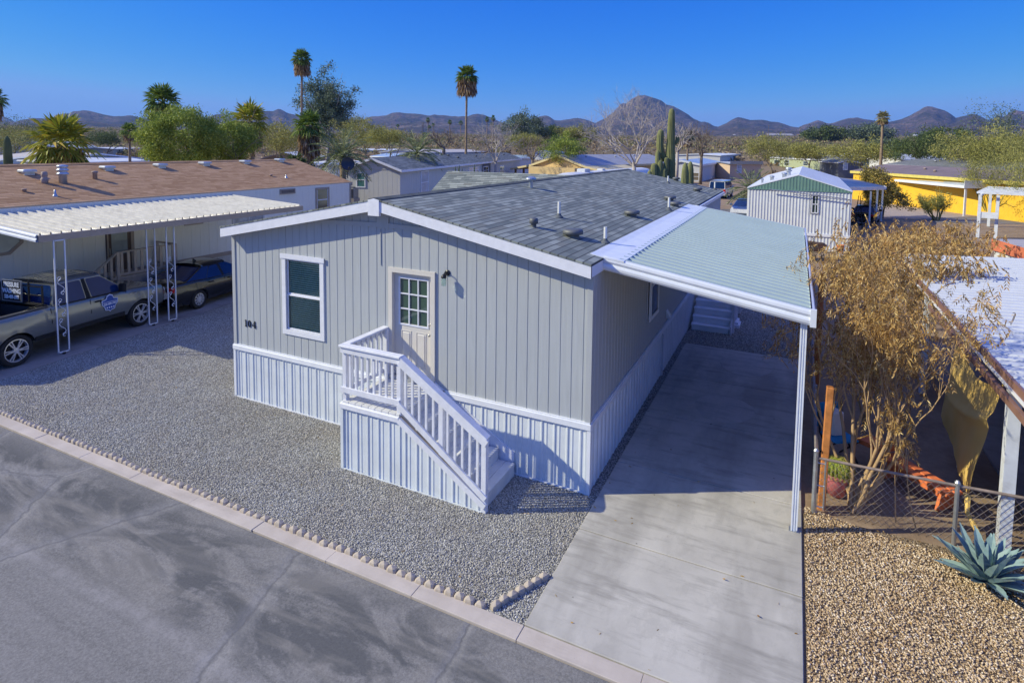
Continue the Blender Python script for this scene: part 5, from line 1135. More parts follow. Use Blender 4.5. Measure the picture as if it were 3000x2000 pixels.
# ------------------------------------------------------------------ background homes
class HM:
    """mobile home: x runs along the facing side P-Q, y away from the viewer"""
    def __init__(s, name, label, P, Q, ze, depth, rise, wall, roof, ridge='long', fas=None, cat='mobile home', over=.25, ground=None, group=None, gable=None, skirt=None, fh=.2, prof=GROOVE, pitch=.4, ang=None, anchor='P', farq=None):
        p, q = (onZ(*P, ze) if len(P) == 2 else Vector(P)), (onZ(*Q, ze) if len(Q) == 2 else Vector(Q))
        if ang is not None:
            dv = Vector((cos(radians(ang)), sin(radians(ang))))
            def to_u(o, dv, u): rq = ray(u, 450); t_ = ((o.x-CP.x)*rq.y-(o.y-CP.y)*rq.x)/(dv.y*rq.x-dv.x*rq.y); return Vector((o.x+dv.x*t_, o.y+dv.y*t_, ze))
            if anchor == 'P': q = to_u(p, dv, Q[0])
            else: p = to_u(q, dv, P[0])
            if farq: depth = (to_u(q, Vector((-dv.y, dv.x)), farq)-q).length
        d = q-p; s.L = L = sqrt(d.x**2+d.y**2); s.a = a = atan2(d.y, d.x); s.p = Vector((p.x, p.y, 0)); g = (gz(p.x, p.y) if ground is None else ground); s.ze = ze; s.D = depth
        s.t = thing(name, label, cat, (p.x, p.y, g), a, group); h = ze-g; s.g = g; fas = fas or WHITEM; s.h = h
        s.inv = (Matrix.Translation((p.x, p.y, g)) @ Matrix.Rotation(a, 4, 'Z')).inverted()
        if ridge == 'long': ft = fr = (lambda t: h-.02); fsd = lambda t: h-.02+rise*(1-abs(2*t/depth-1))
        else: ft = lambda t: h-.02+rise*(1-abs(2*t/L-1)); fsd = lambda t: h-.02
        b = MB(); z0 = .55 if skirt else -.2
        profile_wall(b, (0, 0), (L, 0), (0, -1), prof, pitch, z0, ft); profile_wall(b, (L, 0), (L, depth), (1, 0), prof, pitch, z0, fsd); profile_wall(b, (L, depth), (0, depth), (0, 1), prof, pitch, z0, ft); profile_wall(b, (0, depth), (0, 0), (-1, 0), prof, pitch, z0, fsd)
        s.wall = b.build('wall', wall, s.t)
        if skirt:
            b = MB(); b.box(-.02, -.02, -.2, L+.02, depth+.02, .6); b.build('skirting', skirt, s.t)
        b = MB(); o = over
        if ridge == 'long':
            k = rise/(depth/2); s.rz = lambda x, y: h+rise-abs(y-depth/2)*k
            for ya, yb in ((-o, depth/2), (depth/2, depth+o)): b.prism([(ya, s.rz(0, ya)), (yb, s.rz(0, yb)), (yb, s.rz(0, yb)-.05), (ya, s.rz(0, ya)-.05)], -o, L+o, 'YZ')
        else:
            k = rise/(L/2); s.rz = lambda x, y: h+rise-abs(x-L/2)*k
            for xa, xb in ((-o, L/2), (L/2, L+o)): b.prism([(xa, s.rz(xa, 0)), (xb, s.rz(xb, 0)), (xb, s.rz(xb, 0)-.05), (xa, s.rz(xa, 0)-.05)], -o, depth+o)
        s.roof = b.build('roof', roof, s.t)
        b = MB()
        if ridge == 'long':
            b.box(-o, -o-.03, h-k*o-fh, L+o, -o-.002, h-k*o-.005)
            b.prism([(-o, s.rz(0, -o)-.01), (depth/2, h+rise-.01), (depth+o, s.rz(0, depth+o)-.01), (depth+o, s.rz(0, depth+o)-fh), (depth/2, h+rise-fh), (-o, s.rz(0, -o)-fh)], L+o+.002, L+o+.035, 'YZ')
            b.prism([(-o, s.rz(0, -o)-.01), (depth/2, h+rise-.01), (depth+o, s.rz(0, depth+o)-.01), (depth+o, s.rz(0, depth+o)-fh), (depth/2, h+rise-fh), (-o, s.rz(0, -o)-fh)], -o-.035, -o-.002, 'YZ')
        else:
            b.prism([(-o, s.rz(-o, 0)-.01), (L/2, h+rise-.01), (L+o, s.rz(L+o, 0)-.01), (L+o, s.rz(L+o, 0)-fh), (L/2, h+rise-fh), (-o, s.rz(-o, 0)-fh)], -o-.035, -o-.002)
            for xx in (-o-.03, L+o+.002): b.box(xx, -o, h-k*o-fh, xx+.028, depth+o, h-k*o-.005)
        s.fascia = b.build('fascia', fas, s.t)
    def hit(s, u, v, side='front'):
        o = s.inv @ CP; d = s.inv.to_3x3() @ ray(u, v)
        t = (-o.y)/d.y if side == 'front' else (s.L-o.x)/d.x if side == 'right' else (-o.x)/d.x
        return o+d*t
    def window(s, u0, v0, u1, v1, side='front', glass=None, frame=None, split=True, name='window', t=.09):
        a, c = s.hit(u0, v0, side), s.hit(u1, v1, side); z0, z1 = min(a.z, c.z), max(a.z, c.z)
        if side == 'front': M = None; w0, w1 = sorted((a.x, c.x))
        elif side == 'right': M = Matrix.Translation((s.L, 0, 0)) @ Matrix.Rotation(pi/2, 4, 'Z'); w0, w1 = sorted((a.y, c.y))
        b = MB()
        for q in ((w0, z0, w1, z0+t), (w0, z1-t, w1, z1), (w0, z0+t, w0+t, z1-t), (w1-t, z0+t, w1, z1-t)): b.box(q[0], -.05, q[1], q[2], .0, q[3], M)
        if split: b.box(w0+t, -.045, (z0+z1)/2-.03, w1-t, -.01, (z0+z1)/2+.03, M)
        f = b.build(name, frame or WHITE, s.t); b = MB(); b.box(w0+t, -.02, z0+t, w1-t, -.004, z1-t, M); b.build('pane', glass or GLASS, f); return f
    def vents(s, spots, m=None, r=.16, h=.16):
        for fx, fy in spots:
            x, y = s.L*fx, s.D*fy; b = MB(); b.smooth = True; b.lathe((0, 0, 0), [(r*.6, -.1), (r*.6, h*.4), (r, h*.45), (r*.9, h), (.02, h*1.1)], 12); b.build('roof_vent', m or TURB, s.t, (x, y, s.rz(x, y)))
    def pipes(s, spots, m=None):
        for fx, fy, hh in spots:
            x, y = s.L*fx, s.D*fy; b = MB(); b.tube([(0, 0, -.1), (0, 0, hh)], .05, 8); b.build('vent_pipe', m or PVC, s.t, (x, y, s.rz(x, y)))
    def cooler(s, fx, fy, w=.9, h=.9):
        x, y = s.L*fx, s.D*fy; z = s.rz(x, y); b = MB(); b.cbox(x-w/2, y-w/2, z+.12, x+w/2, y+w/2, z+.12+h, .03)
        for k in range(7): b.box(x-w*.42, y-w/2-.012, z+.22+k*h*.11, x+w*.42, y-w/2-.002, z+.26+k*h*.11); b.box(x+w/2+.002, y-w*.42, z+.22+k*h*.11, x+w/2+.012, y+w*.42, z+.26+k*h*.11)
        for dx in (-.4, .4):
            for dy in (-.4, .4): b.box(x+dx*w-.03, y+dy*w-.03, z-.12, x+dx*w+.03, y+dy*w+.03, z+.12)
        b.build('swamp_cooler', mat('cooler_beige', (.55, .53, .48), .55, var=.1), s.t)
def rmat(name, col, var=.12, rough=.6, dirt=.15, bump=0): return mat(name, col, rough, 0, var=var, vs=.8, dirt=dirt, bump=bump, bs=8)
SHA = shingle_mat('far_grey_shingles', [(.15, .17, .175), (.20, .22, .225), (.26, .28, .28), (.31, .33, .32)], (.08, .085, .09), .5, .2, 'Y', .98)
SHX = shingle_mat('far_grey_shingles_long', [(.17, .18, .185), (.21, .22, .225), (.26, .27, .27)], (.11, .115, .12), .5, .2, 'X', .98)
RW = rmat('white_roof_coating', (.62, .64, .67), .08); RWB = rmat('pale_blue_metal_roof', (.33, .43, .58), .1, .45, .1); RTAN = rmat('tan_flat_roof', (.50, .45, .40), .12); RBR = rmat('brown_roof_felt', (.20, .15, .135), .15); RGR = rmat('grey_metal_roof', (.42, .44, .46), .15, .5)
WGREY = siding_mat('warm_grey_siding', (.56, .555, .53)); WWH = siding_mat('white_metal_siding', (.62, .62, .62)); WCR = siding_mat('cream_far_siding', (.62, .55, .43)); WYE = mat('straw_yellow_siding', (.62, .45, .22), .6, var=.08, vs=2); WGN = siding_mat('sage_green_siding', (.40, .44, .27)); WBL = siding_mat('lilac_siding', (.50, .51, .58)); WBRN = siding_mat('brown_far_siding', (.26, .19, .14)); WYEL = mat('bright_yellow_paint', (.80, .47, .035), .6, var=.06, vs=1.5, dirt=.06)
WTAN = siding_mat('peach_panel_siding', (.62, .46, .33))
# A: grey home behind
A = HM('mobile_home', 'warm grey mobile home with dark shingle roof and white fascia, right behind the house', (1012.8, 484), (1172, 494), 3.95, 42, .85, WGREY, SHA, 'gable', TRIM, skirt=SKIRT, ang=14, anchor='Q', farq=1524)
k = lambda a, c: (1000+a/2.352, 200+c/2.352)
A.window(*k(103, 715), *k(168, 823), glass=glass_mat('teal_glass', (.05, .14, .13), .08))
A.window(*k(545, 710), *k(600, 858), 'right', glass=mat('pale_sash_glass', (.42, .48, .56), .2, var=.2, vs=2)); A.window(*k(875, 683), *k(948, 722), 'right', glass=mat('pale_sash_glass', (.42, .48, .56), .2)); A.window(*k(1090, 672), *k(1121, 732), 'right', glass=glass_mat('teal_glass2', (.04, .16, .18), .1))
f = A.window(*k(965, 655), *k(1027, 727), 'right', glass=mat('dark_porch_recess', (.12, .12, .14), .7), split=False, name='doorway', frame=WGREY)
f = A.window(*k(977, 678), *k(1012, 727), 'right', name='door'); A.vents([(.75, .15), (.58, .37), (.72, .40), (.70, .56), (.72, .72), (.7, .88)]); A.pipes([(.52, .33, .5)])
b = MB(); zt = A.ze-A.g+.0; b.prism([(.0, zt-.05), (A.L/2, zt+.75), (A.L, zt-.05), (A.L, zt-.11), (0, zt-.11)], -.03, -.002); b.build('gable_band', WGREY, A.t)
# AC unit beside it
p = onZ(1047, 590, 0); p = A.inv.inverted() @ Vector((A.hit(1047, 585).x, -1.1, 0))
ac = thing('air_conditioner', 'grey outdoor air conditioning unit beside the wall of the warm grey home', 'air conditioner', (p.x, p.y, 0), A.a)
b = MB(); b.cbox(-.45, -.45, 1.6, .45, .45, 2.42, .04); b.build('case', mat('ac_grey', (.28, .27, .25), .6, var=.1), ac)
b = MB()
for kx in range(12): b.box(-.43, -.465, 1.66+kx*.06, .43, -.452, 1.69+kx*.06)
b.lathe((0, 0, 2.42), [(.36, 0), (.36, .05), (.1, .07)], 20); b.build('louvres', DARKM, ac); b = MB(); b.box(-.5, -.5, -.05, .5, .5, 1.59); b.build('stand', SLAB, ac)
# straw yellow gable home with sweeping eaves
Bh = HM('house', 'straw yellow house with a wide sweeping gable roof behind the grey roofs', (1568, 478), (1712, 482), 3.5, 26, 1.25, WYE, rmat('grey_house_roof', (.34, .34, .36), .12), 'gable', mat('straw_fascia', (.60, .50, .28), .6, var=.05), 'house', over=.4, fh=.3, ang=-14)
b = MB(); L_, h_ = Bh.L, Bh.h
b.prism([(-.4, h_-.15), (-4.2, h_-.85), (-4.2, h_-1.05), (-.4, h_-.45)], -.45, 10); b.prism([(L_+.4, h_-.15), (L_+4.4, h_-.95), (L_+4.4, h_-1.12), (L_+.4, h_-.45)], -.45, 10); b.build('eave_wing', Bh.fascia.data.materials[0], Bh.t)
b = MB(); b.box(.1, -1.6, h_-1.45, L_-.4, -.05, h_-.45); b.build('porch_beam', WYE, Bh.t)
for xx in (-3.9, -2.4): b = MB(); b.box(xx, .2, 0, xx+.22, .42, h_-.75); b.build('porch_post', mat('brown_post_paint', (.22, .14, .10), .7), Bh.t)
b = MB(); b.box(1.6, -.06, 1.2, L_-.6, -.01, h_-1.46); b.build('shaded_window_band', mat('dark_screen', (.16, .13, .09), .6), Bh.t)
for xx in (2.9, 3.9): b = MB(); b.box(xx, -1.5, 1.1, xx+.09, -1.4, h_-1.45); b.build('porch_post', PVC, Bh.t)
Bh.vents([(.62, .2), (.65, .5), (.6, .75)], GALV)
# rounded white trailer roof
Cc = thing('travel_trailer', 'long white trailer with a rounded roof just beyond the grey shingle ridge', 'trailer', (-5.6, 33.5, 0), radians(84))
b = MB(); b.smooth = True; n_ = 24; vs = []
for i in range(n_+1):
    x = 22*i/n_; e = min(1, i/3)**.5*min(1, (n_-i)/3+.3)
    for y, z in ((-1.35, .7), (-1.35, 2.7), (-1.15, 3.0), (-.6, 3.18), (0, 3.24), (.6, 3.18), (1.15, 3.0), (1.35, 2.7), (1.35, .7)): vs.append((x, y, .7+(z-.7)*(.80+.20*e)*1.19))
b.add(vs, [(i*9+j, (i+1)*9+j, (i+1)*9+j+1, i*9+j+1) for i in range(n_) for j in range(8)]+[tuple(range(8, -1, -1)), tuple(n_*9+j for j in range(9))]); b.build('shell', mat('trailer_white', (.66, .66, .66), .45, var=.08, vs=.6, dirt=.1), Cc)
b = MB(); b.cbox(5, -.4, 3.65, 6.0, .4, 3.95, .05); b.build('roof_unit', RW, Cc); b = MB(); b.cbox(9, -.3, 3.65, 9.6, .3, 3.85, .04); b.build('roof_hatch', RW, Cc)
b = MB(); b.box(.3, -1.25, .0, 21.7, 1.25, .72); b.build('skirt', SKIRT, Cc)
# white home with blue metal roof
H4 = HM('mobile_home', 'white mobile home with a pale blue metal roof beside the saguaro', (1940, 478), (2056, 485), 3.1, 24, .65, WWH, RWB, 'gable', WHITEM, fh=.35, ang=-1)
H4.window(2030, 505, 2048, 530, glass=mat('dark_screen', (.16, .13, .09), .6)); H4.window(1984, 520, 2004, 545, glass=RWB, split=False, name='porch_screen'); H4.pipes([(.55, .15, .5), (.7, .4, .6)], GALV)
# peach panelled shed home
H5 = HM('shed', 'peach and brown panelled storage building behind the white van', (2139, 478.6), (2230, 479), 3.0, 6, .25, WTAN, rmat('pale_roof_edge', (.5, .52, .54)), 'long', GALV, 'building', prof=RIB, pitch=.6)
H5.window(2159, 482, 2172, 508, 'front', glass=mat('pale_sash_glass', (.42, .48, .56), .2)); H5b = MB(); H5b.box(-.2, -.34, H5.h-.15, H5.L+.2, -.30, H5.h+.45); H5b.build('corrugated_parapet', GALV, H5.t)
# sage green long home
p0 = onZ(2256, 459.5, 3.6); p1 = onZ(2457, 469, 3.6); H6 = HM('mobile_home', 'long sage green mobile home with grey shingle roof and white fascia', (2256, 459.5), (2457, 469), 3.6, 8.5, .8, WGN, SHX, 'long', TRIM, fh=.3)
kk = lambda a, c: (2000+a/2.352, 250+c/2.352)
H6.window(*kk(632, 512), *kk(668, 568)); H6.window(*kk(703, 514), *kk(732, 556)); H6.window(*kk(832, 522), *kk(864, 556), name='door'); H6.vents([(.15, .3), (.35, .35), (.55, .3), (.75, .35), (.9, .3), (.45, .45)])
H6b = HM('mobile_home', 'slate dark gabled end of the home at the right end of the sage green one', (2457.5, 475), (2519, 476), 3.3, 9, .55, siding_mat('slate_siding', (.14, .15, .18)), SHA, 'gable', TRIM, 'mobile home', ang=21); H6b.window(*kk(1106, 532), *kk(1136, 584), glass=mat('pale_sash_glass', (.42, .48, .56), .2))
# rows of roofs farther back
far = [
 ('mobile_home', 'low grey roofed home behind the sage green one with a roof cooler', (2240, 447), (2500, 457), 4.2, 10, .5, WWH, RGR, 'long', (.4, .1)),
 ('mobile_home', 'white flat roofed home at the far left behind the sage green home', (2110, 455), (2235, 447), 4.0, 12, .3, WWH, RW, 'long', None),
 ('mobile_home', 'grey roofed home with a white fascia behind the bright yellow one', (2601, 480), (2935, 496), 3.9, 8.5, .75, WWH, SHX, 'long', None),
 ('mobile_home', 'weathered grey roof partly hidden by the spreading mesquite', (2640, 466), (2812, 468), 4.3, 10, .9, WWH, RGR, 'long', None),
 ('mobile_home', 'white home with tan wall and a broad white roof behind the canopy at left', (262, 474), (430, 470), 3.2, 16, .8, WWH, RW, 'long', None),
 ('mobile_home', 'lilac walled home with a grey metal gable roof left of the round tree', (185, 436), (289, 430), 4.2, 11, 1.5, WBL, RGR, 'long', None),
 ('mobile_home', 'beige flat roofed home behind the tall single saguaro', (-60, 462), (118, 470), 3.3, 14, .9, WCR, RTAN, 'long', None),
 ('mobile_home', 'cream round fronted home beside the lilac gable', (330, 436), (424, 434), 3.9, 8, .35, WCR, RW, 'long', None),
 ('mobile_home', 'brown gabled home with a white roof behind the shaggy palm', (770, 463), (893, 449), 3.6, 20, .9, WBRN, RW, 'gable', None),
 ('mobile_home', 'long white roofed home behind the date palm at centre left', (1062, 440), (1200, 441), 3.9, 12, .5, WCR, RW, 'long', None),
 ('mobile_home', 'tan roofed long home beyond the second date palm', (1245, 447), (1420, 444), 3.8, 14, .8, WWH, RTAN, 'long', None),
 ('mobile_home', 'small brown roofed home with a lilac gable left of the palm fronds', (1090, 421), (1143, 422), 4.6, 14, .9, WBL, RBR, 'gable', None),
 ('mobile_home', 'low tan roofed home in front of the pale bare trees', (1140, 421), (1290, 420), 4.6, 15, .8, WCR, RTAN, 'long', None),
 ('mobile_home', 'white metal roofed home at the left of the straw yellow house', (1340, 461), (1562, 462), 3.6, 8, .45, WWH, RWB, 'long', None),
 ('mobile_home', 'small cream box home behind the straw yellow gable', (1561, 437), (1622, 434), 4.4, 8, .2, mat('butter_wall', (.72, .55, .30), .6), RW, 'long', None),
 ('mobile_home', 'grey sided home with a shallow roof between cream box and bush', (1567, 447), (1612, 447), 3.9, 14, .7, WWH, RWB, 'gable', None),
 ('mobile_home', 'white and grey home under the big bare tree', (1830, 462), (1925, 470), 3.1, 12, .3, WWH, RW, 'long', None),
 ('mobile_home', 'white roofed home between the brown roof ridge and the grey gable', (889, 478), (1012, 482), 3.1, 12, .35, WWH, RW, 'long', (.55, .3)),
 ('mobile_home', 'low home with a blue hip roof behind the date palm fronds', (1088, 457), (1138, 459), 3.3, 8, .6, WCR, RWB, 'long', None),
]
for nm, lb, P_, Q_, ze, dp, ri, wm_, rm_, rd, cool in far:
    o = HM(nm, lb, P_, Q_, ze, dp, ri, wm_, rm_, rd, WHITEM if wm_ is not WBRN else mat('brown_fascia', (.22, .16, .12), .7), ang={'brow': 35, 'smal': 30, 'grey': 0}.get(lb[:4]) if rd == 'gable' else None)
    if rd == 'long': o.window(lerp(P_[0], Q_[0], .3), lerp(P_[1], Q_[1], .3)+5, lerp(P_[0], Q_[0], .4), lerp(P_[1], Q_[1], .3)+14); o.window(lerp(P_[0], Q_[0], .7), lerp(P_[1], Q_[1], .7)+5, lerp(P_[0], Q_[0], .78), lerp(P_[1], Q_[1], .7)+14)
    else: o.window(lerp(P_[0], Q_[0], .55), P_[1]+5, lerp(P_[0], Q_[0], .7), P_[1]+14)
    o.vents([(.3, .3), (.55, .35), (.8, .3)], GALV)
    if cool: o.cooler(*cool, 1.0, 1.1)
# flat blue-grey canopy at far left and its dark-edged neighbour
def flat_canopy(name, label, P, Q, z, depth, m, posts, edge=None, slope=.0):
    p, q = onZ(*P, z), onZ(*Q, z); d = q-p; L = sqrt(d.x**2+d.y**2); t = thing(name, label, 'canopy', (p.x, p.y, 0), atan2(d.y, d.x))
    b = MB(); n = int(depth/.4)
    for i in range(n): y0, y1 = depth*i/n, depth*(i+1)/n; b.box(0, y0, z-.06+slope*i/n, L, y1-.03, z+slope*i/n); b.box(0, y1-.03, z-.06+slope*i/n, L, y1, z+.04+slope*i/n)
    b.build('roof', m, t); b = MB(); b.box(-.02, -.04, z-.2, L+.02, -.002, z+.03); b.box(L+.002, -.04, z-.2, L+.04, depth, z+.03+slope); b.build('edge_beam', edge or WHITEM, t)
    for fx, fy in posts: b = MB(); b.box(fx*L-.05, fy*depth-.05, -.05, fx*L+.05, fy*depth+.05, z-.2+slope*fy*.9); b.build('post', WHITEM, t)
    return t
flat_canopy('carport', 'blue grey flat canopy on white posts at the far left edge', (-30, 483), (80, 481), 2.7, 5, rmat('slate_canopy_roof', (.22, .25, .30), .1), [(.93, .05), (.6, .05), (.98, .9)])
flat_canopy('carport', 'dark edged flat carport in front of the white ribbed roof', (205, 466), (362, 475), 2.9, 4, rmat('dark_canopy_roof', (.16, .17, .18), .1), [(.68, .1), (.93, .1), (.3, .1)], mat('dark_beam', (.05, .055, .06), .5))
# white home with green gable
SHW = mat('ribbed_white_wall', (.60, .62, .66), .45, var=.06, vs=2, dirt=.1); GABG = mat('green_gable_metal', (.14, .25, .21), .45, var=.08)
S = HM('mobile_home', 'white corrugated mobile home with a green gable and white roof, right of the carport', (8.83, 29.1, 0), (14.28, 29.0, 0), 3.5, 19, .85, SHW, RW, 'gable', WHITEM, over=.02, fh=.06, prof=CORR, pitch=.17, ground=0)
b = MB(); profile_wall(b, (0, -.03), (S.L, -.03), (0, -1), [(0, 0), (.1, .012), (.4, .012), (.5, 0)], .17, lambda t: 3.42-.0*t, lambda t: 3.46+.85*(1-abs(2*t/S.L-1))); b.build('gable', GABG, S.t)
b = MB(); b.box(-.03, -.06, 3.38, S.L+.03, -.002, 3.43); b.build('gable_band', GABG, S.t)
b = MB(); b.box(-.03, -.07, .80, S.L+.03, -.0225, .95); b.build('skirting_trim', WHITE, S.t)
sw_ = S.window(2000+885/2.352, 250+750/2.352, 2000+938/2.352, 250+888/2.352, glass=mat('screened_glass', (.20, .24, .28), .3, var=.3, vs=4), frame=mat('aluminium_frame', (.45, .45, .43), .4, .4), t=.05); S.window(2000+885/2.352, 250+750/2.352, 2000+938/2.352, 250+888/2.352).hide_render = False
b = MB(); q = S.hit(2000+600/2.352, 250+707/2.352); b.tube([(q.x, -.25, 3.42), (S.L-.25, -.25, 3.06)], .03, 6); b.tube([(q.x+1, -.2, 3.40), (S.L-.4, -.2, 3.22)], .015, 5); b.build('antenna_mast', GALV, S.t)
b = MB(); b.lathe((0, 0, -.1), [(.12, 0), (.12, .35), (.2, .38), (.2, .44), (.12, .46), (.12, .5), (.19, .53), (.17, .6), (.02, .62)], 16); b.build('furnace_vent', SILV, S.t, (2.1, 2.8, S.rz(2.1, 2.8)))
for x_, y_, r_ in ((1.2, 2.0, .1), (1.9, 1.8, .12), (.7, 1.2, .06)):
    b = MB(); b.lathe((0, 0, -.1), [(r_, 0), (r_, .25), (r_*1.4, .28), (r_*1.3, .36), (.02, .38)], 12); b.build('roof_vent', GALV, S.t, (x_, y_, S.rz(x_, y_)))
t = thing('carport', 'white ribbed carport on slim posts attached to the right side of the green gabled home', 'carport', (14.3, 29, 0))
b = MB(); x_ = .0; n_ = 26
P4 = [Vector((14.35, 34.5, 3.45)), Vector((17.9, 47.6, 2.85)), Vector((15.3, 52, 2.95)), Vector((14.35, 48, 3.45))]
P4 = [Vector((14.35, 33.0, 3.42)), Vector((17.95, 46.6, 2.80)), Vector((18.2, 52.5, 2.85)), Vector((14.35, 48.5, 3.42))]
for i in range(n_):
    a0, a1 = P4[0].lerp(P4[3], i/n_), P4[0].lerp(P4[3], (i+1)/n_); c0, c1 = P4[1].lerp(P4[2], i/n_), P4[1].lerp(P4[2], (i+1)/n_); u_ = Vector((0, 0, .06))
    b.quad(a0, c0, c0.lerp(c1, .75), a0.lerp(a1, .75)); b.quad(a0.lerp(a1, .75), c0.lerp(c1, .75), c1+u_, a1+u_)
e = b.build('ribbed_roof', RGR, t); e.location = (-14.3, -29, 0)
b = MB(); b.beam(P4[0]+Vector((0, -.05, -.04)), P4[1]+Vector((0, -.05, -.04)), .06, .22); b.beam(P4[1]+Vector((.04, 0, -.04)), P4[2]+Vector((.04, 0, -.04)), .06, .2); e = b.build('edge_beam', WHITEM, t); e.location = (-14.3, -29, 0)
for x_, y_ in ((17.85, 47.2), (17.2, 44.6), (17.75, 50.2), (16.5, 42.0), (18.1, 52.2)): b = MB(); b.box(x_-.06-14.3, y_-.06-29, 0, x_+.06-14.3, y_+.06-29, 2.75); b.build('post', WHITEM, t)
# bright yellow home with canopy
dY = Vector((-.36, .933)); pc = Vector((25.5, 65.6))
e0_ = onZ(2501, 499, 3.4); Yh = HM('mobile_home', 'bright yellow mobile home with a brown roof and a grey canopy', (e0_.x, e0_.y, 0), tuple((Vector((e0_.x, e0_.y))+Vector((.50, -.866))*23))+(0,), 3.4, 8, .75, WYEL, RBR, 'long', mat('lime_yellow_fascia', (.62, .52, .13), .6), ground=0, fh=.3); Yh.vents([(.35, .3), (.45, .2), (.6, .4)], mat('weathered_vent', (.36, .27, .23), .7))
gA, gB = onZ(2614, 572, 0), onZ(2769.6, 606, 0)
Yb = HM('shed', 'bright yellow lean-to shed under the grey canopy in front of the yellow home', (gA.x, gA.y, 0), (gB.x, gB.y, 0), 2.6, 3.5, .15, WYEL, RGR, 'long', WHITEM, 'shed', over=.02, ground=0, fh=.05)
cA, cB = onZ(2623, 523, 2.85), onZ(2826, 545, 2.75)
t = flat_canopy('carport', 'pale grey sloping canopy along the front of the bright yellow home', (2622, 526), (2826, 545), 2.72, 3.2, RGR, [(.99, .05), (.97, .12)], None, .45)
b = onZ(2797, 607, 0); gb = thing('waste_bin', 'dark grey wheeled waste bin with a lime green lid by the yellow home', 'waste bin', (b.x, b.y, 0), .3)
def bin_(t, lid):
    b = MB(); vs = [(-.25, -.25, .05), (.25, -.25, .05), (.25, .25, .05), (-.25, .25, .05), (-.32, -.33, 1.0), (.32, -.33, 1.0), (.32, .33, 1.0), (-.32, .33, 1.0)]; b.add(vs, ((3, 2, 1, 0), (4, 5, 6, 7), (0, 1, 5, 4), (1, 2, 6, 5), (2, 3, 7, 6), (3, 0, 4, 7))); b.build('bin_body', mat('bin_grey', (.10, .11, .12), .6), t)
    b = MB(); b.cbox(-.36, -.38, 1.0, .36, .36, 1.08, .02); b.build('lid', lid, t); b = MB(); M9 = Matrix.Rotation(pi/2, 4, 'Y'); b.lathe((.28, .28, .1), [(.1, 0), (.1, .06)], 12, M9); b.build('wheel', TYRE, t); b = MB(); b.lathe((-.34, .28, .1), [(.1, 0), (.1, .06)], 12, M9); b.build('wheel', TYRE, t)
bin_(gb, mat('lime_lid', (.25, .65, .06), .5)); gb2 = dup(gb, (b.x+.9, b.y+.35, 0) if hasattr(b, 'x') else (27.2, 65.2, 0), .3, 'second waste bin, with a pale grey lid, right of the lime lidded one')
for ch in gb2.children:
    if ch.name.startswith('lid'): ch.data = ch.data.copy(); ch.data.materials[0] = mat('pale_lid', (.45, .47, .48), .5)
# far hillside houses
def r_for(v):
    rs_ = np.linspace(171, 4000, 3000); vv = PCY-FPX*0+(430-np.array([(gz(GC[0], GC[1]+r)-5.8)/r*FPX for r in rs_])); return float(rs_[int(np.argmin(np.abs(vv-v)))])
for (u, v, wpx, lb, wc, rc) in ((2288, 409, 66, 'brown hillside house with a pale porch gable', (.26, .16, .11), (.34, .31, .30)), (2372, 408, 48, 'reddish brown hillside house with a low roof', (.26, .12, .09), (.24, .12, .10)), (2398, 415, 34, 'grey barn with a dark gable below the reddish house', (.32, .32, .34), (.12, .10, .10)), (2574, 415, 50, 'pinkish brick house beside the slim palm trunk', (.42, .24, .17), (.30, .20, .16)), (2470, 434, 100, 'long house with a pink roof among the bushes', (.40, .28, .22), (.55, .20, .16)), (2830, 414, 110, 'long tan house with a brown roof on the right hillside', (.36, .25, .19), (.26, .19, .14)), (1127, 393, 14, 'small salmon coloured house far off on the plain', (.62, .30, .22), (.5, .3, .25)), (1300, 390, 30, 'low pale house far off among the distant palms', (.5, .44, .38), (.6, .56, .52)), (2915, 417, 50, 'dark roofed far house at the right edge of the hillside', (.36, .3, .26), (.14, .12, .11)), (2700, 409, 30, 'pale blue grey far house right of the slim palm', (.5, .52, .56), (.5, .52, .55)), (2480, 424, 50, 'green metal roofed building behind the pink roof', (.4, .38, .34), (.22, .36, .30)), (2165, 394, 26, 'white far building below the mountains, right of the saguaro', (.6, .58, .55), (.6, .58, .55)), (1590, 392, 20, 'small pale stucco house far off at the foot of the centre hill', (.55, .46, .38), (.5, .42, .36)), (2530, 406, 24, 'white topped far trailer left of the slim palm', (.6, .6, .6), (.62, .62, .62))):
    r_ = r_for(v); p = onR(u, v, r_); g_ = gz(p.x, p.y); wdt = wpx/FPX*r_; rt = Vector((cos(YAW), -sin(YAW), 0)); a_ = p-rt*wdt/2; c_ = p+rt*wdt/2+Vector((0, rng.uniform(-.1, .1)*wdt, 0)); ze = g_+min(3.4, max(2.6, wdt*.16))
    o = HM('house', lb, (a_.x, a_.y, ze), (c_.x, c_.y, ze), ze, wdt*.5, wdt*.07, mat('far_wall_%d' % u, wc, .8), mat('far_roof_%d' % u, rc, .8), 'long', mat('far_trim', (.42, .38, .35), .7), 'house', over=.6, ground=g_-.3)
    vz = 430-(ze-.8-5.8)/r_*FPX; k_ = wpx/60
    for f_ in (.2, .5, .75): o.window(u-wpx/2+wpx*f_, v-1-1.2*k_, u-wpx/2+wpx*(f_+.09), v-1-3.4*k_, t=.05)

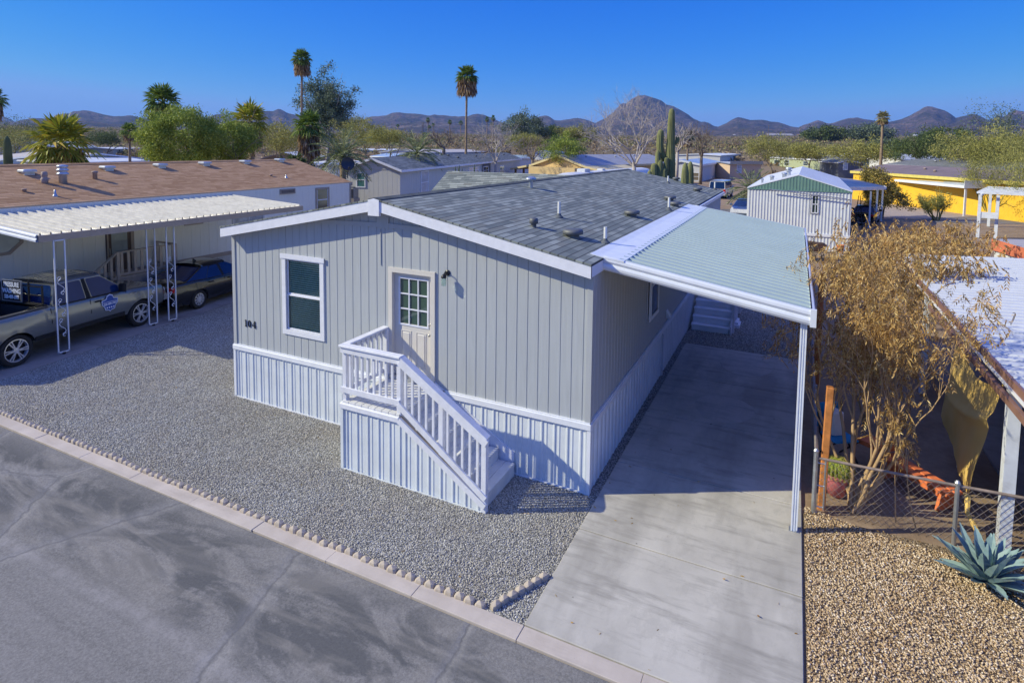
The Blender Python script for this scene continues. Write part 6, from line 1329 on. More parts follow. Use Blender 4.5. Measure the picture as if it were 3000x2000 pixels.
# ------------------------------------------------------------------ trees, palms and cacti
def P3(u, v, r): p = onR(u, v, r); return p
def palm_at(u, v, r, R_, name, label, seed, tr=.16, **kw):
    p = onR(u, v, r); g = gz(p.x, p.y); return fan_palm(name, label, (p.x, p.y, g), p.z-g, R_, tr, seed, **kw)
palm_at(880, 172, 82, 1.55, 'fan_palm', 'very tall slim fan palm standing in front of the grey green eucalyptus', 11, .15, n=40, skirt=2.0, skw=.5)
palm_at(1366, 222, 82, 1.75, 'fan_palm', 'very tall slim fan palm with a full round head, alone in the sky', 12, .17, n=44, skirt=2.3, skw=.62)
palm_at(482, 300, 62, 1.85, 'fan_palm', 'bushy fan palm rising behind the big round green tree', 13, .25, n=38, skirt=2.2)
palm_at(182, 425, 36, 1.72, 'fan_palm', 'yellow green fan palm with a wide head just behind the brown roof', 14, .24, n=38, skirt=1.6, lm=L_PALMY, el=(-.75, 1.4))
palm_at(737, 355, 56, 1.95, 'fan_palm', 'yellow green fan palm right of the second round tree', 15, .24, n=34, skirt=1.4, lm=L_PALMY, shag=2.5)
palm_at(904, 368, 46, 1.35, 'fan_palm', 'dark fan palm with a shaggy brown trunk left of the date palm', 16, .26, n=32, skirt=2.6, shag=2.4)
palm_at(377, 384, 95, 1.35, 'fan_palm', 'small fan palm far off between the lilac gable and the round tree', 17, .18, n=36, skirt=1.3)
palm_at(2588, 345, 112, 1.3, 'fan_palm', 'slim palm with a small ragged tan head against the right hand hills', 18, .22, n=26, skirt=.9, lm=leaf_mat('palm_tan_green', [(0, (.14, .14, .05)), (.5, (.32, .28, .10)), (1, (.5, .42, .22))]))
palm_at(-25, 290, 85, 1.6, 'fan_palm', 'tall fan palm cut off by the left edge of the picture', 19, .15, n=30, skirt=2.0)
palm_at(2016, 400, 110, 1.5, 'yucca_palm', 'small grey green palm right of the saguaro', 20, .18, n=34, skirt=1.6, lm=L_EUC)
def date_at(u, v, r, R_, label, seed, **kw): p = onR(u, v, r); g = gz(p.x, p.y); return date_palm('date_palm', label, (p.x, p.y, g), p.z-g, R_, seed, **kw)
date_at(1004, 462, 44, 2.5, 'broad date palm with arching fronds behind the white cooler', 21, n=54)
date_at(1222, 452, 56, 2.7, 'upright date palm at centre behind the grey home', 22, n=40, el=(-.15, 1.35))
date_at(2200, 562, 60, 2.6, 'low date palm beside the white van', 23, n=50, el=(-.7, 1.35), tr=.3)
date_at(2436, 442, 190, 3.2, 'small dark date palm in front of the pink roof', 24, n=30)
# distant fan palms on the plain: copies of one
dp0 = None
for u, v, r, s_ in ((1254, 352, 620, 1.0), (1269, 366, 700, .9), (1318, 358, 520, .8), (1350, 360, 560, .9), (1427, 350, 600, .95), (1445, 346, 560, .9), (1440, 364, 700, .8), (1258, 372, 520, .7), (1165, 368, 800, 1.1), (2780, 380, 500, .7)):
    p = onR(u, v, r); g = gz(p.x, p.y); H = p.z-g
    if dp0 is None: dp0 = fan_palm('distant_fan_palm', 'small dark fan palm silhouette on the far plain below the hills', (p.x, p.y, g), H, 3.0, .45, 31, n=22, skirt=.8, group='distant fan palms on the plain'); H0 = H
    else: dup(dp0, (p.x, p.y, g), rng.uniform(0, 6), scale=(s_, s_, H/H0))
def tree_at(u, v, r, rad, label, lm, seed, name='tree', **kw):
    p = onR(u, v, r); g = gz(p.x, p.y); return leafy_tree(name, label, (p.x, p.y, g), p.z-g, rad, p.z-g, lm, seed, **kw)
tree_at(532, 412, 42, (2.25, 2.25, 1.95), 'big round bright green tree behind the brown roof', L_GREEN, 41, ncl=340, per=110, leaf=(.13, .06), spread=.2, shell=.72, lump=.16)
tree_at(668, 418, 44, (1.75, 1.7, 1.6), 'smaller round green tree to the right of the biggest one', L_GREEN, 42, ncl=220, per=100, leaf=(.13, .06), spread=.2, shell=.6, lump=.25)
tree_at(962, 310, 112, (4.4, 4.2, 5.2), 'tall grey green eucalyptus with a loose open crown', L_EUC, 43, name='eucalyptus', ncl=190, per=110, leaf=(.42, .16), spread=.55, shell=.35, lump=.55, trunk_r=.4, droop=.6, bark=BARKL)
for i, (u, v, r, rad, lb, lm, leaf) in enumerate((
    (40, 402, 150, (7.5, 7, 3.2), 'dark green mesquite at the left behind the slim saguaro', L_DKGRN, (.3, .1)),
    (-20, 412, 130, (5.5, 6, 3.0), 'bright olive bush at the left edge', L_OLIVE, (.25, .08)),
    (120, 410, 170, (6.2, 6, 2.6), 'olive green palo verde between the saguaro and the yellow palm', L_OLIVE, (.3, .1)),
    (310, 404, 190, (5.0, 4, 1.8), 'dark leafy tree behind the lilac gable', L_DKGRN, (.3, .12)),
    (430, 408, 180, (5.2, 5, 2.4), 'pale olive palo verde left of the round tree', L_OLIVE, (.3, .08)),
    (1533, 372, 190, (7.2, 6.5, 4.6), 'round grey green tree standing out against the sky at centre', L_EUC, (.6, .25)),
    (1605, 388, 200, (5.0, 5, 2.3), 'low dark green tree right of the round grey green one', L_DKGRN, (.55, .22)),
    (1690, 394, 190, (6.5, 5, 2.2), 'wide dark olive tree below the centre hills', L_OLIVE, (.55, .2)),
    (1060, 388, 100, (3.8, 4, 2.3), 'feathery light green palo verde behind the date palm', L_OLIVE, (.32, .08)),
    (1130, 400, 90, (3.2, 3, 1.2), 'low feathery palo verde right of the first date palm', L_OLIVE, (.3, .08)),
    (820, 402, 85, (4.4, 4, 1.9), 'yellow olive palo verde between the two fan palms', L_OLIVE, (.3, .08)),
    (1648, 436, 80, (3.0, 2.8, 1.7), 'vivid yellow green bush behind the straw yellow house', L_GREEN, (.26, .08)),
    (1540, 412, 120, (3.6, 4, 1.2), 'dull olive brush clump behind the cream box home', L_OLIVE, (.4, .1)),
    (2265, 436, 150, (6.4, 6, 2.8), 'wide olive palo verde behind the grey roofs', L_OLIVE, (.45, .12)),
    (2370, 444, 140, (4.6, 4, 1.8), 'rusty olive bushy tree left of the pink roof', L_OLIVE, (.42, .12)),
    (2525, 446, 120, (5.6, 5, 1.9), 'olive palo verde left of the slim palm', L_OLIVE, (.42, .12)),
    (2600, 432, 150, (4.0, 4, 1.7), 'grey olive bush beside the slim palm trunk', L_EUC, (.4, .14)),
    (2690, 438, 110, (4.0, 4, 1.7), 'bright green mesquite left of the spreading one', L_DKGRN, (.34, .1)),
    (2770, 412, 118, (4.4, 4, 2.3), 'tall dense green mesquite in the right background', L_DKGRN, (.36, .12)),
    (2420, 393, 420, (13, 9, 5), 'dark round tree above the barn on the hillside', L_DKGRN, (1.2, .5)),
    (2548, 393, 420, (12, 9, 5), 'grey green tree on the hillside left of the slim palm', L_EUC, (1.2, .5)),
    (2960, 436, 90, (4.8, 4, 2.2), 'bright green palo verde at the right edge behind the roofs', L_OLIVE, (.32, .09)),
    (2860, 440, 95, (4.6, 4, 2.4), 'bright olive tree right of the spreading mesquite', L_OLIVE, (.32, .09)),
    (860, 500, 40, (1.1, 1, .8), 'small leafy bush in front of the brown gable', L_DKGRN, (.18, .08)))):
    big = r > 300; tree_at(u, v, r, rad, lb, lm, 60+i, ncl=110, per=70, leaf=leaf, spread=rad[0]*.10, shell=.3, lump=.3, trunk_r=.12+rad[0]*.02)
# spreading mesquite with a visible trunk on the right
p = onR(2775, 470, 100); t = thing('mesquite', 'spreading grey mesquite with a forked trunk showing above the weathered roof', 'tree', (p.x, p.y, 0)); b = MB(); b.smooth = True; tips = []; R = np.random.default_rng(5)
branch_set(R, (0, 0, 0), (.1, 0, 1), p.z+1.6, .22, 4, 1.0, .02, (3, 4), .66, 4, .18, tips, b); b.build('trunk', BARK, t)
C = np.array([tuple(q[0]) for q in tips]); C = np.repeat(C, 30, 0)+R.normal(0, .55, (len(C)*30, 3)); V, F = leaf_geo(C, R.normal(size=C.shape), .3, .09, R); np_obj('crown', V, F, L_EUC, t)
# conical brown green bush beside the carport posts
p = onZ(2585, 640, 0); t = thing('cypress_bush', 'leaning brown and green columnar bush in front of the bright yellow wall', 'tree', (p.x, p.y, 0)); b = MB(); R = np.random.default_rng(9); tips = []
for kx in range(6): branch_set(R, (R.normal(0, .1), R.normal(0, .1), 0), (R.normal(0, .35), R.normal(0, .3), 1), 2.2, .05, 1, .5, .2, (2, 3), .6, 3, .1, tips, b)
b.build('trunk', BARK, t); C = []; top_ = onR(2570, 480, (Vector((p.x, p.y))-Vector((CP.x, CP.y))).length)
for kx in range(170): f = R.random(); z = 1.0+f*(top_.z-1.4); rr_ = (1.35*(1-f)**.6+.35)*(.75+.3*R.random()); a = R.uniform(0, 2*pi); C.append((rr_*cos(a)-1.0*f+.5*(1-f), rr_*sin(a), z))
C = np.repeat(np.array(C), 60, 0)+R.normal(0, .17, (170*60, 3)); V, F = leaf_geo(C, R.normal(size=C.shape)+np.array([0, 0, .6]), .15, .08, R); np_obj('crown', V, F, leaf_mat('bronze_green_leaves', [(0, (0.120, 0.108, 0.024)), (.5, (0.336, 0.264, 0.060)), (1, (0.600, 0.456, 0.156))], ns=1.2), t)
# bare winter trees
def bare_tree(u, v, r, H, label, seed, depth=5, spread=.62, tr=.16, stems=5, lean=.6, m=None):
    p = onR(u, v, r); g = 0; t = thing('bare_tree', label, 'tree', (p.x, p.y, g)); R = np.random.default_rng(seed); b = MB(); tips = []
    for kx in range(stems): a = 2*pi*kx/stems+R.normal(0, .3); branch_set(R, (.15*cos(a), .15*sin(a), p.z-.3), (lean*cos(a), lean*sin(a), 1), H*.36, tr, depth-1, spread, .1, (3, 4) if depth < 6 else (3, 3), .70, 4, .17, tips, b, 4, .92)
    b.build('branches', m or BARKL, t); b = MB(); b.smooth = True; b.tube([(0, 0, -.1), (.03, 0, p.z*.5), (0, 0, p.z)], [tr*2.2, tr*2, tr*1.9], 10); b.build('trunk', m or BARKL, t)
bare_tree(1858, 475, 52, 7.2, 'big pale leafless mesquite spreading behind the grey ridge', 3, 6, .78, .085, 7, .8)
bare_tree(1452, 468, 75, 6.6, 'pale leafless tree right of the tall centre palm', 5, 6, .75, .075, 5, .7)
bare_tree(1560, 462, 90, 5.2, 'smaller brownish leafless tree left of the grey sided home', 6, 4, .7, .10, 5, .7, BARK)
bare_tree(1300, 428, 110, 5.0, 'dark knotty leafless tree on the tan roofs', 7, 4, .8, .16, 4, .8, BARK)
bare_tree(2055, 452, 100, 7.5, 'brown leafless mesquite right of the saguaro', 8, 4, .7, .12, 5, .7, BARK)
bare_tree(1985, 440, 95, 7.0, 'pale twiggy leafless tree behind the saguaro', 9, 4, .75, .12, 5, .7)
# saguaros
p = onR(1962, 520, 31.5); t = thing('saguaro', 'tall many armed saguaro rising above the far end of the grey roof', 'cactus', (p.x, p.y, 0)); zt = onR(1959, 318, 31.5).z; sc_ = 31.5/FPX; rtv = Vector((cos(YAW), -sin(YAW), 0))
b = MB(); b.smooth = True; pts = [Vector((0, 0, z)) for z in (0, 1, 2.5, 4, 5, 6, zt-.7, zt-.25, zt-.05, zt)]; ribbed(b, pts, [.22, .25, .27, .26, .25, .2, .17, .15, .1, .02], 18); b.build('trunk', SAG, t)
def arm(off, path, r_): 
    b = MB(); b.smooth = True; P_ = [rtv*(a*sc_)+Vector((0, off, z)) for a, z in path]; n_ = len(P_); ribbed(b, P_, [r_*.7]+[r_]*(n_-3)+[r_*.75, r_*.15], 14); b.build('arm', SAG, t)
zz = lambda v: onR(1959, v, 31.5).z
arm(.1, [(-8, zz(468)), (-18, zz(466)), (-28, zz(450)), (-32, zz(425)), (-31, zz(398)), (-30, zz(384)), (-30, zz(379))], .17)
arm(-.15, [(-2, zz(520)), (-16, zz(512)), (-30, zz(495)), (-33, zz(470)), (-34, zz(448)), (-34, zz(440))], .14); arm(.0, [(4, zz(425)), (14, zz(420)), (20, zz(412)), (22, zz(404)), (22, zz(400))], .07); arm(.05, [(3, zz(424)), (10, zz(418)), (16, zz(410)), (15, zz(402)), (15, zz(399))], .05)
for a_, v0, v1, r_ in ((-42, 560, 478, .17), (-14, 560, 490, .18), (-8, 505, 461, .13), (-54, 560, 500, .12), (-25, 560, 468, .15), (-10, 492, 478, .1)):
    b = MB(); b.smooth = True; z0_, z1_ = max(.0, zz(v0)), zz(v1); q = rtv*(a_*sc_)+Vector((0, -.25, z0_)); column(b, q, z1_-z0_, r_); b.build('arm', SAG, t)
for u, v, r_, w_, lb, m_ in ((2008, 476, 27, .17, 'left of two thick saguaro columns standing by the white home', SAG), (2023, 473, 27.6, .17, 'right of two thick saguaro columns standing by the white home', SAG), (20, 398, 33, .16, 'single slim dark saguaro at the far left', SAGD), (1903, 497, 33, .13, 'short saguaro stub peeping over the ridge left of the big one', SAG)):
    p = onR(u, v, r_); b = MB(); b.smooth = True; column(b, (0, 0, 0), p.z, w_); tag(b.build('saguaro', m_, None, (p.x, p.y, 0)), lb, 'cactus')
p = onR(30, 480, 33); t = thing('cactus_clump', 'clump of short round cactus stems at the foot of the slim saguaro', 'cactus', (p.x, p.y, 0))
for a_, h_, r_ in ((.55, 4.75, .2), (.9, 5.0, .16), (-.5, 4.7, .17), (.3, 4.6, .17), (-.25, 5.0, .12)): b = MB(); b.smooth = True; column(b, (a_, .1, 0), h_-.35, r_); b.build('stem', SAGD, t)
t = thing('cactus_clump', 'row of thin cactus stems in front of the warm grey home wall', 'cactus', tuple(onR(1345, 505, 27).xy)+(0,))
for a_, h_ in ((-.12, .42), (.0, .5), (.1, .3), (.5, .55), (.62, .2), (-.02, .28)): b = MB(); b.smooth = True; column(b, rtv*a_*1.4, onR(1345, 507, 27).z+h_*.75, .035); b.build('stem', SAGD, t)

# ------------------------------------------------------------------ brush covering the plain
def scrub(name, label, n, r0, r1, smin, smax, lm, a0=-75, a1=45, per=14, seed=1):
    R = np.random.default_rng(seed); r = r0*(r1/r0)**R.random(n); a = np.radians(R.uniform(a0, a1, n)); x = CP.x+r*np.sin(a); y = CP.y+r*np.cos(a)
    keep = np.array([noise.noise(Vector((xx*.012, yy*.012, seed))) > -.32 for xx, yy in zip(x, y)]); x, y, r = x[keep], y[keep], r[keep]; n = len(x); s_ = R.uniform(smin, smax, n)*(1+r/1200); z = np.array([gz(xx, yy) for xx, yy in zip(x, y)])
    c = np.stack([x, y, z+s_*.45], 1); C = np.repeat(c, per, 0); S = np.repeat(s_, per)[:, None]; d = unit(R.normal(size=C.shape)); C = C+d*S*np.array([1.1, 1.1, .55])*R.random((len(C), 1))**.4
    V, F = leaf_geo(C, R.normal(size=C.shape), S[:, 0]*.85, S[:, 0]*.42, R); tag(np_obj(name, V, F, lm), label, 'brush', kind='stuff')
LB1 = leaf_mat('desert_brush_olive', [(0, (0.152, 0.142, 0.057)), (.5, (0.285, 0.257, 0.114)), (1, (0.475, 0.399, 0.190))], ns=.02); LB2 = leaf_mat('desert_brush_brown', [(0, (0.204, 0.136, 0.076)), (.5, (0.340, 0.246, 0.145)), (1, (0.510, 0.391, 0.238))], ns=.02)
scrub('desert_brush', 'olive desert brush covering the far plain', 5200, 190, 2400, .6, 1.3, LB1, seed=2)
scrub('dry_brush', 'brown dry brush between the homes and the hills', 6500, 165, 1500, .5, 1.2, LB2, seed=3)
scrub('near_brush', 'low olive brush behind the last row of homes', 500, 150, 300, .5, 1.2, LB2, seed=4, per=34)
# utility poles and their wires
pole0 = None; POLE = mat('pole_wood', (.16, .12, .09), .9, var=.2)
pp_ = []
for i, (u, vt, vb) in enumerate(((1148, 360, 392), (1206, 368, 402), (1237, 364, 410), (1240, 358, 404), (1330, 372, 404), (1676, 376, 412), (1683, 384, 410), (2043, 352, 402), (2177, 378, 420), (2195, 384, 424), (2218, 388, 418), (2252, 366, 400), (2328, 396, 430), (2345, 370, 402), (2430, 398, 424), (2461, 387, 420), (2655, 372, 402), (2740, 366, 402), (2830, 378, 402), (2840, 418, 440))):
    H = 10.5; r = H*FPX/(vb-vt); p = onR(u, vt, r); g = p.z-H
    if pole0 is None:
        pole0 = thing('utility_pole', 'thin wooden utility pole on the far plain', 'utility pole', (p.x, p.y, g), 0, 'utility poles across the plain')
        b = MB(); b.tube([(0, 0, -8), (0, 0, H)], [.2, .13], 6); b.build('post', POLE, pole0); b = MB(); b.beam((-1.2, .3, H-.6), (1.2, -.3, H-.6), .1, .1); b.build('crossarm', POLE, pole0)
    else: dup(pole0, (p.x, p.y, g), rng.uniform(-.3, .3))
    pp_.append(p)
b = MB(); q0 = onR(1000, 372, 500); ql = [onR(u, v, 520) for u, v in ((1080, 372), (1148, 370), (1206, 369), (1237, 366), (1337, 362), (1480, 367), (1600, 369))]
for a_, c_ in zip(ql[:-1], ql[1:]): b.tube([a_.lerp(c_, k/6)-Vector((0, 0, 5*(k/6)*(1-k/6))) for k in range(7)], .11, 3, cap=False)
tag(b.build('power_line', mat('wire_grey', (.45, .45, .46), .5)), 'pale sagging power lines strung across the far plain', 'power line')

# ------------------------------------------------------------------ right hand lot: shrub, fence, awning, tarp and garden things
p = Vector((12.42, 1.62, 0)); sh = thing('dried_shrub', 'large golden brown dried out shrub with hanging leaves beside the carport post', 'shrub', p); R = np.random.default_rng(77)
STEM = mat('tan_stem_bark', (.42, .28, .15), .8, var=.2, vs=5, bump=.004)
b = MB(); b.smooth = True; tips = []; C, Dv = [], []
def shrub_stem(base, d, L, r, depth, spread, up):
    branch_set(R, base, d, L, r, depth, spread, up, (3, 4), .66, 5, .13, tips, b, 6)
for d, L in (((.35, .25, 1), 1.9), ((.10, .55, 1), 2.0), ((.55, -.02, 1), 1.7), ((.05, .05, 1), 1.9), ((-.18, .45, 1), 1.8), ((.5, .6, .9), 1.9), ((.75, .3, .9), 1.6), ((.2, .9, .9), 2.0), ((.25, .3, 1), 2.3)): shrub_stem((R.normal(0, .06), R.normal(0, .06), -.02), d, L, .034, 3, .42, .34)
b.build('stems', STEM, sh)
def pinnate(tips, n_rep, spread, leafn=12, ll=.085, lw=.026, rl=.24, zmin=-9):
    Cs, Ds, Ls = [], [], []
    for (q, d) in tips:
        if q.z < zmin: continue
        for k in range(n_rep):
            o = Vector(q)+Vector(R.normal(0, spread, 3)); a = Vector((R.normal(0, .6), R.normal(0, .6), -1.0)).normalized(); sd_ = a.cross(Vector(R.normal(0, 1, 3))).normalized()
            for j in range(leafn//2):
                f = (j+1)/(leafn/2)
                for sg in (-1, 1): Cs.append(o+a*rl*f); Ds.append(a*.9+sd_*sg*.55); Ls.append(ll*(1.15-.5*abs(f-.5)))
    return np.array([tuple(c) for c in Cs]), np.array([tuple(c) for c in Ds]), np.array(Ls)
tp_ = [(q, d) for q, d in tips]
C, Dv, Ls = pinnate(tp_, 5, .17, 10, zmin=1.0); V, F = leaf_geo(C, Dv, Ls*.85, .018, R); np_obj('leaves', V, F, L_DRY, sh)
# second dried shrub farther back and small shoots on the gravel
def dry_bush(x, y, H, W_, label, seed, name='dried_shrub', reps=6, lm=None):
    global R
    R = np.random.default_rng(seed); t = thing(name, label, 'shrub', (x, y, 0)); bb = MB(); tips = []
    for k in range(6): a = R.uniform(0, 2*pi); branch_set(R, (0, 0, 0), (W_*cos(a), W_*sin(a), 1), H*.5, .03, 2, .5, .3, (3, 4), .66, 4, .14, tips, bb, 5)
    bb.build('stems', STEM, t); C, Dv, Ls = pinnate(tips, reps, .2, 10, ll=.10, rl=.28); V, F = leaf_geo(C, Dv, Ls, .036, R); np_obj('leaves', V, F, lm or L_DRY, t); return t
dry_bush(13.6, 8.6, 3.6, .55, 'dense golden dried shrub behind the biggest one, beside the white awning', 81, reps=9); dry_bush(14.5, 13.6, 3.3, .6, 'dried brown shrub at the far end of the white awning', 82, reps=9); dry_bush(16.4, 17.5, 3.0, .8, 'broad dried brown bush before the orange edged building', 84, reps=9); dry_bush(12.9, 4.9, 2.2, .3, 'thin shaded dried shrub along the boundary fence', 85, reps=3)
dry_bush(17.5, 23, 2.6, .8, 'wispy brown dried bush in the yard behind the awning', 86, reps=6); dry_bush(15.6, 21.5, 2.5, .8, 'reddish brown dried bush right of the green gabled home', 87, reps=6)
def shoot(x, y, H, label, seed):
    global R
    R = np.random.default_rng(seed); t = thing('dry_sapling', label, 'sapling', (x, y, 0)); bb = MB(); tips = []; branch_set(R, (0, 0, 0), (R.normal(0, .1), R.normal(0, .1), 1), H*.6, .013, 1, .45, .3, (3, 4), .55, 5, .05, tips, bb, 5); bb.build('stem', STEM, t)
    C, Dv, Ls = pinnate(tips, 5, .06, 10, ll=.07, rl=.2); V, F = leaf_geo(C, Dv, Ls, .02, R); np_obj('leaves', V, F, L_DRY, t)
q = at_ground(2250+975/2.6133, 1200+860/2.6133); shoot(q.x, q.y, 1.75, 'thin dry sapling in front of the chain link fence, left of its twin', 91); q = at_ground(2250+1130/2.6133, 1200+905/2.6133); shoot(q.x, q.y, 1.9, 'thin dry sapling in front of the chain link fence, right of its twin', 92)
# chain link fence
cf = thing('chain_link_fence', 'low chain link fence running along the edge of the tan gravel', 'fence', (11.84, 1.2, 0)); FO = Vector((11.84, 1.2, 0)); FX1 = 16.2
def fy(x): return 1.2+(x-11.84)*.06
b = MB(); zt = .90
b.tube([(11.86, fy(11.86), zt), (13.7, fy(13.7), zt-.02), (FX1, fy(FX1), zt)], .022, 7); e = b.build('top_rail', mat('rusty_rail', (.33, .26, .22), .7, .3, var=.25, vs=8), cf); e.location = -FO
b = MB(); cw = .10; i = 0
while 11.90+i*cw/2 < FX1-.05:
    b.tube([(11.90+i*cw/2+(cw/2)*((k+i) % 2), fy(11.9+i*cw/2), .03+k*.058) for k in range(16)], .0036, 3, cap=False); i += 1
e = b.build('chain_link_mesh', mat('rusty_mesh_wire', (.34, .29, .25), .6, .4, var=.2, vs=5), cf); e.location = -FO
for x, z1 in ((11.86, 1.02), (13.72, .93), (15.6, .93)):
    b = MB(); b.tube([(x, fy(x), -.02), (x, fy(x), z1)], .030 if x > 12 else .036, 10); b.lathe((x, fy(x), z1), [(.04, -.03), (.042, .0), (.02, .03)], 10); e = b.build('post', GALV, cf); e.location = -FO
b = MB(); b.tube([(12.0, fy(12), .06), (12.0, fy(12), zt)], .014, 6); [b.tube([(11.86, fy(11.86), z), (12.0, fy(12), z)], .01, 5) for z in (.1, .45, .82)]; e = b.build('tension_bar', GALV, cf); e.location = -FO
bf = thing('chain_link_fence', 'old pipe rail fence running back along the carport side', 'fence', (11.9, 1.35, 0)); BO = Vector((11.9, 1.35, 0))
b = MB(); b.tube([(11.86, 1.3, 1.0), (11.93, 6, .98), (11.98, 12, 1.0), (12.05, 20, .98)], .026, 7); e = b.build('top_rail', mat('dull_pipe', (.32, .28, .27), .6, .4, var=.2, vs=6), bf); e.location = -BO
for y in (4.2, 8.4, 12.6, 16.8, 20): b = MB(); b.tube([(11.92+y*.005, y, 0), (11.92+y*.005, y, 1.0)], .026, 7); e = b.build('post', GALV, bf); e.location = -BO
b = MB(); cw = .12; i = 0
while 1.4+i*cw/2 < 11:
    b.tube([(11.90, 1.4+i*cw/2+(cw/2)*((k+i) % 2), .03+k*.07) for k in range(14)], .003, 3, cap=False); i += 1
e = b.build('chain_link_mesh', mat('dull_mesh_wire', (.26, .23, .21), .6, .4, var=.2), bf); e.location = -BO
# posts
OW = mat('orange_stained_wood', (.52, .20, .055), .7, var=.3, vs=7, bump=.006, bs=16); b = MB(); b.cbox(-.055, -.055, -.05, .055, .055, 2.02, .012, Matrix.Rotation(radians(1.2), 4, 'Y')); tag(b.build('wooden_post', OW, None, (11.98, 1.40, 0)), 'orange stained wooden post beside the pink pot', 'post')
b = MB(); b.tube([(0, 0, -.05), (.02, .0, 2.97)], .065, 10); tag(b.build('rusty_pipe_post', mat('orange_rust', (.46, .15, .045), .75, var=.35, vs=4, bump=.003), None, (12.0, 6.0, 0)), 'tall rust orange pipe post behind the carport edge', 'post')
# pink pot with barrel cactus
q = at_ground(2250+520/2.6133, 1200+640/2.6133); pt = thing('potted_cactus', 'pink pot holding a round yellow green barrel cactus', 'potted plant', q)
b = MB(); b.smooth = True; b.lathe((0, 0, 0), [(.13, 0), (.19, .26), (.215, .34), (.215, .375), (.19, .375), (.18, .33)], 24); b.build('pot', mat('pink_pot_plastic', (.62, .19, .20), .5, var=.1, dirt=.15), pt)
b = MB(); b.smooth = True; ribbed(b, [(0, 0, z) for z in (.30, .36, .44, .52, .58, .61, .62)], [.16, .20, .215, .195, .13, .06, .01], 22, .16); cb_ = b.build('barrel_cactus', mat('barrel_cactus_skin', (.24, .30, .04), .7, var=.2), pt)
nn = 2600; th = R.uniform(0, 2*pi, nn); th = np.round(th/(2*pi/22))*(2*pi/22)+R.normal(0, .03, nn); zz_ = R.uniform(.33, .62, nn); rr_ = np.interp(zz_, (.30, .36, .44, .52, .58, .61, .62), (.16, .20, .215, .195, .13, .06, .01))*1.1
C = np.stack([rr_*np.cos(th), rr_*np.sin(th), zz_], 1); Dv = np.stack([np.cos(th), np.sin(th), (zz_-.45)*4], 1)+R.normal(0, .45, (nn, 3)); V, F = leaf_geo(C, Dv, .045, .005, R); np_obj('spines', V, F, leaf_mat('cactus_spines', [(0, (.45, .40, .06)), (1, (.72, .66, .22))]), cb_)
# orange bench
OB = mat('faded_orange_paint', (.66, .17, .055), .6, var=.2, vs=3, dirt=.2, bump=.003); a0 = Vector((13.12, 3.05, 0)); a1 = Vector((13.86, 2.20, 0)); dd = (a1-a0).normalized(); bn = thing('bench', 'low faded orange wooden bench on the dirt behind the chain link fence', 'bench', a0, atan2(dd.y, dd.x)); Lb = (a1-a0).length
b = MB(); b.cbox(-.08, -.17, .30, Lb+.05, -.01, .35, .012); b.cbox(-.08, .01, .30, Lb+.05, .17, .35, .012); b.build('seat', OB, bn)
for x in (.08, Lb-.1): b = MB(); b.prism([(-.19, 0), (.19, 0), (.12, .30), (-.12, .30)], x-.025, x+.025, 'YZ'); b.build('leg', OB, bn)
b = MB(); b.box(.1, -.155, .22, Lb-.12, -.13, .30); b.build('apron', OB, bn)
b = MB(); b.box(-.5, -.22, .42, .05, .15, .50, Matrix.Rotation(-.12, 4, 'Y')); b.build('loose_board', OB, bn)
# folding chair with blue panels
q = at_ground(2250+520/2.6133, 1200+400/2.6133); ch = thing('folding_chair', 'black folding chair with blue panels and a pale cloth on it, in the shade', 'chair', (q.x+.03, q.y+.1, 0), .6); b = MB(); BLUE = mat('turquoise_fabric', (.015, .22, .42), .7, var=.15)
for x in (-.24, .24): b.beam((x, -.25, 0), (x, .22, .48), .025, .025); b.beam((x, .25, 0), (x, -.22, .45), .025, .025); b.beam((x, .20, .44), (x, .30, 1.0), .025, .025)
b.build('frame', BLK, ch); b = MB(); b.box(-.24, -.22, .44, .24, .22, .47); b.build('seat', BLUE, ch); b = MB(); b.box(-.25, .22, .56, .25, .25, 1.0, Matrix.Rotation(-.1, 4, 'X')); b.build('backrest', BLUE, ch)
b = MB(); b.cbox(-.13, -.05, .48, .13, .20, .92, .04, Matrix.Rotation(-.08, 4, 'X')); b.build('pale_cloth', mat('pale_cloth', (.58, .56, .52), .9, var=.1), ch)
# agave
q = at_ground(2250+1660/2.6133, 1200+1330/2.6133); ag = thing('agave', 'large blue grey agave with spiky pointed leaves on the tan gravel', 'agave', q); AGM = NT('agave_skin'); AGM.base(AGM.mix(AGM.ramp(AGM.noise(3, 4, .6), [(.35, 0.), (.65, 1.)]), (.16, .25, .265), (.28, .39, .385)), .55, 0, .4)
R = np.random.default_rng(4); nl = 44
for i in range(nl):
    t = i/(nl-1); a = i*2.39996+R.normal(0, .08); el = radians(lerp(82, 8, t**.85)+R.normal(0, 4)); L = lerp(.50, .64, sin(t*pi)**.6)*R.uniform(.88, 1.08); Wd = .085*R.uniform(.85, 1.1); h = Vector((cos(a), sin(a), 0)); side = Vector((-sin(a), cos(a), 0)); vs = []; fs = []; n_ = 13; p = h*.03+Vector((0, 0, .06)); e = el; cv = R.uniform(-.5, .35)
    for k in range(n_+1):
        f = k/n_; w_ = Wd*(.55+.9*sin(min(1, f*1.25)*pi*.62))*(1-f**3.2)*.62+.001; d = h*cos(e)+Vector((0, 0, sin(e))); nrm = -h*sin(e)+Vector((0, 0, cos(e))); tk = .028*(1-f)+.003; jag = .006 if k % 2 else 0
        vs += [p-side*(w_+jag)+nrm*w_*.35, p-nrm*.0, p+side*(w_+jag)+nrm*w_*.35, p-nrm*tk]; p = p+d*L/n_; e += cv/n_
    for k in range(n_):
        for j in range(4): fs.append((k*4+j, k*4+(j+1) % 4, (k+1)*4+(j+1) % 4, (k+1)*4+j))
    b = MB(); b.add(vs, fs); b.build('leaf', AGM.m, ag)
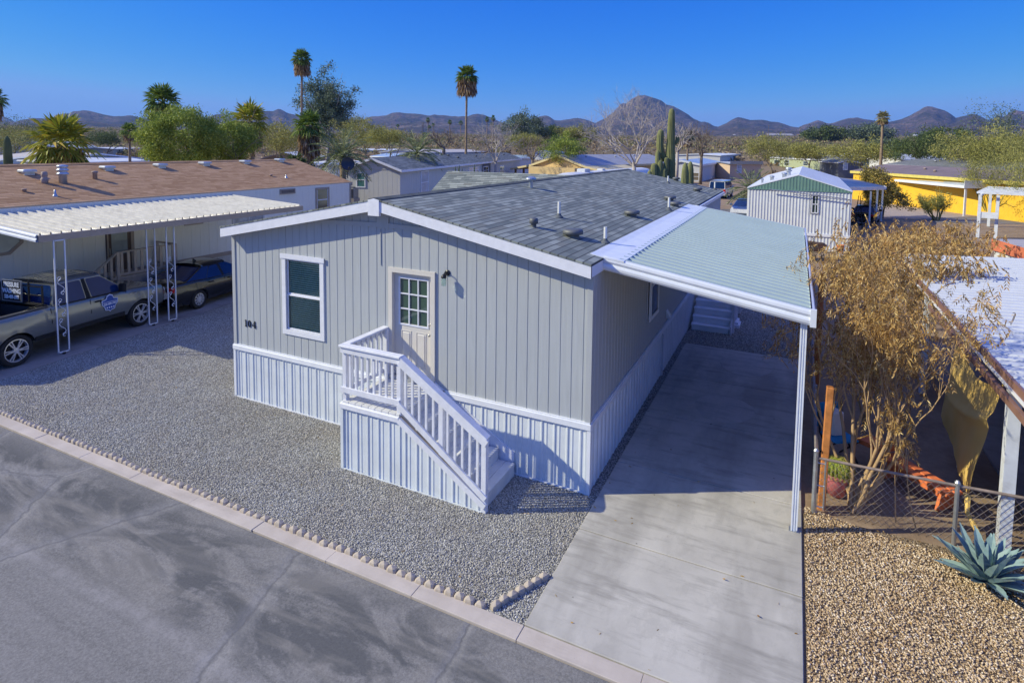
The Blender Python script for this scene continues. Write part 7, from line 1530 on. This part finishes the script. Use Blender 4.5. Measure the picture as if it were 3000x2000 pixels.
# neighbour's white ribbed awning
aw = thing('awning', 'white ribbed metal awning roof with a brown fascia on white posts at the right edge', 'awning', (14.3, 1.45, 0)); AO = Vector((14.3, 1.45, 0))
AWW = mat('white_awning_metal', (.52, .54, .58), .42, var=.05, vs=3, dirt=.06); b = MB(); y = .2; zi, zo, xi, xo = 2.86, 2.60, 20.5, 14.27
while y < 12.5:
    pr = [(y, 0), (y+.02, .03), (y+.035, .03), (y+.055, 0), (y+.28, 0)]
    for (ya, ha), (yb, hb) in zip(pr[:-1], pr[1:]): b.quad((xo, ya, zo+ha), (xi, ya, zi+ha), (xi, yb, zi+hb), (xo, yb, zo+hb))
    y += .28
e = b.build('ribbed_roof', AWW, aw); e.location = -AO
BF = mat('brown_fascia_metal', (.23, .125, .095), .55, var=.15, vs=5); b = MB(); b.box(14.22, .15, 2.50, 14.262, 12.5, 2.62); b.box(14.24, .15, 2.40, 14.275, 12.5, 2.455); b.box(14.14, .15, 2.30, 14.20, 6.5, 2.40); e = b.build('fascia', BF, aw); e.location = -AO
b = MB(); b.box(14.20, .15, 2.455, 14.26, 12.5, 2.50); e = b.build('gutter', WHITEM, aw); e.location = -AO
PDW = mat('peeling_white_post', (.60, .63, .70), .6, var=.1, vs=5, dirt=.35)
for y, w_ in ((1.45, .075), (3.85, .06), (7.6, .06), (12.2, .06)): b = MB(); b.box(14.33-w_, y-w_, 0, 14.33+w_, y+w_, 2.42); e = b.build('post', PDW, aw); e.location = -AO
b = MB(); b.box(17.4, 1.3, 0, 17.5, 12.4, 2.66); b.box(17.4, 12.3, 0, 20.4, 12.4, 2.66); e = b.build('back_wall', mat('rust_brown_wall', (.26, .13, .085), .8, var=.2, vs=.8), aw); e.location = -AO
b = MB(); b.prism([(14.4, -.2), (14.4, 12.3), (17.4, 12.3), (17.4, -.2)], .0, .02, 'XY') if False else b.box(14.9, 1.35, -.02, 17.4, 12.2, .03); e = b.build('slab', SLAB, aw); e.location = -AO
b = MB(); b.tube([(14.25, 3.2, 2.2), (15.2, 2.8, 2.05), (16.4, 2.9, 2.3)], .012, 5); b.box(14.9, 2.6, 2.18, 15.5, 2.63, 2.21); e = b.build('hanging_rail', GALV, aw); e.location = -AO
# tan tarp
tr = thing('tarp', 'mustard tan tarp hanging in folds from the awning to a point above the fence', 'tarp', (14.2, 2, 0)); R = np.random.default_rng(3)
TL, TR, BL, BR = Vector((14.22, 4.3, 2.42)), Vector((14.24, 1.62, 2.40)), Vector((14.15, 4.65, .62)), Vector((14.02, 2.05, .40)); nu, nv = 60, 50; vs = []; b = MB(); b.smooth = True
for j in range(nv+1):
    t = j/nv
    for i in range(nu+1):
        s_ = i/nu; sag = -.34*sin(pi*s_)**1.0*(1-t)**2; p = TL.lerp(TR, s_).lerp(BL.lerp(BR, s_), t)+Vector((0, 0, sag)); fold = -.035*math.exp(-((t-.30-.42*(1-s_))/.05)**2)*(.4+s_) + .012*sin(s_*9+t*4)*(.3+t)+.006*sin(s_*31+t*7)+.008*sin((s_*2+t*3)*4)
        p += Vector((fold-.05*sin(pi*s_)*sin(pi*t), 0, 0)); vs.append(p)
b.add(vs, [(j*(nu+1)+i, j*(nu+1)+i+1, (j+1)*(nu+1)+i+1, (j+1)*(nu+1)+i) for j in range(nv) for i in range(nu)]); TM = NT('tan_tarp_cloth'); c = TM.mix(TM.noise(1.5, 4), (.66, .44, .12), (.78, .54, .18)); TM.base(c, .7, 0, .3); TM.bump(TM.noise(9, 4, .6), .4, .02); e = b.build('cloth', TM.m, tr); e.location = (-14.2, -2, 0)
b = MB(); b.tube([BR+Vector((0, 0, .02)), (14.0, 1.9, .2), (14.05, 1.6, .12), (14.1, 1.5, .05)], [.05, .03, .035, .02], 7); e = b.build('hanging_end', TM.m, tr); e.location = (-14.2, -2, 0)
# orange edged building and pergola in the right background
oa, ob = onZ(2916, 700, 2.5), onZ(3000, 745, 2.5); OBd = HM('shed', 'white shed with a salmon orange parapet at the right edge', (oa.x, oa.y, 0), (ob.x+1.4, ob.y-3, 0), 2.5, 6, .1, mat('shed_white', (.6, .62, .66), .6), rmat('shed_roof_grey', (.42, .38, .36)), 'long', mat('salmon_parapet', (.58, .17, .085), .6, var=.15), 'shed', ground=0, fh=.42, over=.06)
pg = thing('pergola', 'weathered white slatted pergola on posts at the right behind the dried bushes', 'pergola', (22.9, 41, 0), -.3); b = MB()
for i in range(14): b.box(-.2, -1+i*.62, 2.98, 8, -.9+i*.62, 3.12)
for x in (0, 2.6, 5.2, 7.8): b.box(x, -1.2, 2.84, x+.1, 7.6, 2.98)
b.build('slatted_roof', PDW, pg)
for x, y in ((0, -.9), (0.9, -.4), (5.2, -.9), (0, 7.2), (5.2, 7.2)): b = MB(); b.box(x-.09, y-.09, 0, x+.09, y+.09, 2.9); b.build('post', PDW, pg)
b = MB(); b.box(-.1, -.95, 1.35, 1.0, -.85, 1.75); b.box(2.6, -.95, 1.5, 4.1, -.85, 2.1); b.build('sign_panel', PDW, pg)
# garden things behind the carport: buckets, cart
q = onZ(2000+2160/4.704, 560+985/4.704); bk = thing('bucket', 'orange bucket on a thin stand by the white skirting', 'bucket', (q.x, q.y, 0)); b = MB(); b.lathe((0, 0, .55), [(.14, 0), (.18, .36), (.19, .38), (.17, .38), (.14, .05)], 18); b.build('pail', mat('orange_plastic', (.72, .16, .05), .5, var=.08), bk)
b = MB(); [b.tube([(x, y, 0), (x*.8, y*.8, .56)], .012, 5) for x, y in ((-.15, -.1), (.15, -.1), (0, .16))]; b.build('stand', WHITEM, bk)
q = onZ(2000+2180/4.704, 560+1128/4.704); b = MB(); b.lathe((0, 0, 0), [(.15, 0), (.20, .3), (.21, .32), (.19, .32), (.15, .03)], 18); tag(b.build('bucket', mat('dark_plant_pot', (.045, .05, .06), .6), None, (q.x, q.y, 0)), 'black plant pot standing alone on the tan dirt', 'pot')
q = onZ(2000+1800/4.704, 560+950/4.704); gr = thing('wheelbarrow', 'brown wheelbarrow and boards leaning by the white skirting', 'wheelbarrow', (q.x, q.y+.3, 0), .2)
b = MB(); b.add([(-.5, -.3, .45), (.4, -.3, .45), (.4, .3, .45), (-.5, .3, .45), (-.75, -.42, .95), (.55, -.42, .85), (.55, .42, .85), (-.75, .42, .95)], ((3, 2, 1, 0), (0, 1, 5, 4), (1, 2, 6, 5), (2, 3, 7, 6), (3, 0, 4, 7))); b.build('tray', mat('rusty_tray', (.16, .10, .075), .7, var=.3), gr)
b = MB(); [b.tube([(-.6, y*.5, .3), (.6, y, .42), (1.4, y*1.2, .62)], .02, 6) for y in (-.3, .3)]; [b.tube([(.4, y, .42), (.5, y, 0)], .02, 6) for y in (-.3, .3)]; b.build('frame', DARKM, gr); b = MB(); b.lathe((-.75, 0, .2), [(.2, -.05), (.2, .05)], 18, Rx); b.build('wheel', TYRE, gr)
# vehicles in the background
q = onZ(2100, 583, 0); VAN = dict(paint=paint('white_van_paint', (.60, .61, .62), .0, .35), len=(-1.1, 4.6), r=.36, wb=3.4, hw=1.0, sill=.35, flare=.0, crown=.03, top=[(-1.1, 1.15), (3.6, 1.15), (4.2, 1.05), (4.6, .85)], wid=[(-1.1, .97), (0, 1), (4, 1), (4.6, .85)],
    belt=[-1.06, .6, .7, 2.2, 2.35, 3.75], roof=[-.95, .6, .7, 2.2, 2.3, 2.95], blank=(), zr=2.05, wr=.84, mirror=3.2, spokes=5, double=False, tl=.5)
vv = vehicle('van', 'white van seen from behind beside the date palm', 'van', (q.x, q.y+1.5, 0), radians(86), VAN)
q = onZ(2155, 640, 0); CAR2 = dict(SED); CAR2['paint'] = paint('blue_grey_car_paint', (.12, .17, .26), .5, .3)
c2 = vehicle('car', 'blue grey car parked behind the white wooden frame, facing the viewer', 'car', (q.x+.5, q.y+3.6, 0), radians(-92), CAR2)
q = onZ(2440, 583, 0); c3 = vehicle('car', 'dark red tailed car in the shade of the slim posted carport', 'car', (16.3, 44.0, 0), radians(80), SED)
q = onZ(2175, 640, 0); wf = thing('board_rack', 'white painted board frame standing before the blue grey car', 'frame', (7.6, 32.5, 0)); b = MB(); b.box(0, 0, 0, .12, .12, 1.9); b.box(-.05, -.03, 1.55, 2.0, -.002, 1.8); b.box(-.05, -.03, .9, 2.0, -.002, 1.1); b.box(.2, .2, .0, .3, .3, 1.5); b.box(1.9, 0, 0, 2.0, .1, 1.8); wf_ = b.build('boards', PDW, wf)
# bicycle and trellis by the green gabled home
q = onZ(2000+1215/2.352, 250+1005/2.352); bc = thing('bicycle', 'pale cruiser bicycle leaning in the shade right of the corrugated home', 'bicycle', (q.x-.4, q.y, 0), radians(15)); BP = mat('bicycle_silver', (.42, .42, .44), .35, .5)
for x in (0, 1.1):
    b = MB(); b.tube([(x+.33*cos(t), 0, .34+.33*sin(t)) for t in np.linspace(0, 2*pi, 25)], .02, 6, cap=False); wo_ = b.build('wheel', TYRE, bc); b = MB(); [b.tube([(x, 0, .34), (x+.32*cos(t), 0, .34+.32*sin(t))], .004, 3) for t in np.linspace(0, 2*pi, 13)[:-1]]; b.build('spokes', BP, wo_)
b = MB(); [b.tube(p_, .017, 6) for p_ in ([(0, 0, .34), (.42, 0, .3), (.30, 0, .85)], [(0, 0, .34), (.33, 0, .72)], [(.42, 0, .3), (.75, 0, .42), (.95, 0, .85)], [(.36, 0, .62), (.7, 0, .55), (.93, 0, .78)], [(1.1, 0, .34), (.97, 0, .75), (.9, 0, 1.02)])]; b.build('frame', BP, bc)
b = MB(); b.tube([(.78, -.28, 1.05), (.9, -.1, 1.08), (.9, .1, 1.08), (.78, .28, 1.05)], .014, 6); b.build('handlebar', BP, bc); b = MB(); b.cbox(.16, -.1, .88, .42, .1, .96, .03); b.build('saddle', BLK, bc)
tl = thing('trellis', 'black metal obelisk trellis beside the corrugated home', 'trellis', (q.x-.15, q.y-.7, 0)); b = MB(); [b.tube([(x, y, 0), (x*.15, y*.15, 2.6)], .02, 5) for x, y in ((-.3, -.3), (.3, -.3), (.3, .3), (-.3, .3))]; [b.beam((-.3*(1-z/3), -.3*(1-z/3), z), (.3*(1-z/3), -.3*(1-z/3), z), .02, .02) for z in (.4, .8, 1.2, 1.6, 2.0, 2.3)]; b.build('frame', BLK, tl)
# big wispy palo verdes at the right edge
def wispy(x, y, H, W_, label, seed, n=10, lm=None, leafs=26):
    R = np.random.default_rng(seed); t = thing('palo_verde', label, 'tree', (x, y, 0)); bb = MB(); tips = []
    for k in range(n): a = R.uniform(0, 2*pi); branch_set(R, (R.normal(0, .15), R.normal(0, .15), 0), (W_*cos(a), W_*sin(a), 1), H*.5, .07, 3, .5, .12, (3, 3), .64, 4, .14, tips, bb, 4)
    bb.build('branches', mat('green_bark', (.20, .20, .07), .8, var=.2), t); C = np.array([tuple(q[0]) for q in tips]); D0 = np.repeat(np.array([tuple(q[1]) for q in tips]), leafs, 0); C = np.repeat(C, leafs, 0)+D0*R.uniform(-.7, .5, (len(D0), 1))+R.normal(0, .13*H/5, (len(D0), 3)); V, F = leaf_geo(C, D0+R.normal(0, .5, D0.shape), R.uniform(.12, .3, len(C)), .035, R); np_obj('crown', V, F, lm or L_OLIVE, t)
wispy(27.5, 42, 7.5, .75, 'huge feathery palo verde filling the right edge behind the pergola', 51, 12); wispy(27.3, 56, 5.0, .7, 'feathery palo verde covering the right end of the yellow wall', 52, 9); wispy(32, 62, 6.5, .8, 'tall palo verde behind the yellow home at the right', 53, 10); wispy(22.2, 50.5, 1.9, .4, 'small dry wispy shrub in front of the bright yellow wall', 54, 6); wispy(34, 78, 6.5, .8, 'bright green palo verde beyond the weathered roofs at the right', 55, 9)

# fallen leaves and twigs on the gravel and the driveway
R = np.random.default_rng(12); C = np.concatenate([np.stack([R.uniform(-5, 8.5, 60), R.uniform(-2.8, -.1, 60), np.full(60, .022)], 1), np.stack([R.uniform(8.7, 11.6, 26), R.uniform(-2.9, 3, 26), np.full(26, .026)], 1), np.stack([R.uniform(11.8, 15.5, 170), R.uniform(-.2, 1.3, 170)+R.normal(0, .5, 170)-.2, np.full(170, .022)], 1)])
D_ = R.normal(size=C.shape); D_[:, 2] *= .12; V, F = leaf_geo(C, D_, R.uniform(.03, .075, len(C)), R.uniform(.008, .022, len(C)), R); tag(np_obj('leaf_litter', V, F, L_DRY), 'scattered dry leaves and twigs lying on the gravel and concrete', 'leaf litter', kind='stuff')
